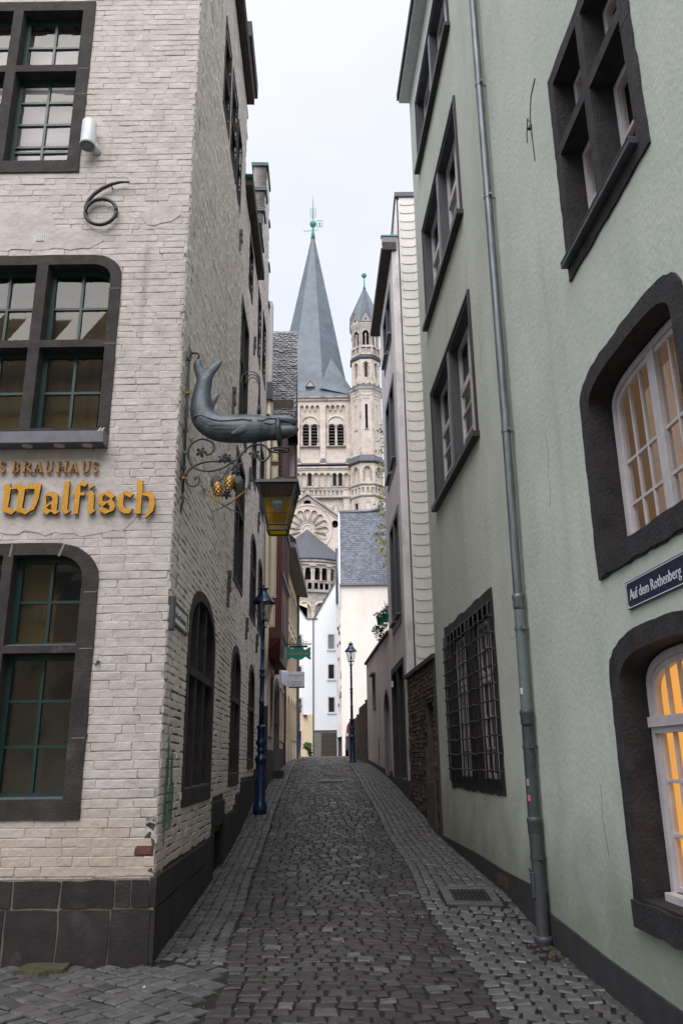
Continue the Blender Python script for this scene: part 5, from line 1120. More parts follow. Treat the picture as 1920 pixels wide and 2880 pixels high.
for (a, b) in ((846, 897), (919, 971)):
    x0, x1, z0, z1 = pxr(YT, a, 1168.5, b, 1202); r_ = (x1-x0)/2
    m = MB(); pts = [((x0+x1)/2+r_*math.cos(t*math.pi/16), z1-r_+r_*math.sin(t*math.pi/16)) for t in range(17)]
    m.tube([WT(x, z, -.30) for x, z in pts], .13, 6); m.build('relieving_arch', 'church_stone', tw, smooth=True)
    xm = (x0+x1)/2; z0 = H(1253, YT)
    for x in (x0+.12, xm, x1-.12):
        m = MB(); m.lathe([(.20, z0), (.20, z0+.2), (.10, z0+.3), (.10, z1-r_-.45), (.2, z1-r_-.2), (.22, z1-r_)], (WT(x, 0, -.15).x, YT+.15, 0), 8); m.build('column', 'church_trim', tw)
    m = MB(); wbar(m, WT, x0-.1, x1+.1, z0-.14, z0, .02, -.5); m.build('sill', 'church_dark', tw)
def course(v0, v1, d, mt, nm='string_course', Y=YT, x0=None, x1=None, W=WT):
    m = MB(); wbar(m, W, tx0-.1 if x0 is None else x0, tx1-.0 if x1 is None else x1, H(v1, Y), H(v0, Y), d, -.1); return m.build(nm, mt, tw)
course(1118, 1122, .42, 'church_dark', 'cornice'); course(1122, 1128, .22, 'church_trim', 'cornice')
m = MB(); zt_, zm_ = H(1302, YT), H(1314, YT); m.hexa([WT(tx0, zm_, 1.0), WT(tx1, zm_, 1.0), WT(tx1, zm_, -.1), WT(tx0, zm_, -.1), WT(tx0, zm_+.02, 1.0), WT(tx1, zm_+.02, 1.0), WT(tx1, zt_, .0), WT(tx0, zt_, .0)]); m.build('lean_to_roof', 'roof_dark', tw)
Wt2 = front(YT-.75)
Y2 = YT-.75
ar = []
for k in range(11): ar.append(798+k*17.2+21.0-0)
arh = []
for k, u in enumerate([801.9, 819.1, 836.4, 853.9, 870.8, 888.4, 905.6, 922.8, 940.6, 956.9, 973.7]):
    b = pxr(Y2, u-5.6, 1331, u+5.6, 1367); arh.append((shape(*b, 'arch', (b[1]-b[0])/2, n=2), b, u in (870.8, 940.6, 956.9)))
sq = []
for k in range(13): u = 819+k*11.72; b = pxr(Y2, u-4.2, 1380, u+4.2, 1393); sq.append((rect(*b), b))
lw_ = pxr(Y2, 939, 1424, 949.5, 1462)
m = MB(); slab(m, Wt2, [(tx0, 10), (tx1, 10), (tx1, H(1314, Y2)), (tx0, H(1314, Y2))], [a[0] for a in arh if a[1][0] > tx0]+[s_[0] for s_ in sq]+[shape(*lw_, 'arch', (lw_[1]-lw_[0])/2, n=2)], 0, -.35); lower = m.build('lower_stage', 'church_stone', chh)
m = MB(); wbar(m, Wt2, tx0, tx1, 10, H(1316, Y2), -.33, -.4); m.build('wall_back', 'church_stone', lower)
for s_, b, dk in arh:
    if dk: m = MB(); wbar(m, Wt2, b[0], b[1], b[2], b[3], -.25, -.32); m.build('opening', 'void', lower)
    m = MB(); rr_ = (b[1]-b[0])/2+.07; pts = [((b[0]+b[1])/2+rr_*math.cos(t*math.pi/10), b[3]-rr_+.08+rr_*math.sin(t*math.pi/10)) for t in range(11)]; m.tube([Wt2(x, z, .02) for x, z in pts], .07, 5); m.build('arch_moulding', 'church_trim', lower, smooth=True)
    x = b[1]+.13; m = MB(); m.lathe([(.12, b[2]), (.07, b[2]+.15), (.07, b[3]-.55), (.13, b[3]-.35), (.14, b[3]-.25)], (x, Y2-.02, 0), 6); m.build('column', 'church_dark', lower)
for s_, b in sq: m = MB(); wbar(m, Wt2, b[0], b[1], b[2], b[3], -.12, -.2); m.build('plate', 'church_dark', lower)
m = MB(); wbar(m, Wt2, *lw_, -.25, -.3); m.build('opening', 'void', lower)
m = MB(); rr_ = (lw_[1]-lw_[0])/2+.25; m.tube([Wt2(lw_[0]-.25, lw_[2], 0)]+[Wt2((lw_[0]+lw_[1])/2-rr_*math.cos(t*math.pi/10), lw_[3]-.25+rr_*math.sin(t*math.pi/10), 0) for t in range(11)]+[Wt2(lw_[1]+.25, lw_[2], 0)], .06, 5); m.build('arch_moulding', 'church_trim', lower)
for (v0, v1, d, mt) in ((1314, 1318, .25, 'church_trim'), (1318, 1322, .12, 'church_trim'), (1370, 1373, .18, 'church_dark'), (1373, 1378, .08, 'church_trim'), (1395, 1398, .12, 'church_trim'), (1398, 1401, .2, 'church_dark')):
    m = MB(); wbar(m, Wt2, tx0, tx1, H(v1, Y2), H(v0, Y2), d, -.1); m.build('string_course', mt, lower)
for u in (836, 908.5, 981):
    b = pxr(YT-.6, u-11, 1286, u+11, 1303); m = MB(); m.hexa([(b[0], YT-.7, b[2]), (b[1], YT-.7, b[2]), (b[1], YT, b[2]), (b[0], YT, b[2]), (b[0]+.25, YT-.2, b[3]), (b[1]-.25, YT-.2, b[3]), (b[1]-.25, YT, b[3]), (b[0]+.25, YT, b[3])]); m.build('buttress_cap', 'roof_dark', tw); m = MB(); m.box(b[0]+.05, b[1]-.05, YT-.7, YT, b[2]-.25, b[2]); m.build('buttress', 'church_trim', tw)
# spire
hw = 5.55; zE = H(1117, YT); zA = ray(880, 650).z*cy; ax = ray(880, 648).x*cy; rot = rad(-7); ex = ax
apx = (ax, cy, zA); zO = zE+1.3; ap = 5.42*(zA-zO)/(zA-zE)
og = []
for k in range(8): a = rad(22.5+45*k)+rot-math.pi/2; r_ = ap/math.cos(rad(22.5)); og.append((ax+r_*math.cos(a), cy+r_*math.sin(a), zO))
m = MB(); m.add(og+[apx], [(i, (i+1) % 8, 8) for i in range(8)]); 
sp_ = None
sq4 = [(ex-hw-.25, YT-.3, zE), (ex+hw+.25, YT-.3, zE), (ex+hw+.25, cy+hw+.2, zE), (ex-hw-.25, cy+hw+.2, zE)]
# skirt from the square eave to the octagon: front, right, back, left
oc = {'f': (7, 0), 'r': (1, 2), 'b': (3, 4), 'l': (5, 6)}
m.add(og+sq4, [(8, 9, 0, 7), (9, 10, 2, 1), (10, 11, 4, 3), (11, 8, 6, 5), (9, 1, 0), (10, 3, 2), (11, 5, 4), (8, 7, 6)])
spire = m.build('spire', 'spire_slate', chh)
for (c, i, j) in ((9, 0, 1), (8, 6, 7)):
    a = Vector(sq4[c-8]); A_, B_ = Vector(og[i]), Vector(og[j]); mid = (A_+B_)/2; top = mid+(Vector(apx)-mid)*.20; m = MB(); m.add([a, A_+(A_-mid)*.3, B_+(B_-mid)*.3, top], [(0, 1, 3), (2, 0, 3)]); m.build('broach', 'spire_slate', spire)
d = at(872, 1083, YT-.3); m = MB(); dz, dx_ = .85, .62; yb = YT+1.0
m.add([(d.x-dx_, yb-.9, d.z), (d.x+dx_, yb-.9, d.z), (d.x, yb-.9, d.z+dz), (d.x, yb+1.6, d.z+dz), (d.x-dx_, yb+1.2, d.z), (d.x+dx_, yb+1.2, d.z)], [(0, 2, 3, 4), (1, 5, 3, 2)]); dm = m.build('dormer', 'spire_slate', spire)
m = MB(); m.add([(d.x-dx_*.8, yb-.88, d.z+.03), (d.x+dx_*.8, yb-.88, d.z+.03), (d.x, yb-.88, d.z+dz*.85)], [(0, 1, 2)]); m.build('louvre', 'louver_edge', dm)
fz = zA
m = MB(); m.lathe([(.34, fz-1.4), (.2, fz-.2), (.12, fz+.5), (.2, fz+.7), (.40, fz+.9), (.50, fz+1.25), (.40, fz+1.6), (.12, fz+1.75), (.07, fz+2)], (ax, cy, 0), 12); m.tube([(ax, cy, fz+2), (ax, cy, fz+5.4), (ax, cy, fz+6.4)], [.055, .045, .012], 6)
m.tube([(ax-1.4, cy, fz-.0), (ax, cy, fz+.1), (ax+.8, cy, fz+.25)], .04, 5); va = m.build('finial', 'copper', spire, smooth=True)
m = MB()
for k in range(6):
    z = fz+2.3+k*.32
    for s_ in (-1, 1): m.tube([(ax, cy, z), (ax+s_*.3, cy, z+.06), (ax+s_*.48, cy, z+.24)], .03, 5)
m.build('finial_twig', 'copper', va)
m = MB(); x0 = ax+.55; Wv = front(cy); slab(m, Wv, rect(x0, x0+.9, fz+.7, fz+1.85), [rect(x0+.07, x0+.83, fz+.77, fz+1.78)], .03, -.03, True); slab(m, Wv, [(x0+.34, fz+.77), (x0+.58, fz+.77), (x0+.54, fz+1.4), (x0+.46, fz+1.65), (x0+.38, fz+1.4)], (), .02, -.02, True); wbar(m, Wv, x0+.2, x0+.7, fz+1.22, fz+1.3, .02, -.02); m.build('weather_vane', 'copper', va)

# turret: octagonal stages with pierced facets
def facet(cx_, cy_, k, apo, ph=0): a = rad(45*k)+ph; n = (math.sin(a), -math.cos(a)); return FW_((cx_+n[0]*apo, cy_+n[1]*apo), (math.cos(a), math.sin(a)), n)
def stage(name, cx_, cy_, apo, z0, z1, mt, holes=(), back='void', bd=.3, ks=(-2, -1, 0, 1, 2), parent=None, thick=.3):
    m = MB(); s_ = apo*math.tan(rad(22.5))
    for k in ks:
        W = facet(cx_, cy_, k, apo); slab(m, W, rect(-s_, s_, z0, z1), [h for h in holes], 0, -thick)
    o = m.build(name, mt, parent or chh)
    m = MB(); m.lathe([((apo-bd)/math.cos(rad(22.5)), z0+.01), ((apo-bd)/math.cos(rad(22.5)), z1-.01)], (cx_, cy_, 0), 8, rad(22.5)); m.build('core', back, o)
    return o
def ring(name, cx_, cy_, prof, mt, parent):
    m = MB(); m.lathe([(r/math.cos(rad(22.5)), z) for r, z in prof], (cx_, cy_, 0), 8, rad(22.5)); return m.build(name, mt, parent)
tcy = YT-.6; YF = 92.6
def TZ(v, u=1028): return ray(u, v).z*YF
def TX(v, du=0, u=1028): return ray(u+du, v).x*YF
txc = TX(1200, 0, 1030)
tur = []
cxs = lambda u, v: ray(u, v).x*tcy
k_ = 92.6/2240
A1 = 48*96.5/2240*.98; A3 = 42.5*100/2240; A4 = 39.5*102.5/2240; A5 = 37.5*104.5/2240
def ah(w_, z0, z1): return shape(-w_, w_, z0, z1, 'arch', w_, n=2)
c1 = cxs(1032.5, 1380)
st = stage('turret_base', c1, tcy, A1, 12, TZ(1397), 'church_stone', [ah(.30, TZ(1470), TZ(1412))], 'void', .45)
for k in (-1, 0, 1): W = facet(c1, tcy, k, A1); m = MB(); m.tube([W(-.5, TZ(1470), 0)]+[W(-.5*math.cos(t*math.pi/8), TZ(1410)-.3+.5*math.sin(t*math.pi/8), 0) for t in range(9)]+[W(.5, TZ(1470), 0)], .06, 5); m.build('arch_moulding', 'church_trim', st)
m = MB(); W = facet(c1, tcy, 0, A1); wbar(m, W, -.32, .32, TZ(1470), TZ(1412), -.08, -.2); m.build('blind_panel', 'church_stone', st)
ring('string_course', c1, tcy, [(A1, TZ(1399)), (A1+.18, TZ(1396)), (A1+.18, TZ(1394)), (A1, TZ(1391))], 'church_dark', st)
sqh = [rect(x-.17, x+.17, TZ(1387), TZ(1372)) for x in (-.58, 0, .58)]
fz_ = stage('turret_frieze', c1, tcy, A1+.02, TZ(1391), TZ(1366), 'church_trim', sqh, 'church_dark', .14, thick=.14)
ring('string_course', c1, tcy, [(A1, TZ(1367)), (A1+.18, TZ(1364)), (A1+.18, TZ(1361)), (A1, TZ(1359))], 'church_dark', st)
st2 = stage('turret_arcade', c1, tcy, A1-.02, TZ(1361), TZ(1300), 'church_stone', [ah(.38, TZ(1352), TZ(1313))], 'church_stone', .30)
for k in (-1, 0, 1):
    W = facet(c1, tcy, k, A1-.02); m = MB(); m.tube([W(-.5*math.cos(t*math.pi/8), TZ(1313)-.36+.5*math.sin(t*math.pi/8), .02) for t in range(9)], .09, 6); m.build('arch_moulding', 'church_trim', st2)
    for x in (-.47, .47): p = W(x, 0, .0); m = MB(); m.lathe([(.12, TZ(1352)), (.08, TZ(1350)), (.08, TZ(1332)), (.14, TZ(1327)), (.15, TZ(1325))], p, 6); m.build('column', 'church_dark', st2)
c3 = cxs(1029.5, 1200)
ring('skirt_roof', c1, tcy, [(A1+.1, TZ(1303)), (A1+.32, TZ(1300)), (A1+.32, TZ(1297)), (A1+.1, TZ(1290)), (A3, TZ(1279))], 'roof_dark', st2)
st3 = stage('turret_shaft', c3, tcy, A3, TZ(1285), TZ(1103), 'church_stone', [ah(.17, TZ(1206), TZ(1136))], 'void', .30)
for k in (-1, 1): W = facet(c3, tcy, k, A3); m = MB(); wbar(m, W, -.2, .2, TZ(1206), TZ(1134), -.12, -.2); m.build('blind_panel', 'church_stone', st3)
for k in (-2, -1, 0, 1, 2):
    W = facet(c3, tcy, k, A3); s_ = A3*math.tan(rad(22.5)); m = MB()
    for sg_ in (-1, 1): wbar(m, W, *( (-s_, -s_+.16) if sg_ < 0 else (s_-.16, s_)), TZ(1280), TZ(1110), .07, 0)
    wbar(m, W, -s_, s_, TZ(1112), TZ(1104), .07, 0); m.build('lesene', 'church_trim', st3)
    m = MB(); m.tube([W(-.36+.18*(1-math.cos(t*math.pi/6)), TZ(1122)+.17*math.sin(t*math.pi/6), .03) for t in range(7)], .05, 5); m.tube([W(.0+.18*(1-math.cos(t*math.pi/6)), TZ(1122)+.17*math.sin(t*math.pi/6), .03) for t in range(7)], .05, 5); m.lathe([(.03, TZ(1128)), (.07, TZ(1122))], W(0, 0, .03), 6); m.build('corbel_arch', 'church_trim', st3)
    m = MB(); wbar(m, W, -.28, .28, TZ(1209), TZ(1206), .1, 0); m.build('sill', 'church_dark', st3)
ring('cornice', c3, tcy, [(A3, TZ(1107)), (A3+.12, TZ(1103)), (A3+.14, TZ(1099)), (A3+.34, TZ(1094)), (A3+.36, TZ(1091))], 'church_trim', st3)
c4 = cxs(1027.8, 1050)
ring('skirt_roof', c3, tcy, [(A3+.38, TZ(1091)), (A3+.36, TZ(1088)), (A4, TZ(1079))], 'roof_dark', st3)
st4 = stage('turret_middle', c4, tcy, A4, TZ(1088), TZ(1009), 'church_trim', [ah(.26, TZ(1060), TZ(1018))], 'church_dark', .30)
W = facet(c4, tcy, 0, A4); m = MB(); wbar(m, W, -.13, .13, TZ(1058), TZ(1022), -.2, -.26); m.build('opening', 'void', st4)
for k in (-1, 0, 1):
    W = facet(c4, tcy, k, A4); m = MB(); m.tube([W(-.38*math.cos(t*math.pi/8), TZ(1018)-.24+.38*math.sin(t*math.pi/8), .03) for t in range(9)], .09, 6); m.build('arch_moulding', 'church_stone', st4)
    for x in (-.40, .40): p = W(x, 0, .05); m = MB(); m.lathe([(.15, TZ(1078)), (.15, TZ(1064)), (.16, TZ(1060)), (.07, TZ(1058)), (.07, TZ(1034)), (.14, TZ(1029))], p, 6); m.build('column', 'church_stone', st4)
ring('cornice', c4, tcy, [(A4, TZ(1010)), (A4+.18, TZ(1005)), (A4+.2, TZ(1002)), (A4-.1, TZ(996))], 'roof_dark', st4)
c5 = cxs(1026.3, 940)
st5 = stage('turret_belfry', c5, tcy, A5, TZ(1000), TZ(908), 'church_dark', [ah(.42, TZ(970), TZ(928))], 'void', .5)
for k in (-2, -1, 0, 1, 2):
    W = facet(c5, tcy, k, A5); s_ = A5*math.tan(rad(22.5)); m = MB(); m.tube([W(-.48*math.cos(t*math.pi/8), TZ(928)-.42+.5*math.sin(t*math.pi/8), .02) for t in range(9)], .08, 6); m.build('arch_moulding', 'church_trim', st5)
    p = W(0, 0, -.12); m = MB(); m.lathe([(.10, TZ(972)), (.065, TZ(968)), (.065, TZ(945)), (.13, TZ(938)), (.13, TZ(936))], p, 6); m.build('column', 'church_trim', st5)
    m = MB(); s2 = (A5+.14)*math.tan(rad(22.5)); W2 = facet(c5, tcy, k, A5+.14); wbar(m, W2, -s2, s2, TZ(976), TZ(971), .03, -.08); wbar(m, W2, -s2, s2, TZ(997), TZ(993), .02, -.08)
    for x in (-s2+.06, 0, s2-.06): wbar(m, W2, x-.06, x+.06, TZ(995), TZ(970), .02, -.06)
    m.build('balustrade', 'church_trim', st5)
ring('cornice', c5, tcy, [(A5, TZ(918)), (A5+.10, TZ(914)), (A5+.22, TZ(909)), (A5+.22, TZ(905))], 'church_trim', st5)
AR = A5+.30; c6 = cxs(1025.5, 870); zg0, zg1, zap = TZ(907), TZ(876), ray(1024.5, 806).z*tcy
for k in range(-4, 4):
    W = facet(c6, tcy, k, AR-.08); s_ = AR*math.tan(rad(22.5)); m = MB(); m.add([W(-s_, zg0, 0), W(s_, zg0, 0), W(0, zg1, 0)], [(0, 1, 2)]); g_ = m.build('turret_gable', 'church_dark', st5); m = MB(); m.tube([W(-s_, zg0, .03), W(0, zg1, .03), W(s_, zg0, .03)], .05, 5); m.build('gable_edge', 'louver_edge', g_)
    m = MB(); wbar(m, W, -.1, .1, zg0+.35, zg0+.62, .02, -.02); m.build('opening', 'void', g_)
vs = [(c6, tcy, zap)]; fs = []
for k in range(8):
    a = rad(45*k); n = (math.sin(a), -math.cos(a)); vs.append((c6+n[0]*(AR+.02), tcy+n[1]*(AR+.02), zg1+.02)); a2 = a+rad(22.5); n2 = (math.sin(a2), -math.cos(a2)); r_ = AR/math.cos(rad(22.5))*1.02; vs.append((c6+n2[0]*r_, tcy+n2[1]*r_, zg0-.05))
for k in range(8): g1, v1, g2_ = 1+2*k, 2+2*k, 1+(2*k+2) % 16; fs += [(0, g1, v1), (0, v1, g2_)]
m = MB(); m.add(vs, fs); tr = m.build('turret_roof', 'spire_slate', st5)
m = MB(); m.lathe([(.22, zap-.5), (.10, zap+.1), (.07, zap+1.2), (.05, zap+1.3), (.25, zap+1.45), (.38, zap+1.72), (.25, zap+2.0), (.03, zap+2.1)], (c6, tcy, 0), 10); m.build('finial', 'copper', tr, smooth=True)

# gable with rosette
YG = 91.2; WGg = front(YG)
gcx = ray(864, 1488).x*YG; gz0 = H(1488, YG); pk = YG/2240*1.05
apxz = H(1392, YG); (ex0, ez0) = PX(YG, (985, 1477))[0]; 
hw_ = ex0-gcx
pet = []
for k in range(-5, 6):
    a = rad(23*k); dv = (math.sin(a), math.cos(a)); pv = (dv[1], -dv[0]); r1, r2, w1, w2 = 21*pk, 50*pk, 2.0*pk, 8.8*pk; P_ = [(gcx+dv[0]*r1-pv[0]*w1, gz0+dv[1]*r1-pv[1]*w1)]
    for t in range(9): b_ = math.pi*t/8; P_.append((gcx+dv[0]*(r2+w2*math.sin(b_))-pv[0]*w2*math.cos(b_), gz0+dv[1]*(r2+w2*math.sin(b_))-pv[1]*w2*math.cos(b_)))
    P_.append((gcx+dv[0]*r1+pv[0]*w1, gz0+dv[1]*r1+pv[1]*w1)); pet.append(P_)
oc_ = [(p[0][0], p[0][1]) for p in ()]
hw1 = PX(YG, (942, 1474))[0]; hole1 = [(hw1[0]+.42*math.cos(t*math.pi/6-.2), hw1[1]+.48*math.sin(t*math.pi/6-.2)) for t in range(12)]
hole3 = [(2*gcx-x, z) for x, z in hole1][::-1]
h2 = PX(YG, (864, 1417))[0]; hole2 = [(h2[0]+.48*math.cos(t*math.pi/8), h2[1]+.5*math.sin(t*math.pi/8)) for t in range(9)]
m = MB(); slab(m, WGg, [(gcx-hw_, 12), (gcx+hw_, 12), (gcx+hw_, ez0), (gcx, apxz), (gcx-hw_, ez0)], pet+[hole1, hole2, hole3], 0, -.22); gab = m.build('gable', 'church_stone', chh)
m = MB(); wface(m, WGg, [(gcx-hw_+.1, 12.2), (gcx+hw_-.1, 12.2), (gcx+hw_-.1, ez0-.2), (gcx, apxz-.3), (gcx-hw_+.1, ez0-.2)], [hole1, hole2, hole3], -.215); m.build('wall_back', 'church_stone', gab)
for h_ in (hole1, hole2, hole3): m = MB(); wface(m, WGg, h_, [], -.6); wside(m, WGg, h_, -.2, -.6, True); m.build('opening', 'void', gab)
for P_ in pet: m = MB(); m.tube([WGg(x, z, .02) for x, z in P_], .06, 5); m.build('petal_rim', 'church_trim', gab, smooth=True)
for r_, mt in ((20, 'church_trim'), (12, 'church_trim'), (70, 'church_trim')):
    m = MB(); m.tube([WGg(gcx+r_*pk*math.cos(t*math.pi/20), gz0+r_*pk*math.sin(t*math.pi/20)-(0 if r_ < 30 else .0), .03) for t in range(-5 if r_ > 30 else 0, (26 if r_ > 30 else 21))], .06, 5); m.build('rosette_ring', mt, gab, smooth=True)
for sg_ in (-1, 1):
    m = MB(); m.hexa([WGg(gcx, apxz, .3), WGg(gcx+sg_*hw_, ez0, .3), WGg(gcx+sg_*hw_, ez0, -.4), WGg(gcx, apxz, -.4), WGg(gcx, apxz+.22, .3), WGg(gcx+sg_*hw_, ez0+.22, .3), WGg(gcx+sg_*hw_, ez0+.22, -.4), WGg(gcx, apxz+.22, -.4)]); m.build('coping', 'church_dark', gab)
    m = MB(); m.tube([WGg(gcx, apxz-.32, .05), WGg(gcx+sg_*hw_, ez0-.32, .05)], .07, 5); m.build('moulding', 'church_trim', gab)
# apse
acx, acy = ray(863, 1560).x*90.5, 90.8
RA = 122*90.6/2240; ze = ray(863, 1571).z*(acy-RA); za = ray(863, 1489).z*acy
m = MB(); m.lathe([(RA+.35, ze), (RA+.35, ze+.08), (.02, za)], (acx, acy, 0), 40); m.build('apse_roof', 'roof_dark', chh)
YAp = acy-RA; AZ = lambda v: ray(863, v).z*YAp
aps = None
def facA(th_, apo): a = rad(th_); n = (math.sin(a), -math.cos(a)); return FW_((acx+n[0]*apo, acy+n[1]*apo), (math.cos(a), math.sin(a)), n)
TH = [-1.2+22.4*k for k in range(-3, 5)]; s_ = RA*math.tan(rad(11.2)); ap_ = RA*math.cos(0)
m = MB(); m2 = MB()
for t in TH:
    W = facA(t, RA-.1); hol = [shape(x-.36, x+.36, AZ(1632), AZ(1594.5), 'arch', .36, n=2) for x in (-.42, .42)]
    slab(m, W, rect(-s_, s_, AZ(1634), AZ(1572)), hol, 0, -.45)
    bl_ = shape(-s_+.2, s_-.2, 12, AZ(1692), 'arch', s_-.2, n=2)
    slab(m, W, rect(-s_, s_, 10, AZ(1662)), [bl_], 0, -.3)
    slab(m2, W, rect(-s_, s_, AZ(1666), AZ(1632)), [rect(x-.22, x+.22, AZ(1657), AZ(1639)) for x in (-.62, 0, .62)], .16, .02)
aps = m.build('apse', 'church_dark', chh); m2.build('gallery_balustrade', 'church_dark', aps)
m = MB(); m.lathe([(RA-.5, 8), (RA-.5, AZ(1664))], (acx, acy, 0), 32); m.build('apse_core', 'church_stone', aps); m = MB(); m.lathe([(RA-1.2, AZ(1664)), (RA-1.2, ze)], (acx, acy, 0), 32); m.build('gallery_core', 'void', aps)
for t in TH:
    W = facA(t, RA-.1)
    for x in (-.42-.42, 0, .84): p = W(x, 0, .0); m = MB(); m.lathe([(.14, AZ(1632)), (.09, AZ(1629)), (.09, AZ(1610)), (.16, AZ(1604)), (.17, AZ(1602))], p, 6); m.build('column', 'church_trim', aps)
    for x in (-.8, .8): m = MB(); wbar(m, W, x-.2, x+.2, AZ(1591), AZ(1587), .14, 0); m.build('corbel', 'church_trim', aps)
    m = MB(); r_ = s_-.2; m.tube([W(-r_*math.cos(q*math.pi/10), AZ(1692)-r_+r_*math.sin(q*math.pi/10), .0) for q in range(11)], .14, 6); m.build('arch_moulding', 'church_trim', aps)
    p = W(s_, 0, 0); m = MB(); m.lathe([(.22, 10), (.22, AZ(1722)), (.30, AZ(1716)), (.38, AZ(1705)), (.38, AZ(1702))], p, 8); m.build('pilaster', 'church_trim', aps)
def aring(v0, v1, d, mt): m = MB(); m.lathe([(RA-.3, AZ(v1)), (RA+d, AZ(v1)), (RA+d, AZ(v0)), (RA-.3, AZ(v0))], (acx, acy, 0), 32); m.build('string_course', mt, aps)
aring(1572, 1578, .15, 'church_trim'); aring(1583, 1586, .08, 'church_trim'); aring(1631, 1634, .14, 'church_dark'); aring(1660, 1665, .16, 'church_dark')
m = MB(); a_ = PX(83, (835, 1698), (864, 1710), (864, 1740), (835, 1740)); m.add([(x, 83, z) for x, z in a_], [(3, 2, 1, 0)]); m.box(a_[0][0], a_[1][0], 83.0, 83.5, a_[3][1]-3, a_[0][1]); m.build('porch', 'ochre_wall', aps)
# ------------------------------------------------------------------ things on the front of the brick house
Zq = lambda s, ox, oy, pts: [(ox+x/s, oy+y/s) for x, y in pts]
def onF(pts): return [on(WF, u, v) for u, v in pts]
ws = thing('house_lettering', WF(-2.4, 2.15, .03), 'gold blackletter word Walfisch in raised letters on the white brick front', 'lettering')
A_, B_ = (3.7333, 0, 1340), (3.7333, 220, 1340)
LET = [(A_, [(70, 108), (137, 92), (138, 140), (155, 132), (190, 97), (240, 95), (272, 112), (288, 138), (332, 95), (460, 97), (430, 250), (400, 330), (385, 362), (340, 385), (290, 417), (192, 380), (150, 417), (52, 385), (75, 150)], [[(140, 152), (205, 150), (222, 175), (208, 280), (196, 372), (112, 340), (128, 240)], [(290, 152), (390, 152), (370, 300), (335, 372), (258, 350), (275, 250)]]),
       (A_, [(535, 178), (600, 178), (632, 210), (630, 280), (618, 372), (640, 378), (648, 390), (597, 417), (560, 385), (515, 417), (455, 373), (490, 345), (490, 225)], [[(508, 228), (550, 224), (576, 245), (570, 275), (515, 318)], [(562, 305), (562, 372), (508, 348)]]),
       (A_, [(700, 70), (755, 70), (735, 300), (728, 360), (745, 382), (768, 380), (712, 415), (672, 385), (675, 300)], []),
       (B_, [(-31, 410), (18, 410), (40, 218), (85, 218), (92, 188), (43, 188), (48, 112), (90, 130), (122, 97), (80, 60), (35, 90), (-5, 125), (-12, 188), (-42, 195), (-42, 208), (-14, 220)], []),
       (B_, [(128, 130), (180, 102), (192, 118), (140, 152)], []), (B_, [(150, 170), (165, 168), (190, 200), (180, 360), (200, 378), (152, 415), (118, 390), (120, 330), (130, 218), (110, 208)], []),
       (B_, [(333, 168), (412, 225), (368, 255), (400, 290), (405, 340), (385, 378), (300, 412), (228, 368), (265, 330), (228, 290), (228, 240), (240, 205)], [[(292, 205), (356, 250), (322, 283), (275, 275), (275, 240)], [(325, 294), (350, 330), (345, 376), (272, 338)]]),
       (B_, [(525, 165), (600, 205), (560, 243), (500, 205), (490, 300), (500, 345), (540, 360), (595, 355), (555, 405), (500, 408), (455, 380), (433, 330), (435, 240), (455, 205)], []),
       (B_, [(638, 62), (697, 62), (690, 198), (735, 168), (785, 180), (815, 230), (820, 300), (800, 385), (770, 410), (722, 458), (708, 450), (740, 400), (755, 330), (762, 260), (745, 225), (685, 215), (672, 408), (618, 408)], [])]
for (s_, ox, oy), P_, hs_ in LET:
    p = onF(Zq(s_, ox, oy, P_)); h = [onF(Zq(s_, ox, oy, q)) for q in hs_]
    m = MB(); m.mi = 0; wface(m, WF, p, h, .055); m.mi = 1; wside(m, WF, p, .055, .025)
    for q in h: wside(m, WF, q, .055, .025, True)
    m.build('letter', ['gold', 'black_metal'], ws)
w2s = thing('house_lettering', WF(-2.7, 2.66, .03), 'smaller bronze capitals S BRAUHAUS just under the long metal ledge', 'lettering')
def ribbon(m, pts, wd, d0=.05, d1=.022):
    for i in range(len(pts)-1):
        (x0, z0), (x1, z1) = pts[i], pts[i+1]; l = math.hypot(x1-x0, z1-z0) or 1; w0 = wd[i] if isinstance(wd, list) else wd; w1 = wd[i+1] if isinstance(wd, list) else wd
        nx, nz = -(z1-z0)/l, (x1-x0)/l
        q = [(x0-nx*w0, z0-nz*w0), (x1-nx*w1, z1-nz*w1), (x1+nx*w1, z1+nz*w1), (x0+nx*w0, z0+nz*w0)]
        slab(m, WF, q, (), d0+.0004*(i % 3), d1)
def arc(cx_, cz, rx, rz, a0, a1, n=10): return [(cx_+rx*math.cos(rad(a0+(a1-a0)*i/n)), cz+rz*math.sin(rad(a0+(a1-a0)*i/n))) for i in range(n+1)]
TK, TN = .075, .03
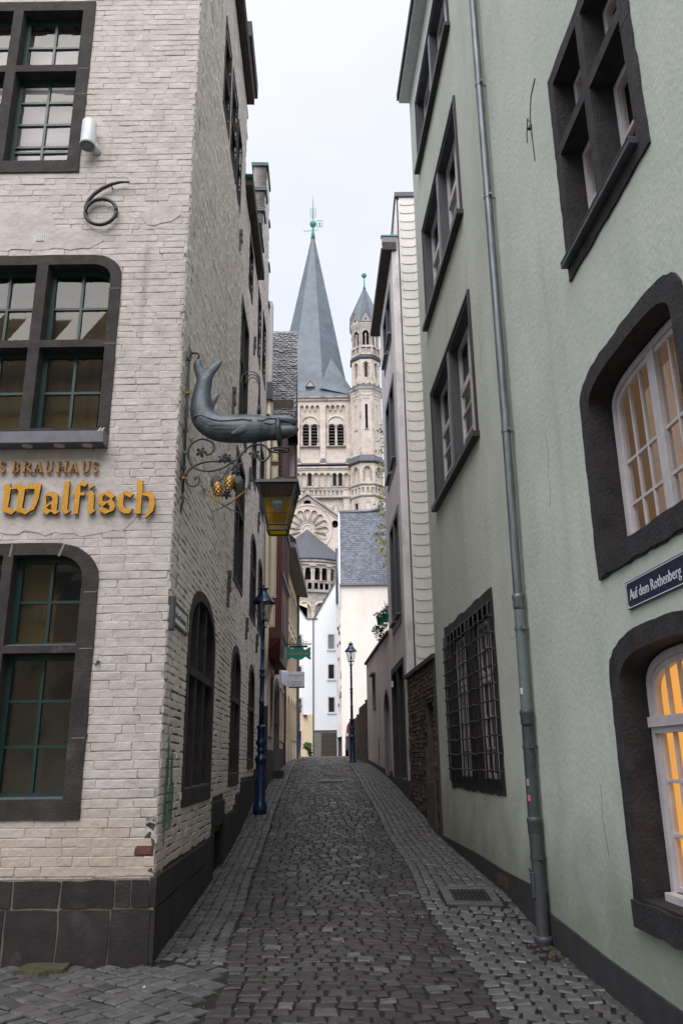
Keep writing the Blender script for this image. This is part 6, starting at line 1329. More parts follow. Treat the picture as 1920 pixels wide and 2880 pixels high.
GLY = {'B': [([(.28, 0), (.28, 1)], TK), ([(.1, .99), (.55, .97)], TN), ([(.1, .01), (.55, .02)], TN), (arc(.5, .75, .3, .23, 90, -90), TN*1.8), (arc(.5, .27, .38, .26, 90, -90), TN*2)],
       'R': [([(.25, 0), (.25, 1)], TK), ([(.08, .99), (.5, .97)], TN), ([(.08, .01), (.42, .01)], TN), (arc(.48, .74, .3, .24, 90, -90), TN*2), ([(.5, .5), (.95, .03)], TK), ([(.82, .01), (1.08, .01)], TN)],
       'A': [([(.5, 1), (.12, 0)], TN), ([(.5, 1), (.85, 0)], TK), ([(.25, .33), (.72, .33)], TN), ([(0, .01), (.28, .01)], TN), ([(.7, .01), (1.02, .01)], TN)],
       'U': [([(.22, 1), (.22, .35)]+arc(.52, .33, .30, .31, 180, 360), [TK, TK]+[TK*.8]*5+[TN*1.3]*6), ([(.82, .33), (.82, 1)], TN), ([(.05, .99), (.4, .99)], TN), ([(.68, .99), (.97, .99)], TN)],
       'H': [([(.22, 0), (.22, 1)], TK), ([(.82, 0), (.82, 1)], TK), ([(.22, .5), (.82, .5)], TN), ([(.05, .01), (.4, .01)], TN), ([(.65, .01), (1, .01)], TN), ([(.05, .99), (.4, .99)], TN), ([(.65, .99), (1, .99)], TN)],
       'S': [(arc(.5, .75, .32, .23, 20, 270, 12)+arc(.5, .26, .34, .25, 90, -160, 12), [TN]+[TK*.7]*24+[TN])]}
for ch_, u0, u1 in (('S', -26, 4), ('S', 10, 74), ('B', 112, 188), ('R', 198, 290), ('A', 292, 385), ('U', 385, 472), ('H', 480, 590), ('A', 590, 682), ('U', 690, 782), ('S', 785, 848)):
    (xa, za), (xb, zb_) = onF(Zq(2.987, 0, 1270, [(u0, 190), (u1, 97)])); m = MB()
    for st_, wd in GLY[ch_]:
        sx_, sz_ = xb-xa, zb_-za; ribbon(m, [(xa+p[0]*sx_, za+p[1]*sz_) for p in st_], [w_*sz_ for w_ in wd] if isinstance(wd, list) else wd*sz_)
    m.build('letter', 'bronze', w2s)
n6 = thing('house_number', WF(-2.44, 5.45, .05), 'large black iron figure 6 fixed high on the white brick front', 'house number')
m = MB(); m.tube([WF(-2.445+.16*math.cos(t*math.pi/14), 5.44+.158*math.sin(t*math.pi/14), .06) for t in range(29)], .019, 8)
m.build('ring', 'black_metal', n6, smooth=True)
m = MB(); m.tube([WF(x, z, .06) for x, z in ((-2.60, 5.42), (-2.606, 5.50), (-2.585, 5.58), (-2.53, 5.66), (-2.45, 5.73), (-2.36, 5.78), (-2.27, 5.805), (-2.17, 5.805))], [.018, .019, .019, .02, .02, .018, .014, .008], 8); m.build('stroke', 'black_metal', n6, smooth=True)
for x, z in ((-2.6, 5.46), (-2.29, 5.43), (-2.36, 5.77)): m = MB(); m.tube([WF(x, z, .06), WF(x, z, 0)], .006, 6); m.build('pin', 'black_metal', n6)
wl_ = thing('wall_light', WF(-2.6, 6.4, .1), 'white cylindrical downlight mounted beside the topmost window of the brick front', 'wall light')
c = WF(-2.625, 0, .13); z0, z1 = 6.20, 6.52
m = MB(); m.lathe([(.070, z0+.02), (.078, z0), (.082, z0+.03), (.078, z0+.05), (.076, z1-.01), (.07, z1), (.0, z1+.002)], c, 24); m.build('body', 'fixture_white', wl_, smooth=True)
m = MB(); m.lathe([(.066, z0-.004), (.066, z0-.001)], c, 24); m.build('lens', 'zinc', wl_)
m = MB(); m.tube([WF(-2.56, z0+.03, .0), WF(-2.58, z0+.06, .10)], .045, 12); m.build('bracket', 'fixture_white', wl_, smooth=True)
lg = thing('light_ledge', WF(-3, 2.85, .1), 'long lead grey metal ledge with small spotlights over the lettering', 'light fitting')
m = MB(); wbar(m, WF, -5.2, -2.19, 2.83, 2.945, .17, .0); m.build('housing', 'lead', lg, bevel=.004)
for x in (-2.36, -2.62, -2.92, -3.25, -3.6): m = MB(); m.lathe([(.045, -.006), (.05, -.004), (.05, .002), (.03, .004)], WF(x, 2.83, .09), 16); m.build('spotlight', 'fixture_white', lg)
for x in (-2.24, -2.27): m = MB(); m.tube([WF(x, 2.945, .12), WF(x+.03, 3.0, .10)], .007, 5); m.build('prong', 'fixture_white', lg)
m = MB(); p = on(WF, 278, 1868); m.tube([WF(p[0], p[1]+.02, .02), WF(p[0], p[1], .045), WF(p[0]-.012, p[1]-.02, .04), WF(p[0]-.015, p[1]+.0, .05)], .006, 6); m.lathe([(.016, -.006), (.016, .006)], WF(p[0], p[1]+.02, .022), 8); tag(m.build('wall_hook', 'iron'), 'tiny rusty hook in the white brick beside the lower front window', 'hook')
vp = thing('vent_plate', WF(-2.99, 5.15, .01), 'tiny square perforated vent plate near the iron figure on white brick', 'vent')
m = MB(); wbar(m, WF, -3.10, -3.02, 5.13, 5.21, .02, 0); m.build('plate', 'fixture_white', vp)
for i in range(4):
    for j in range(4): m = MB(); wbar(m, WF, -3.093+i*.019, -3.084+i*.019, 5.137+j*.019, 5.146+j*.019, .0215, .019); m.build('hole', 'void', vp)
pl = thing('street_sign', WL(7.5, 1.3, .02), 'weathered pale street plate on the alley side of the brick corner', 'street sign')
m = MB(); slab(m, WL, rect(7.14, 7.87, 1.205, 1.385), (), .03, .005); m.build('plate', 'sign_white', pl, bevel=.003)
m = MB(); slab(m, WL, rect(7.12, 7.89, 1.19, 1.40), [rect(7.15, 7.86, 1.215, 1.375)], .036, .004); m.build('frame', 'iron', pl)
text_mesh('Auf dem Rothenberg', .10, WL, 7.5, 1.26, .031, .001, 'iron', pl, 'lettering', sx=.72, split=True)

# ------------------------------------------------------------------ whale sign
YW = 7.2
def W_(s, ox, oy, x, y, dy=0): p = at(ox+x/s, oy+y/s, YW); return Vector((p.x, YW+dy, p.z))
q4 = lambda x, y, dy=0: W_(2.715, 520, 980, x, y, dy)
q5 = lambda x, y, dy=0: W_(3.0897, 490, 1220, x, y, dy)
PXM = YW*1.09/2240
def spline(pts, n=6):
    o = []; P = [pts[0]]+list(pts)+[pts[-1]]
    for i in range(1, len(P)-2):
        for k in range(n):
            t = k/n; o.append(tuple(.5*((2*P[i][j])+(-P[i-1][j]+P[i+1][j])*t+(2*P[i-1][j]-5*P[i][j]+4*P[i+1][j]-P[i+2][j])*t*t+(-P[i-1][j]+3*P[i][j]-3*P[i+1][j]+P[i+2][j])*t**3) for j in range(len(pts[0]))))
    o.append(tuple(pts[-1])); return o
wt = thing('whale_sign', (-1.51, YW, at(520, 1300, YW).z), 'dark metal whale sign on a wrought iron bracket with golden hops', 'sign')
def blob(m, pts, flat=.72, n=20, dy=0):
    pp = spline(pts, 5); r = [max(.003, p[2]/2.715*PXM) for p in pp]; c = [q4(p[0], p[1], dy) for p in pp]; s = len(m.v)
    m.tube(c, r, n)
    for i in range(s, len(m.v)): x, y, z = m.v[i]; m.v[i] = (x, YW+dy+(y-YW-dy)*flat, z)
m = MB()
blob(m, [(152, 215, 46), (150, 250, 60), (130, 350, 70), (128, 440, 86), (150, 535, 98), (225, 592, 108), (300, 610, 112), (400, 614, 113), (500, 613, 114), (590, 612, 105), (650, 608, 96), (700, 606, 86)])
blob(m, [(640, 558, 50), (700, 546, 40), (770, 546, 37), (820, 551, 32), (845, 558, 22), (860, 562, 8)], .9)
blob(m, [(640, 640, 66), (715, 640, 62), (775, 632, 54), (825, 624, 43), (852, 619, 29), (869, 617, 9)], .9)
blob(m, [(152, 250, 60), (130, 200, 50), (106, 155, 40), (98, 118, 33), (110, 78, 14)], .5)
blob(m, [(152, 250, 60), (182, 195, 44), (218, 152, 38), (254, 116, 30), (277, 92, 14)], .5)
blob(m, [(170, 450, 55), (205, 405, 38), (238, 365, 26), (265, 340, 9)], .35)
o = m.build('body', 'whale_metal', wt, smooth=True)
md = o.modifiers.new('skin', 'REMESH'); md.mode = 'VOXEL'; md.voxel_size = .0085; md.use_smooth_shade = True
md = o.modifiers.new('soft', 'SMOOTH'); md.factor = .6; md.iterations = 4
RB = 112/2.715*PXM*.72
m = MB(); blob(m, [(515, 585, 30), (475, 615, 44), (430, 645, 38), (395, 665, 22), (366, 680, 5)], .3, 14, -RB*.86); m.build('fin', 'whale_metal', wt, smooth=True)
m = MB(); pts = spline([(75, 548), (110, 535), (150, 540), (220, 570), (290, 582), (380, 577), (450, 571), (495, 578), (520, 574)], 4); m.tube([q4(x, y, -RB*.93*min(1, .62+x/600)) for x, y in pts], [.005]+[.012]*(len(pts)-2)+[.005], 8); m.tube([q4(520, 574, -RB*.93), q4(515, 600, -RB*.97), q4(505, 640, -RB*.92), q4(470, 690, -RB*.6)], .006, 6); m.tube([q4(560, 575, -RB*.9), q4(600, 580, -RB*.9), q4(640, 558, -RB*.78), q4(700, 556, -RB*.66), q4(760, 565, -RB*.60), q4(830, 582, -RB*.42), q4(850, 585, -.01)], .007, 6); m.tube([q4(600, 580, -RB*.88), q4(615, 600, -RB*.92), q4(660, 604, -RB*.86), q4(700, 597, -RB*.7)], .007, 6); m.build('ridge', 'whale_metal', wt, smooth=True)
for k in range(4): m = MB(); m.tube([q4(x, 620+k*26+(x-380)**2*-.00012*(k+1)*.4, -RB*.98*math.sqrt(max(.05, 1-((8+k*26)/112)**2))) for x in range(190, 520, 30)], .0025, 5); m.build('belly_groove', 'black_metal', wt)
for x in (525, 548, 570, 590): m = MB(); m.tube([q4(x, 590, -RB*.93), q4(x-3, 640, -RB*.92), q4(x-10, 690, -RB*.62)], .0035, 5); m.build('throat_groove', 'black_metal', wt)
m = MB(); m.lathe([(.001, -.004), (.012, -.003), (.016, 0), (.012, .003), (.001, .004)], (0, 0, 0), 10); o = m.build('eye', 'black_metal', wt, smooth=True)
e_ = q4(640, 534, -RB*.80); o.location = e_; o.rotation_euler = (rad(90), 0, 0); o.scale = (1.3, 1, 1)
tw_ = MB(); tw_.tube([q4(565, 500), q4(565, 430)], [.022, .016], 4); tw_.tube([q4(565, 435), q4(568, 340), q4(571, 270)], [.014, .011, .008], 5)
for P_ in ([(571, 270), (566, 215), (530, 182), (480, 180), (440, 212), (430, 268)], [(571, 275), (555, 220), (515, 198), (477, 222), (460, 270)], [(568, 290), (550, 240), (518, 222), (490, 240), (480, 282)]):
    pp = spline(P_, 5); tw_.tube([q4(x, y) for x, y in pp], [.009-.006*i/len(pp) for i in range(len(pp))], 6)
for k in range(9): a = q4(562, 430-k*16); b = q4(574, 420-k*16); tw_.tube([(a.x, a.y-.012, a.z), (b.x, b.y-.012, b.z)], .004, 4)
tw_.build('spout', 'iron', wt, smooth=True)
zt_, zb_ = at(535, 955, YW).z, at(512, 1450, YW).z; X_ = -1.512
m = MB(); m.tube([(X_, YW, zt_-.22), (X_, YW, zb_+.22)], .013, 8); m.tube([(X_, YW, zt_-.24), (X_+.012, YW, zt_-.16), (X_-.006, YW, zt_-.08), (X_+.004, YW, zt_)], [.012, .016, .008, .002], 6); m.tube([(X_, YW, zb_+.24), (X_+.006, YW, zb_+.14), (X_-.008, YW, zb_+.07), (X_, YW, zb_)], [.012, .013, .009, .002], 6)
for s_ in (-1, 1): m.tube([(X_, YW, zb_+.20), (X_+s_*.05, YW, zb_+.15), (X_+s_*.065, YW, zb_+.18)], [.008, .006, .003], 5)
m.build('post', 'iron', wt, smooth=True)
for v, mt in ((1106, 'gold'), (1274, 'copper'), (1345, 'gold')): m = MB(); m.lathe([(.012, -.012), (.024, -.01), (.024, .01), (.012, .012)], (X_, YW, at(520, v, YW).z), 10); m.build('collar', mt, wt)
for v in (1010, 1211, 1315, 1338):
    z = at(510, v, YW).z; m = MB(); m.tube([(X_, YW, z), (LXat(YW)+.002, YW, z)], .013, 6); wbar(m, WL, YW-.012, YW+.012, z-.07, z+.07, .018, 0); m.lathe([(.012, -.02), (.02, -.018), (.02, .018), (.012, .02)], (X_, YW, z), 8); m.build('wall_bracket', 'iron', wt)
m = MB(); m.tube([(X_, YW, at(530, 1000, YW).z), q4(60, 35), q4(100, 38), q4(108, 60), q4(95, 92)], .011, 7); m.build('hook', 'black_metal', wt, smooth=True)
for P_, r_ in (([(272, 180), (310, 178), (345, 140), (340, 90), (300, 58), (240, 46), (185, 65), (140, 105), (122, 165), (130, 230), (165, 285), (225, 315), (300, 325), (380, 310), (450, 283), (500, 245), (545, 222), (600, 162), (650, 115), (715, 94), (780, 102), (822, 142), (826, 190), (795, 230), (758, 236), (730, 212)], .011),
              ([(105, 370), (125, 325), (175, 282), (240, 252), (330, 239), (420, 238), (490, 236), (540, 225)], .012), ([(98, 385), (118, 435), (160, 458), (205, 440), (218, 400), (200, 376), (182, 384), (188, 400)], .008), ([(480, 290), (445, 340), (415, 400)], .008), ([(500, 300), (460, 345), (455, 375)], .007), ([(540, 300), (535, 350)], .018),
              ([(400, 345), (395, 320), (412, 318), (424, 332), (416, 348), (404, 345)], .004), ([(130, 45), (150, 60), (150, 90)], .006), ([(172, 40), (158, 45), (150, 70)], .005)):
    pp = spline(P_, 5); m = MB(); m.tube([q5(x, y) for x, y in pp], r_, 8); m.build('scroll', 'iron', wt, smooth=True)
def leaf5(m, c, r, a0, dy, lobes=5, tooth=.45):
    n = lobes*4; vs = [(c.x, c.y+dy-.012, c.z)]
    for k in range(n):
        a = a0+2*math.pi*k/n; rr_ = r*((1, .82, tooth, .82)[k % 4]); vs.append((c.x+rr_*math.cos(a), c.y+dy+.012*math.sin(k*1.7), c.z+rr_*math.sin(a)))
    m.add(vs, [(0, k+1, (k+1) % n+1) for k in range(n)])
for (x, y, r_, a0) in ((238, 168, .058, 1.2), (425, 225, .055, .2), (460, 215, .05, 1.9), (698, 182, .06, .6), (545, 280, .06, .3), (535, 330, .05, 1.4), (460, 535, .05, 4.6)):
    m = MB(); leaf5(m, q5(x, y), r_, a0, -.02); o = m.build('leaf', 'iron', wt); md = o.modifiers.new('t', 'SOLIDIFY'); md.thickness = .004
for (x, y, rx, rz) in ((365, 425, 50, 70), (555, 440, 45, 80)):
    m = MB(); c = q5(x, y, -.01); n = 28; vs = [(c.x, c.y-.02, c.z)]; 
    for k in range(n): a = 2*math.pi*k/n; f_ = 1+.07*(-1)**k; vs.append((c.x+rx*f_/3.09*PXM*math.cos(a), c.y, c.z+rz*f_/3.09*PXM*math.sin(a)))
    m.add(vs, [(0, k+1, (k+1) % n+1) for k in range(n)]); o = m.build('hop_leaf', 'black_metal', wt); md = o.modifiers.new('t', 'SOLIDIFY'); md.thickness = .004
for (x, y, a0) in ((385, 492, -.15), (484, 440, .05)):
    c = q5(x, y, -.04); m = MB(); m.lathe([(.002, -.072), (.03, -.055), (.042, -.02), (.042, .015), (.032, .05), (.002, .062)], (0, 0, 0), 12); o = m.build('hop_cone', 'bronze', wt, smooth=True); o.location = c; o.rotation_euler = (0, a0, 0)
    m = MB(); rr = random.Random(3)
    for j in range(6):
        for k in range(9):
            a = 2*math.pi*(k+.5*(j % 2))/9; zz = .05-j*.021; r_ = .043*math.sqrt(max(.1, 1-(zz/.075)**2)); p = Vector((r_*math.cos(a), r_*math.sin(a), zz)); n_ = Vector((math.cos(a), math.sin(a), .1)); t_ = Vector((-math.sin(a), math.cos(a), 0)); u_ = Vector((0, 0, 1)); w_ = .011
            m.add([p+t_*w_+u_*.012, p-t_*w_+u_*.012, p-t_*w_*.9-u_*.008+n_*.009, p-u_*.022+n_*.016, p+t_*w_*.9-u_*.008+n_*.009], [(0, 1, 2, 3, 4)])
    o2 = m.build('scales', 'hop_gold', None); o2.parent = o
for sg_, P0, P1, P2 in ((1, (565, 695), (410, 615), (300, 535)), (-1, (320, 688), (500, 605), (605, 525))):
    m = MB(); m.tube([q5(*P0, -.03), q5((P0[0]+P1[0])/2, (P0[1]+P1[1])/2+8, -.03), q5(*P1, -.03)], [.004, .006, .009], 6); ear = m.build('wheat_stem', 'iron', wt)
    m = MB()
    for k in range(6):
        t = k/6; x, y = P1[0]+(P2[0]-P1[0])*t, P1[1]+(P2[1]-P1[1])*t
        for s2 in (-1, 1): c = q5(x+s2*6, y+s2*6*sg_, -.035); c2 = q5(x+(P2[0]-P1[0])*.16+s2*9, y+(P2[1]-P1[1])*.16+s2*9*sg_, -.045); m.tube([c, (c+c2)/2, c2], [.004, .012, .003], 6)
    m.build('wheat_grain', 'gold' if sg_ > 0 else 'bronze', wt, smooth=True)
    for k in range(6):
        x, y = P2[0]-sg_*(-20+k*11), P2[1]-18+k*11; ex_, ey_ = (200+k*10, 452-k*4) if sg_ > 0 else (700-k*12, 452-k*7); m = MB(); m.tube([q5(x, y, -.035), q5((x+ex_)/2, (y+ey_)/2-4, -.03), q5(ex_, ey_, -.03)], [.003, .0025, .001], 5); m.build('awn', 'iron', wt)

# hanging lantern in the whale's jaw
la = thing('hanging_lantern', (-.6, YW, at(760, 1490, YW).z), 'square amber glass lantern hanging from the metal whale jaw', 'lantern')
q2 = lambda x, y, dy=0: W_(4.28, 680, 1150, x, y, dy)
m = MB(); c = q2(445, 170); m.tube([c+Vector((0, y, 0)) for y in (-.10, .10)], .018, 10)
for dy in (-.095, .095): m.tube([q2(445, 170, dy), q2(447, 280, dy*1.05), q2(450, 380, dy*.7), q2(452, 450, dy*.15)], [.02, .026, .024, .014], 6)
m.build('strap', 'iron', la, smooth=True)
m = MB(); pts = [q2(452+88*math.cos(t*math.pi/8), 512+18*math.sin(t*math.pi/8)) for t in range(9)]; c = q2(452, 495); m.tube([c+Vector((.10*math.cos(t*math.pi/12), .07*math.sin(t*math.pi/12), 0)) for t in range(25)], .008, 6); m.box(c.x-.055, c.x+.055, YW-.02, YW+.02, c.z-.005, c.z+.028); m.build('hoop', 'black_metal', la)
m = MB(); m.tube([q2(452, 490), q2(450, 700), q2(448, 860)], .009, 8)
for k in range(46): a = k*.95; p = q2(452, 520+k*7); m.tube([(p.x+.013*math.cos(a), YW+.013*math.sin(a), p.z), (lambda p2: (p2.x+.013*math.cos(a+.95), YW+.013*math.sin(a+.95), p2.z))(q2(452, 527+k*7))], .0045, 5, cap=False)
m.build('twisted_rod', 'black_metal', la)
zc = q2(450, 880).z; cxl = at(680+443/4.28, 1357, YW).x
zt_ = at(780, 1357, YW-.18).z; zb_ = at(780, 1473, YW-.10).z; zbb = at(780, 1489, YW-.10).z; ht, hb = .178, .094
fr = MB(); fr.hexa([(cxl-ht-.025, YW-ht-.025, zt_), (cxl+ht+.025, YW-ht-.025, zt_), (cxl+ht+.025, YW+ht+.025, zt_), (cxl-ht-.025, YW+ht+.025, zt_), (cxl-ht-.02, YW-ht-.02, zt_+.03), (cxl+ht+.02, YW-ht-.02, zt_+.03), (cxl+ht+.02, YW+ht+.02, zt_+.03), (cxl-ht-.02, YW+ht+.02, zt_+.03)])
fr.lathe([(ht*1.2, zt_+.03), (.05, zt_+.10), (.02, zt_+.12)], (cxl, YW, 0), 4, rad(45)); fr.build('lid', 'black_metal', la)
cor = [(-1, -1), (1, -1), (1, 1), (-1, 1)]
fm = MB()
for sx_, sy_ in cor: fm.tube([(cxl+sx_*ht, YW+sy_*ht, zt_), (cxl+sx_*hb, YW+sy_*hb, zb_)], .012, 4); fm.tube([(cxl+sx_*hb, YW+sy_*hb, zb_), (cxl+sx_*hb*.97, YW+sy_*hb*.97, zbb)], .009, 4)
for i in range(4):
    a, b = cor[i], cor[(i+1) % 4]
    for h_, z, r_ in ((ht-.004, zt_-.012, .014), (hb, zb_, .010), (hb*.97, zbb, .010)): fm.tube([(cxl+a[0]*h_, YW+a[1]*h_, z), (cxl+b[0]*h_, YW+b[1]*h_, z)], r_, 4)
    for f_ in (.36, .72): h_ = ht+(hb-ht)*f_; z = zt_+(zb_-zt_)*f_; fm.tube([(cxl+a[0]*h_, YW+a[1]*h_, z), (cxl+b[0]*h_, YW+b[1]*h_, z)], .0028, 4)
    for g in (-.3, .3):
        p0 = [cxl+ht*(a[0]+(b[0]-a[0])*(.5+g*.5)), YW+ht*(a[1]+(b[1]-a[1])*(.5+g*.5)), zt_]; h_ = ht+(hb-ht)*.36; fm.tube([p0, (cxl+h_*(a[0]+(b[0]-a[0])*(.5+g*.5)), YW+h_*(a[1]+(b[1]-a[1])*(.5+g*.5)), zt_+(zb_-zt_)*.36)], .0025, 4)
fm.build('frame', 'iron', la)
for i in range(4):
    a, b = cor[i], cor[(i+1) % 4]
    for f0, f1, mt in ((0, .36, 'smoked_glass'), (.36, .72, 'amber_glass'), (.72, 1, 'amber_glass')):
        h0, h1 = (ht+(hb-ht)*f0)*.97, (ht+(hb-ht)*f1)*.97; z0, z1 = zt_+(zb_-zt_)*f0, zt_+(zb_-zt_)*f1; m = MB(); m.add([(cxl+a[0]*h0, YW+a[1]*h0, z0), (cxl+b[0]*h0, YW+b[1]*h0, z0), (cxl+b[0]*h1, YW+b[1]*h1, z1), (cxl+a[0]*h1, YW+a[1]*h1, z1)], [(3, 2, 1, 0)]); m.build('glass_pane', mt, la)
    m = MB(); m.add([(cxl+a[0]*hb*.95, YW+a[1]*hb*.95, zb_), (cxl+b[0]*hb*.95, YW+b[1]*hb*.95, zb_), (cxl+b[0]*hb*.93, YW+b[1]*hb*.93, zbb), (cxl+a[0]*hb*.93, YW+a[1]*hb*.93, zbb)], [(3, 2, 1, 0)]); m.build('glass_pane', 'amber_glass', la)
m = MB(); f_ = .42; zc_ = zt_+(zb_-zt_)*.42; yc_ = YW-(ht+(hb-ht)*.42)*.97-.004; slope_ = ((ht-hb)*.97)/(zt_-zb_); m.add([(cxl+a*.052, yc_+(zc_-z_)*slope_, z_) for a, z_ in ((-1, zc_+.0), (1, zc_+.0), (1, zc_-.06), (.55, zc_-.10), (0, zc_-.12), (-.55, zc_-.10), (-1, zc_-.06))], [tuple(range(7))]); m.build('crest', 'asphalt_cap', la); m = MB(); m.add([(cxl+a*.04, yc_-.002+(zc_-z_)*slope_, z_) for a, z_ in ((-1, zc_-.008), (1, zc_-.008), (1, zc_-.035), (-1, zc_-.035))], [(0, 1, 2, 3)]); m.build('crest', 'pot_green', la)
m = MB(); m.lathe([(.0, 0), (.055, .01), (.07, .05), (.072, .10), (.06, .15), (.02, .17), (.02, .30)], (cxl+.015, YW, zb_+.02), 16); m.build('lamp_globe', 'asphalt_cap', la, smooth=True)

# ------------------------------------------------------------------ street lamps
def make_lamp(x, y, z, label):
    t = thing('street_lamp', (x, y, z), label, 'street lamp', 'old gas style street lamps along the alley')
    K_ = 4.1/1845; zz = lambda py: (2130-py)*K_; c = (x, y, z)
    prof = [(62, 2200), (62, 2118), (52, 2108), (50, 2092), (43, 2078), (40, 1800), (39, 1784), (45, 1776), (49, 1758), (44, 1738), (28, 1716), (27, 1702), (38, 1686), (38, 1676), (28, 1662), (33, 1650), (42, 1630), (42, 1612), (30, 1592), (33, 1580), (31, 1512), (39, 1500), (39, 1488), (22, 1476)]
    m = MB(); m.lathe([(w_*K_*(.92 if i < 2 else 1), zz(py)) for i, (w_, py) in enumerate(prof)], c, 20); m.build('base', 'blue_lamp', t, smooth=True)
    prof = [(21, 1478), (20, 1300), (23, 1296), (23, 1286), (19, 1280), (19, 1090), (24, 1084), (24, 1074), (20, 1066), (20, 1040), (25, 1034), (25, 1022), (18, 1014), (17, 860), (20, 856), (20, 848), (17, 842), (16, 670), (30, 664), (30, 655), (16, 650)]
    m = MB(); m.lathe([(w_*K_, zz(py)) for w_, py in prof], c, 16); m.build('pole', 'blue_lamp', t, smooth=True)
    m = MB(); n = 6; ph = rad(15)
    rb_, rt_, zb2, zt2 = 48*K_, 82*K_, zz(602), zz(432)
    P0 = [(x+rb_*math.cos(2*math.pi*k/n+ph), y+rb_*math.sin(2*math.pi*k/n+ph), z+zb2) for k in range(n)]; P1 = [(x+rt_*math.cos(2*math.pi*k/n+ph), y+rt_*math.sin(2*math.pi*k/n+ph), z+zt2) for k in range(n)]
    for k in range(n):
        m.tube([P0[k], P1[k]], 3.2*K_, 5); m.tube([P0[k], P0[(k+1) % n]], 5*K_, 5); m.tube([P1[k], P1[(k+1) % n]], 4*K_, 5)
        if k % 2 == 0: m.tube([P0[k], (x+26*K_*math.cos(2*math.pi*k/n+ph), y+26*K_*math.sin(2*math.pi*k/n+ph), z+zz(655))], 4*K_, 5)
    m.lathe([(14*K_, zz(655)), (14*K_, zz(604))], c, 8); m.lathe([(46*K_, zz(604)), (46*K_, zz(598))], c, 12)
    m.build('lantern_frame', 'blue_lamp', t)
    for k in range(n): q = MB(); q.add([P0[k], P0[(k+1) % n], P1[(k+1) % n], P1[k]], [(0, 1, 2, 3)]); q.build('pane', 'lamp_glass', t)
    m = MB(); m.lathe([(7*K_, zz(600)), (7*K_, zz(560)), (16*K_, zz(555)), (16*K_, zz(530)), (5*K_, zz(525)), (5*K_, zz(470)), (12*K_, zz(465)), (12*K_, zz(440))], c, 10); m.build('burner', 'dark_pipe', t)
    m = MB(); nn = 36; rings = []
    for (w_, py, sc) in ((98, 440, 1), (90, 428, .6), (72, 408, 0), (56, 388, 0), (44, 368, 0), (34, 350, 0), (32, 332, 0), (34, 328, 0)): rings.append([(x+w_*K_*math.cos(2*math.pi*k/nn), y+w_*K_*math.sin(2*math.pi*k/nn), z+zz(py+sc*8*abs(math.sin(k*math.pi*12/nn/2*1)))) for k in range(nn)])
    vs = [p for r_ in rings for p in r_]; m.add(vs, [(i*nn+k, i*nn+(k+1) % nn, (i+1)*nn+(k+1) % nn, (i+1)*nn+k) for i in range(len(rings)-1) for k in range(nn)])
    m.lathe([(30*K_, zz(330)), (46*K_, zz(326)), (42*K_, zz(318)), (12*K_, zz(312)), (6*K_, zz(308)), (10*K_, zz(300)), (11*K_, zz(293)), (6*K_, zz(288)), (1*K_, zz(278))], c, 16); m.build('roof', 'blue_lamp', t, smooth=True)
    return t
make_lamp(-.10037*15.31, 15.31, -.0526*15.31, 'dark blue gas style street lamp nearest, close to the white brick house')
make_lamp(.00944*28.32, 28.32, -.0031*28.32, 'dark blue street lamp at the crest of the alley before the cream house')
make_lamp(-.0540*63.95, 63.95, .005*63.95, 'small distant dark street lamp in front of the yellow ground floor')

# ------------------------------------------------------------------ hanging signs on the left
cs = thing('hanging_sign', (-1.42, 20, 2.6), 'green sweet shaped hanging sign with red lettering under an iron bar', 'shop sign')
W20 = front(20.0)
p8 = lambda pts, Y=20.0: [(at(800+x/6.722, 1760+y/6.722, Y).x, at(800+x/6.722, 1760+y/6.722, Y).z) for x, y in pts]
out_ = p8([(55, 395), (148, 447), (190, 408), (225, 390), (268, 382), (312, 390), (350, 415), (385, 460), (478, 400), (495, 430), (484, 470), (496, 515), (484, 560), (498, 620), (490, 645), (390, 585), (350, 622), (305, 642), (265, 648), (220, 640), (185, 625), (140, 598), (60, 645), (35, 635), (50, 600), (40, 560), (50, 510), (40, 460)])
m = MB(); slab(m, W20, out_[::-1], (), .015, -.015, True); m.build('board', 'sign_green', cs)
a, b = p8([(70, 552), (460, 500)]); text_mesh('KAMELLEBÜDCHEN', (b[1]-a[1])*1.35, W20, (a[0]+b[0])/2, a[1], .0155, .002, 'sign_red', cs, 'lettering', sx=.50/.72)
a, b = p8([(15, 350), (495, 362)]); m = MB(); m.tube([(a[0]-.1, 20, a[1]), (b[0], 20, a[1])], .014, 8); m.box(a[0]+.10, b[0]-.08, 19.98, 20.02, b[1]-.06, b[1]-.01); m.lathe([(.001, -.022), (.022, 0), (.001, .022)], (b[0], 20, a[1]), 8); m.build('bar', 'asphalt_cap', cs)
m = MB()
for (x, y, r_) in ((130, 290, 30), (175, 265, 26), (210, 290, 22), (110, 315, 18), (340, 290, 26), (380, 315, 24), (425, 318, 26)): c_ = p8([(x, y)])[0]; m.tube([W20(c_[0]+r_/6.722*.0089*math.cos(t*.5), c_[1]+r_/6.722*.0089*math.sin(t*.5), 0) for t in range(12)], .005, 4)
m.build('scroll', 'iron', cs)
a, b = p8([(245, 380), (300, 245)]); m = MB(); m.box(a[0], b[0], 19.96, 20.04, a[1], b[1]); c_ = (a[0]+b[0])/2; m.lathe([(.03, 0), (.045, .05), (.03, .09), (.01, .12)], (c_, 20, b[1]), 8); m.build('figure', 'copper', cs)
fs_ = thing('hanging_sign', (-1.5, 26, 2.5), 'white box sign with dark blue lines of travel club lettering', 'shop sign')
W26 = front(26.0); x0, x1, z0, z1 = pxr(26, 812.6, 1889.4, 855.8, 1931)
m = MB(); m.box(x0, x1, 26.0, 26.12, z0, z1); m.build('box', 'sign_white', fs_, bevel=.01)
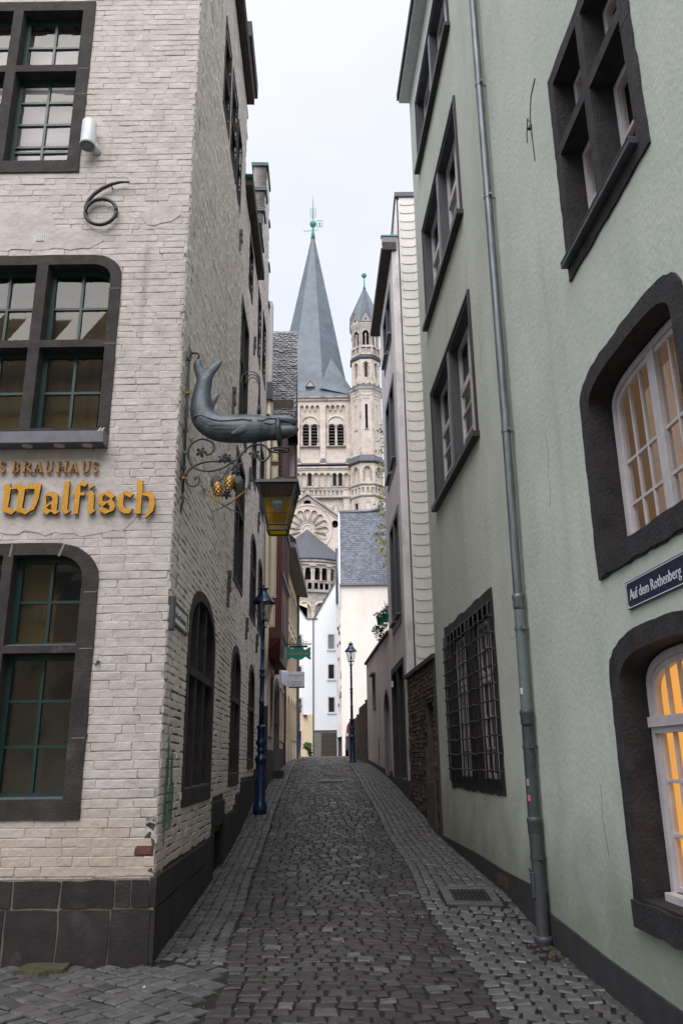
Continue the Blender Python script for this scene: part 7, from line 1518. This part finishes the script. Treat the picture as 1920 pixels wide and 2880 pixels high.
m = MB(); m.hexa([(x0, 26.0, z0-.02), (x0+.02, 26.12, z0-.02), (x0-.13, 24.6, z0-.02), (x0-.15, 24.6, z0-.02), (x0, 26.0, z1), (x0+.02, 26.12, z1), (x0-.13, 24.6, z1), (x0-.15, 24.6, z1)]); m.build('side_panel', 'sign_white', fs_)
m = MB(); m.box(x0, x1, 25.99, 26.13, z0-.03, z0+.0); m.build('lower_edge', 'asphalt_cap', fs_)
hh = z1-z0; xm = (x0+x1)/2
for s_, sz, f_ in (('Ferienexpress', .083, .70), ('e.V.', .075, .54), ('Kinderreisen', .066, .28), ('Jugendreisen', .066, .12)): text_mesh(s_, sz, W26, xm, z0+hh*f_, .002, .001, 'ink_blue', fs_, 'lettering', sx=1.0)

# ------------------------------------------------------------------ street furniture on the ground
dr = thing('drain_cover', (1.35, 9.55, -1.45), 'square iron drain grate in a stone frame by the green house plinth', 'drain')
def gquad(m, x0, x1, y0, y1, dz, th=.05):
    z = [float(gz(a, b))+dz for a, b in ((x0, y0), (x1, y0), (x1, y1), (x0, y1))]; m.hexa([(x0, y0, z[0]-th), (x1, y0, z[1]-th), (x1, y1, z[2]-th), (x0, y1, z[3]-th), (x0, y0, z[0]), (x1, y0, z[1]), (x1, y1, z[2]), (x0, y1, z[3])])
m = MB()
for b_ in ((1.05, 1.64, 9.17, 9.29), (1.05, 1.64, 9.83, 9.96), (1.05, 1.15, 9.29, 9.83), (1.55, 1.64, 9.29, 9.83)): gquad(m, *b_, .012)
m.build('frame', 'cobble_light', dr, bevel=.008)
for k in range(9): m = MB(); gquad(m, 1.16+k*.043, 1.185+k*.043, 9.30, 9.82, .0, .03); m.build('grate_bar', 'black_metal', dr)
m = MB(); gquad(m, 1.15, 1.55, 9.29, 9.83, -.03, .01); m.build('pit', 'void', dr)
m = MB(); gquad(m, -.62, -.02, 19.6, 20.1, .012); gquad(m, -.58, -.06, 19.65, 20.05, .02); tag(m.build('utility_cover', 'black_metal', None), 'flat dark iron cover set in the middle of the upper alley', 'manhole')
m = MB(); rr = random.Random(9)
P_ = rough([(-2.52, 6.72), (-2.30, 6.66), (-2.12, 6.74), (-2.15, 6.95), (-2.5, 6.95)], .015, .08, 3)
m.add([(x, y, float(gz(x, y))-.02) for x, y in P_]+[(x*.93-.162, y*.93+.478, float(gz(x, y))+.025) for x, y in P_], [tuple(range(len(P_), 2*len(P_)))]+[(i, (i+1) % len(P_), (i+1) % len(P_)+len(P_), i+len(P_)) for i in range(len(P_))]); tag(m.build('mossy_stone', 'moss'), 'moss covered flat stone against the dark plinth of the brick house', 'stone')
m = MB(); rr = random.Random(21)
def tuft(m, x, y, n=14, h=.05, s=.03):
    z = float(gz(x, y))
    for _ in range(n):
        a = rr.uniform(0, 6.3); bx, by = x+rr.uniform(-s, s), y+rr.uniform(-s, s); hh_ = h*rr.uniform(.4, 1.1); tx_, ty_ = bx+math.cos(a)*hh_*.6, by+math.sin(a)*hh_*.6; m.add([(bx-.003, by, z-.01), (bx+.003, by, z-.01), (tx_, ty_, z+hh_*.7)], [(0, 1, 2)])
for _ in range(150):
    y = rr.uniform(5.4, 13); x = (RXat(y)-.05) if rr.random() < .5 else (LXat(y)+.05 if y > 7.1 else rr.uniform(-1.6, -.3)); tuft(m, x, y, 9, .022)
for _ in range(90): tuft(m, rr.uniform(-2.4, 1.6), rr.uniform(5.4, 8.0), 7, .013, .02)
for _ in range(26): tuft(m, rr.uniform(.62, .86), rr.uniform(27.5, 31), 22, .16, .08)
for _ in range(14): tuft(m, .45+rr.uniform(0, .1), rr.uniform(28, 32), 14, .10, .06)
tag(m.build('grass', 'leaf_green'), 'thin grass and moss growing in the paving joints and along plinths', 'grass', kind='stuff')
for (u, v, mt, lb, nm, ct) in ((1108, 2488, 'orange_leaf', 'small orange scrap on the dark middle paving', 'paper_scrap', 'litter'), (405, 2778, 'litter_pale', 'pinkish crumpled scrap on the setts before the brick corner', 'paper_scrap', 'litter'), (1188, 2582, 'litter_pale', 'small white scrap on paving below the iron drain', 'paper_scrap', 'litter'), (1172, 2355, 'litter_pink', 'tiny pink scrap on the pale setts by the green house', 'paper_scrap', 'litter'), (706, 2320, 'orange_leaf', 'dry brown leaf on the setts beside the nearest lamp', 'fallen_leaf', 'leaf')):
    r = ray(u, v); ys = np.linspace(4, 40, 4000); d_ = r.z*ys-np.array([float(gz(r.x*y_, y_)) for y_ in ys]); y_ = float(ys[int(np.argmax(d_ < .012))]); c_ = Vector((r.x*y_, y_, float(gz(r.x*y_, y_))+.016)); rr = random.Random(u); m = MB(); s_ = .016 if y_ < 12 else .03
    m.add([c_+Vector((s_*math.cos(a)*rr.uniform(.6, 1.2), s_*math.sin(a)*rr.uniform(.6, 1.2), rr.uniform(-.004, .01))) for a in (0, 1, 2.1, 3.1, 4.2, 5.2)]+[c_+Vector((0, 0, -.012))], [(0, 1, 2, 3), (0, 3, 4, 5), (1, 0, 6), (3, 2, 6), (5, 4, 6)]); tag(m.build(nm, mt), lb, ct)

# ------------------------------------------------------------------ parked van
YV = 41.0; vx = at(971, 2080, YV).x; zg = float(gz(0, YV)); zt_ = at(985, 2028, YV).z; vz = zg
vn = thing('parked_van', (vx+.88, YV, zg), 'dark grey parked van with tall red tail lamps behind the middle street lamp', 'van')
m = MB(); sec = [(-.86, .30), (-.88, .55), (-.88, 1.0), (-.80, 1.55), (-.66, 1.78), (.66, 1.78), (.80, 1.55), (.88, 1.0), (.88, .55), (.86, .30)]; S_ = (zt_-zg)/1.78
vs = []; ys_ = [(0, .97), (.08, 1.0), (3.2, 1.0), (3.9, .98), (4.3, .6)]
for yv, sc in ys_: vs += [(vx+.88+sx*(.98 if sc < 1 else 1), YV+yv, zg+max(.3, sz*sc if sz > .6 else sz)*S_) for sx, sz in sec]
n = len(sec); m.add(vs, [(i*n+k, i*n+(k+1) % n, (i+1)*n+(k+1) % n, (i+1)*n+k) for i in range(len(ys_)-1) for k in range(n)]+[tuple(range(n-1, -1, -1)), tuple((len(ys_)-1)*n+k for k in range(n))]); m.build('body', 'car_grey', vn, bevel=.02)
Wv_ = FW_((vx+.88, YV), (1, 0), (0, -1)); zz = lambda z: zg+z*S_
m = MB(); slab(m, Wv_, [(-.68, zz(1.05)), (.68, zz(1.05)), (.6, zz(1.62)), (-.6, zz(1.62))], (), .012, -.02); m.build('rear_window', 'dark_glass', vn)
for s_ in (-1, 1):
    m = MB(); slab(m, Wv_, [(s_*.86, zz(.95)), (s_*.70, zz(.95)), (s_*.66, zz(1.6)), (s_*.78, zz(1.6))][::s_], (), .03, -.08); tl = m.build('tail_light', 'car_red', vn); m = MB(); wbar(m, Wv_, min(s_*.84, s_*.72), max(s_*.84, s_*.72), zz(1.02), zz(1.16), .035, .02); m.build('reversing_lamp', 'fixture_white', tl)
    for yv in (.7, 3.3): m = MB(); c_ = (vx+.88+s_*.8, YV+yv, zg+.3); m.tube([(c_[0]-.09, c_[1], c_[2]), (c_[0]+.09, c_[1], c_[2])], .30, 18); m.build('wheel', 'tyre', vn)
    m = MB(); m.tube([(vx+.88+s_*.62, YV+.4, zz(1.84)), (vx+.88+s_*.62, YV+2.8, zz(1.84))], .02, 6); m.build('roof_rail', 'iron', vn)
m = MB(); wbar(m, Wv_, -.85, .85, zz(.32), zz(.58), .09, -.1); m.build('bumper', 'dark_pipe', vn, bevel=.02)
m = MB(); wbar(m, Wv_, -.26, .26, zz(.68), zz(.80), .014, 0); m.build('number_plate', 'fixture_white', vn)

# ------------------------------------------------------------------ plants
def leaves(m, c, r, n, s, rr, squash=1.0):
    for _ in range(n):
        d = Vector((rr.gauss(0, 1), rr.gauss(0, 1), rr.gauss(0, 1)*squash)); d = d.normalized()*r*rr.random()**.5; p = Vector(c)+d
        a = Vector((rr.uniform(-1, 1), rr.uniform(-1, 1), rr.uniform(-1, .4))).normalized(); b = a.cross(Vector((rr.uniform(-1, 1), rr.uniform(-1, 1), rr.uniform(-1, 1)))).normalized(); q = s*rr.uniform(.6, 1.3)
        m.add([p, p+a*q*.5+b*q*.32, p+a*q, p+a*q*.5-b*q*.32], [(0, 1, 2, 3)])
rr = random.Random(17)
tr_ = thing('tree', (3.8, 48.5, .3), 'autumn tree with sparse yellow green leaves between the turret and the grey house', 'tree')
m = MB(); TP = [(1088, 1150), (1087, 1195), (1078, 1215), (1083, 1240), (1080, 1300), (1068, 1308), (1074, 1322), (1061, 1332), (1078, 1390), (1070, 1400), (1072, 1425), (1077, 1450), (1070, 1478), (1062, 1500), (1075, 1500), (1066, 1520), (1080, 1525), (1074, 1545), (1084, 1560), (1084, 1480)]
for i, (u, v) in enumerate(TP): c_ = at(u, v, 48.4+rr.uniform(-.3, .3)); leaves(m, c_, .17 if v < 1400 else .24, 16 if v < 1400 else 38, .13, rr)
for _ in range(60): c_ = Vector((rr.uniform(2.5, 6), rr.uniform(47, 50.0), rr.uniform(11, 22))); leaves(m, c_, .6, 40, .18, rr)
cr_ = m.build('crown', 'leaf_yellow', tr_)
m = MB(); m.tube([(4.6, 48.6, 0), (4.5, 48.5, 6), (4.3, 48.5, 12), (4.0, 48.5, 19)], [.25, .2, .14, .04], 8)
for (u, v) in TP[::2]: c_ = at(u, v, 48.4); m.tube([(4.2, 48.5, c_.z-1.2), ((4.2+c_.x)/2, 48.45, c_.z-.4), tuple(c_)], [.05, .03, .008], 5)
m.build('trunk', 'twig', tr_)
fp = thing('fern', tuple(at(874, 2126, 61)), 'feathery green plant growing by the yellow ground floor corner', 'plant')
m = MB(); b0 = at(874, 2128, 61)
for (u, v) in ((853, 2093), (857, 2100), (862, 2088), (868, 2104), (871, 2090), (852, 2102)):
    e_ = at(u, v, 61+rr.uniform(-.4, .4)); st_ = [b0+(e_-b0)*t+Vector((0, 0, .25*math.sin(t*math.pi))) for t in (0, .25, .5, .75, 1)]; m.tube(st_, .012, 4)
    for t in range(14): p = b0+(e_-b0)*(t/14)+Vector((0, 0, .25*math.sin(t/14*math.pi))); leaves(m, p, .10, 7, .14, rr)
m.build('frond', 'leaf_green', fp)
for (u, v, Y, lb) in ((1069, 1746, 22.4, 'lower green plant pot fixed at the terrace edge'), (1084, 1737, 21.7, 'upper green plant pot nearer the grey house at the terrace edge')):
    c_ = at(u, v, Y); t = thing('plant_pot', tuple(c_-Vector((0, 0, .11))), lb, 'plant pot', 'green pots on the terrace edge'); m = MB(); m.lathe([(.075, -.12), (.085, -.10), (.105, .07), (.118, .07), (.118, .12), (.10, .12)], c_, 14); m.build('pot', 'pot_green', t, smooth=True)
    m = MB(); leaves(m, c_+Vector((0, 0, .18)), .14, 90, .07, rr, .5); m.build('foliage', 'leaf_green', t)
    m = MB(); m.tube([c_+Vector((.1, .05, -.05)), Vector((c_.x+.35, c_.y+.1, 3.25))], .01, 5); m.build('holder', 'iron', t)
iv = thing('trailing_plant', tuple(at(1075, 1775, 22.2)), 'trailing green plant hanging over the low outbuilding roof edge', 'plant')
m = MB()
for (u, v, r_) in ((1082, 1760, .14), (1075, 1768, .15), (1068, 1775, .13), (1062, 1765, .10), (1056, 1768, .07), (1060, 1785, .09), (1072, 1790, .10), (1067, 1798, .06), (1088, 1705, .10), (1050, 1772, .04)): leaves(m, at(u, v, 22.2+rr.uniform(-.3, .3)), r_, int(420*r_), .065, rr)
m.build('foliage', 'leaf_green', iv); m = MB(); m.tube([at(1086, 1765, 22.2), at(1072, 1772, 22.1), at(1058, 1766, 22.1)], .006, 4); m.tube([at(1084, 1712, 22), at(1080, 1690, 22)], .006, 4); m.build('stem', 'twig', iv)

rr = random.Random(44); m = MB()
for _ in range(420):
    y = rr.uniform(5.3, 19); sd_ = rr.random() < .5; o_ = abs(rr.gauss(0, .05))+.02
    x = (RXat(min(y, 17))-o_) if sd_ or y < 7.1 else LXat(y)+.03+o_
    if y < 7.1 and not sd_: x, y = rr.uniform(-2.9, -1.5), 6.93-o_
    z = float(gz(x, y))+.004; s_ = rr.uniform(.004, .014); a = rr.uniform(0, 6.3)
    m.add([(x+s_*math.cos(a+q), y+s_*math.sin(a+q), z+rr.uniform(0, .008)) for q in (0, 1.7, 3.2, 4.8)], [(0, 1, 2, 3)])
tag(m.build('debris', 'twig'), 'dry leaf crumbs and grit gathered along the foot of the walls', 'debris', kind='stuff')
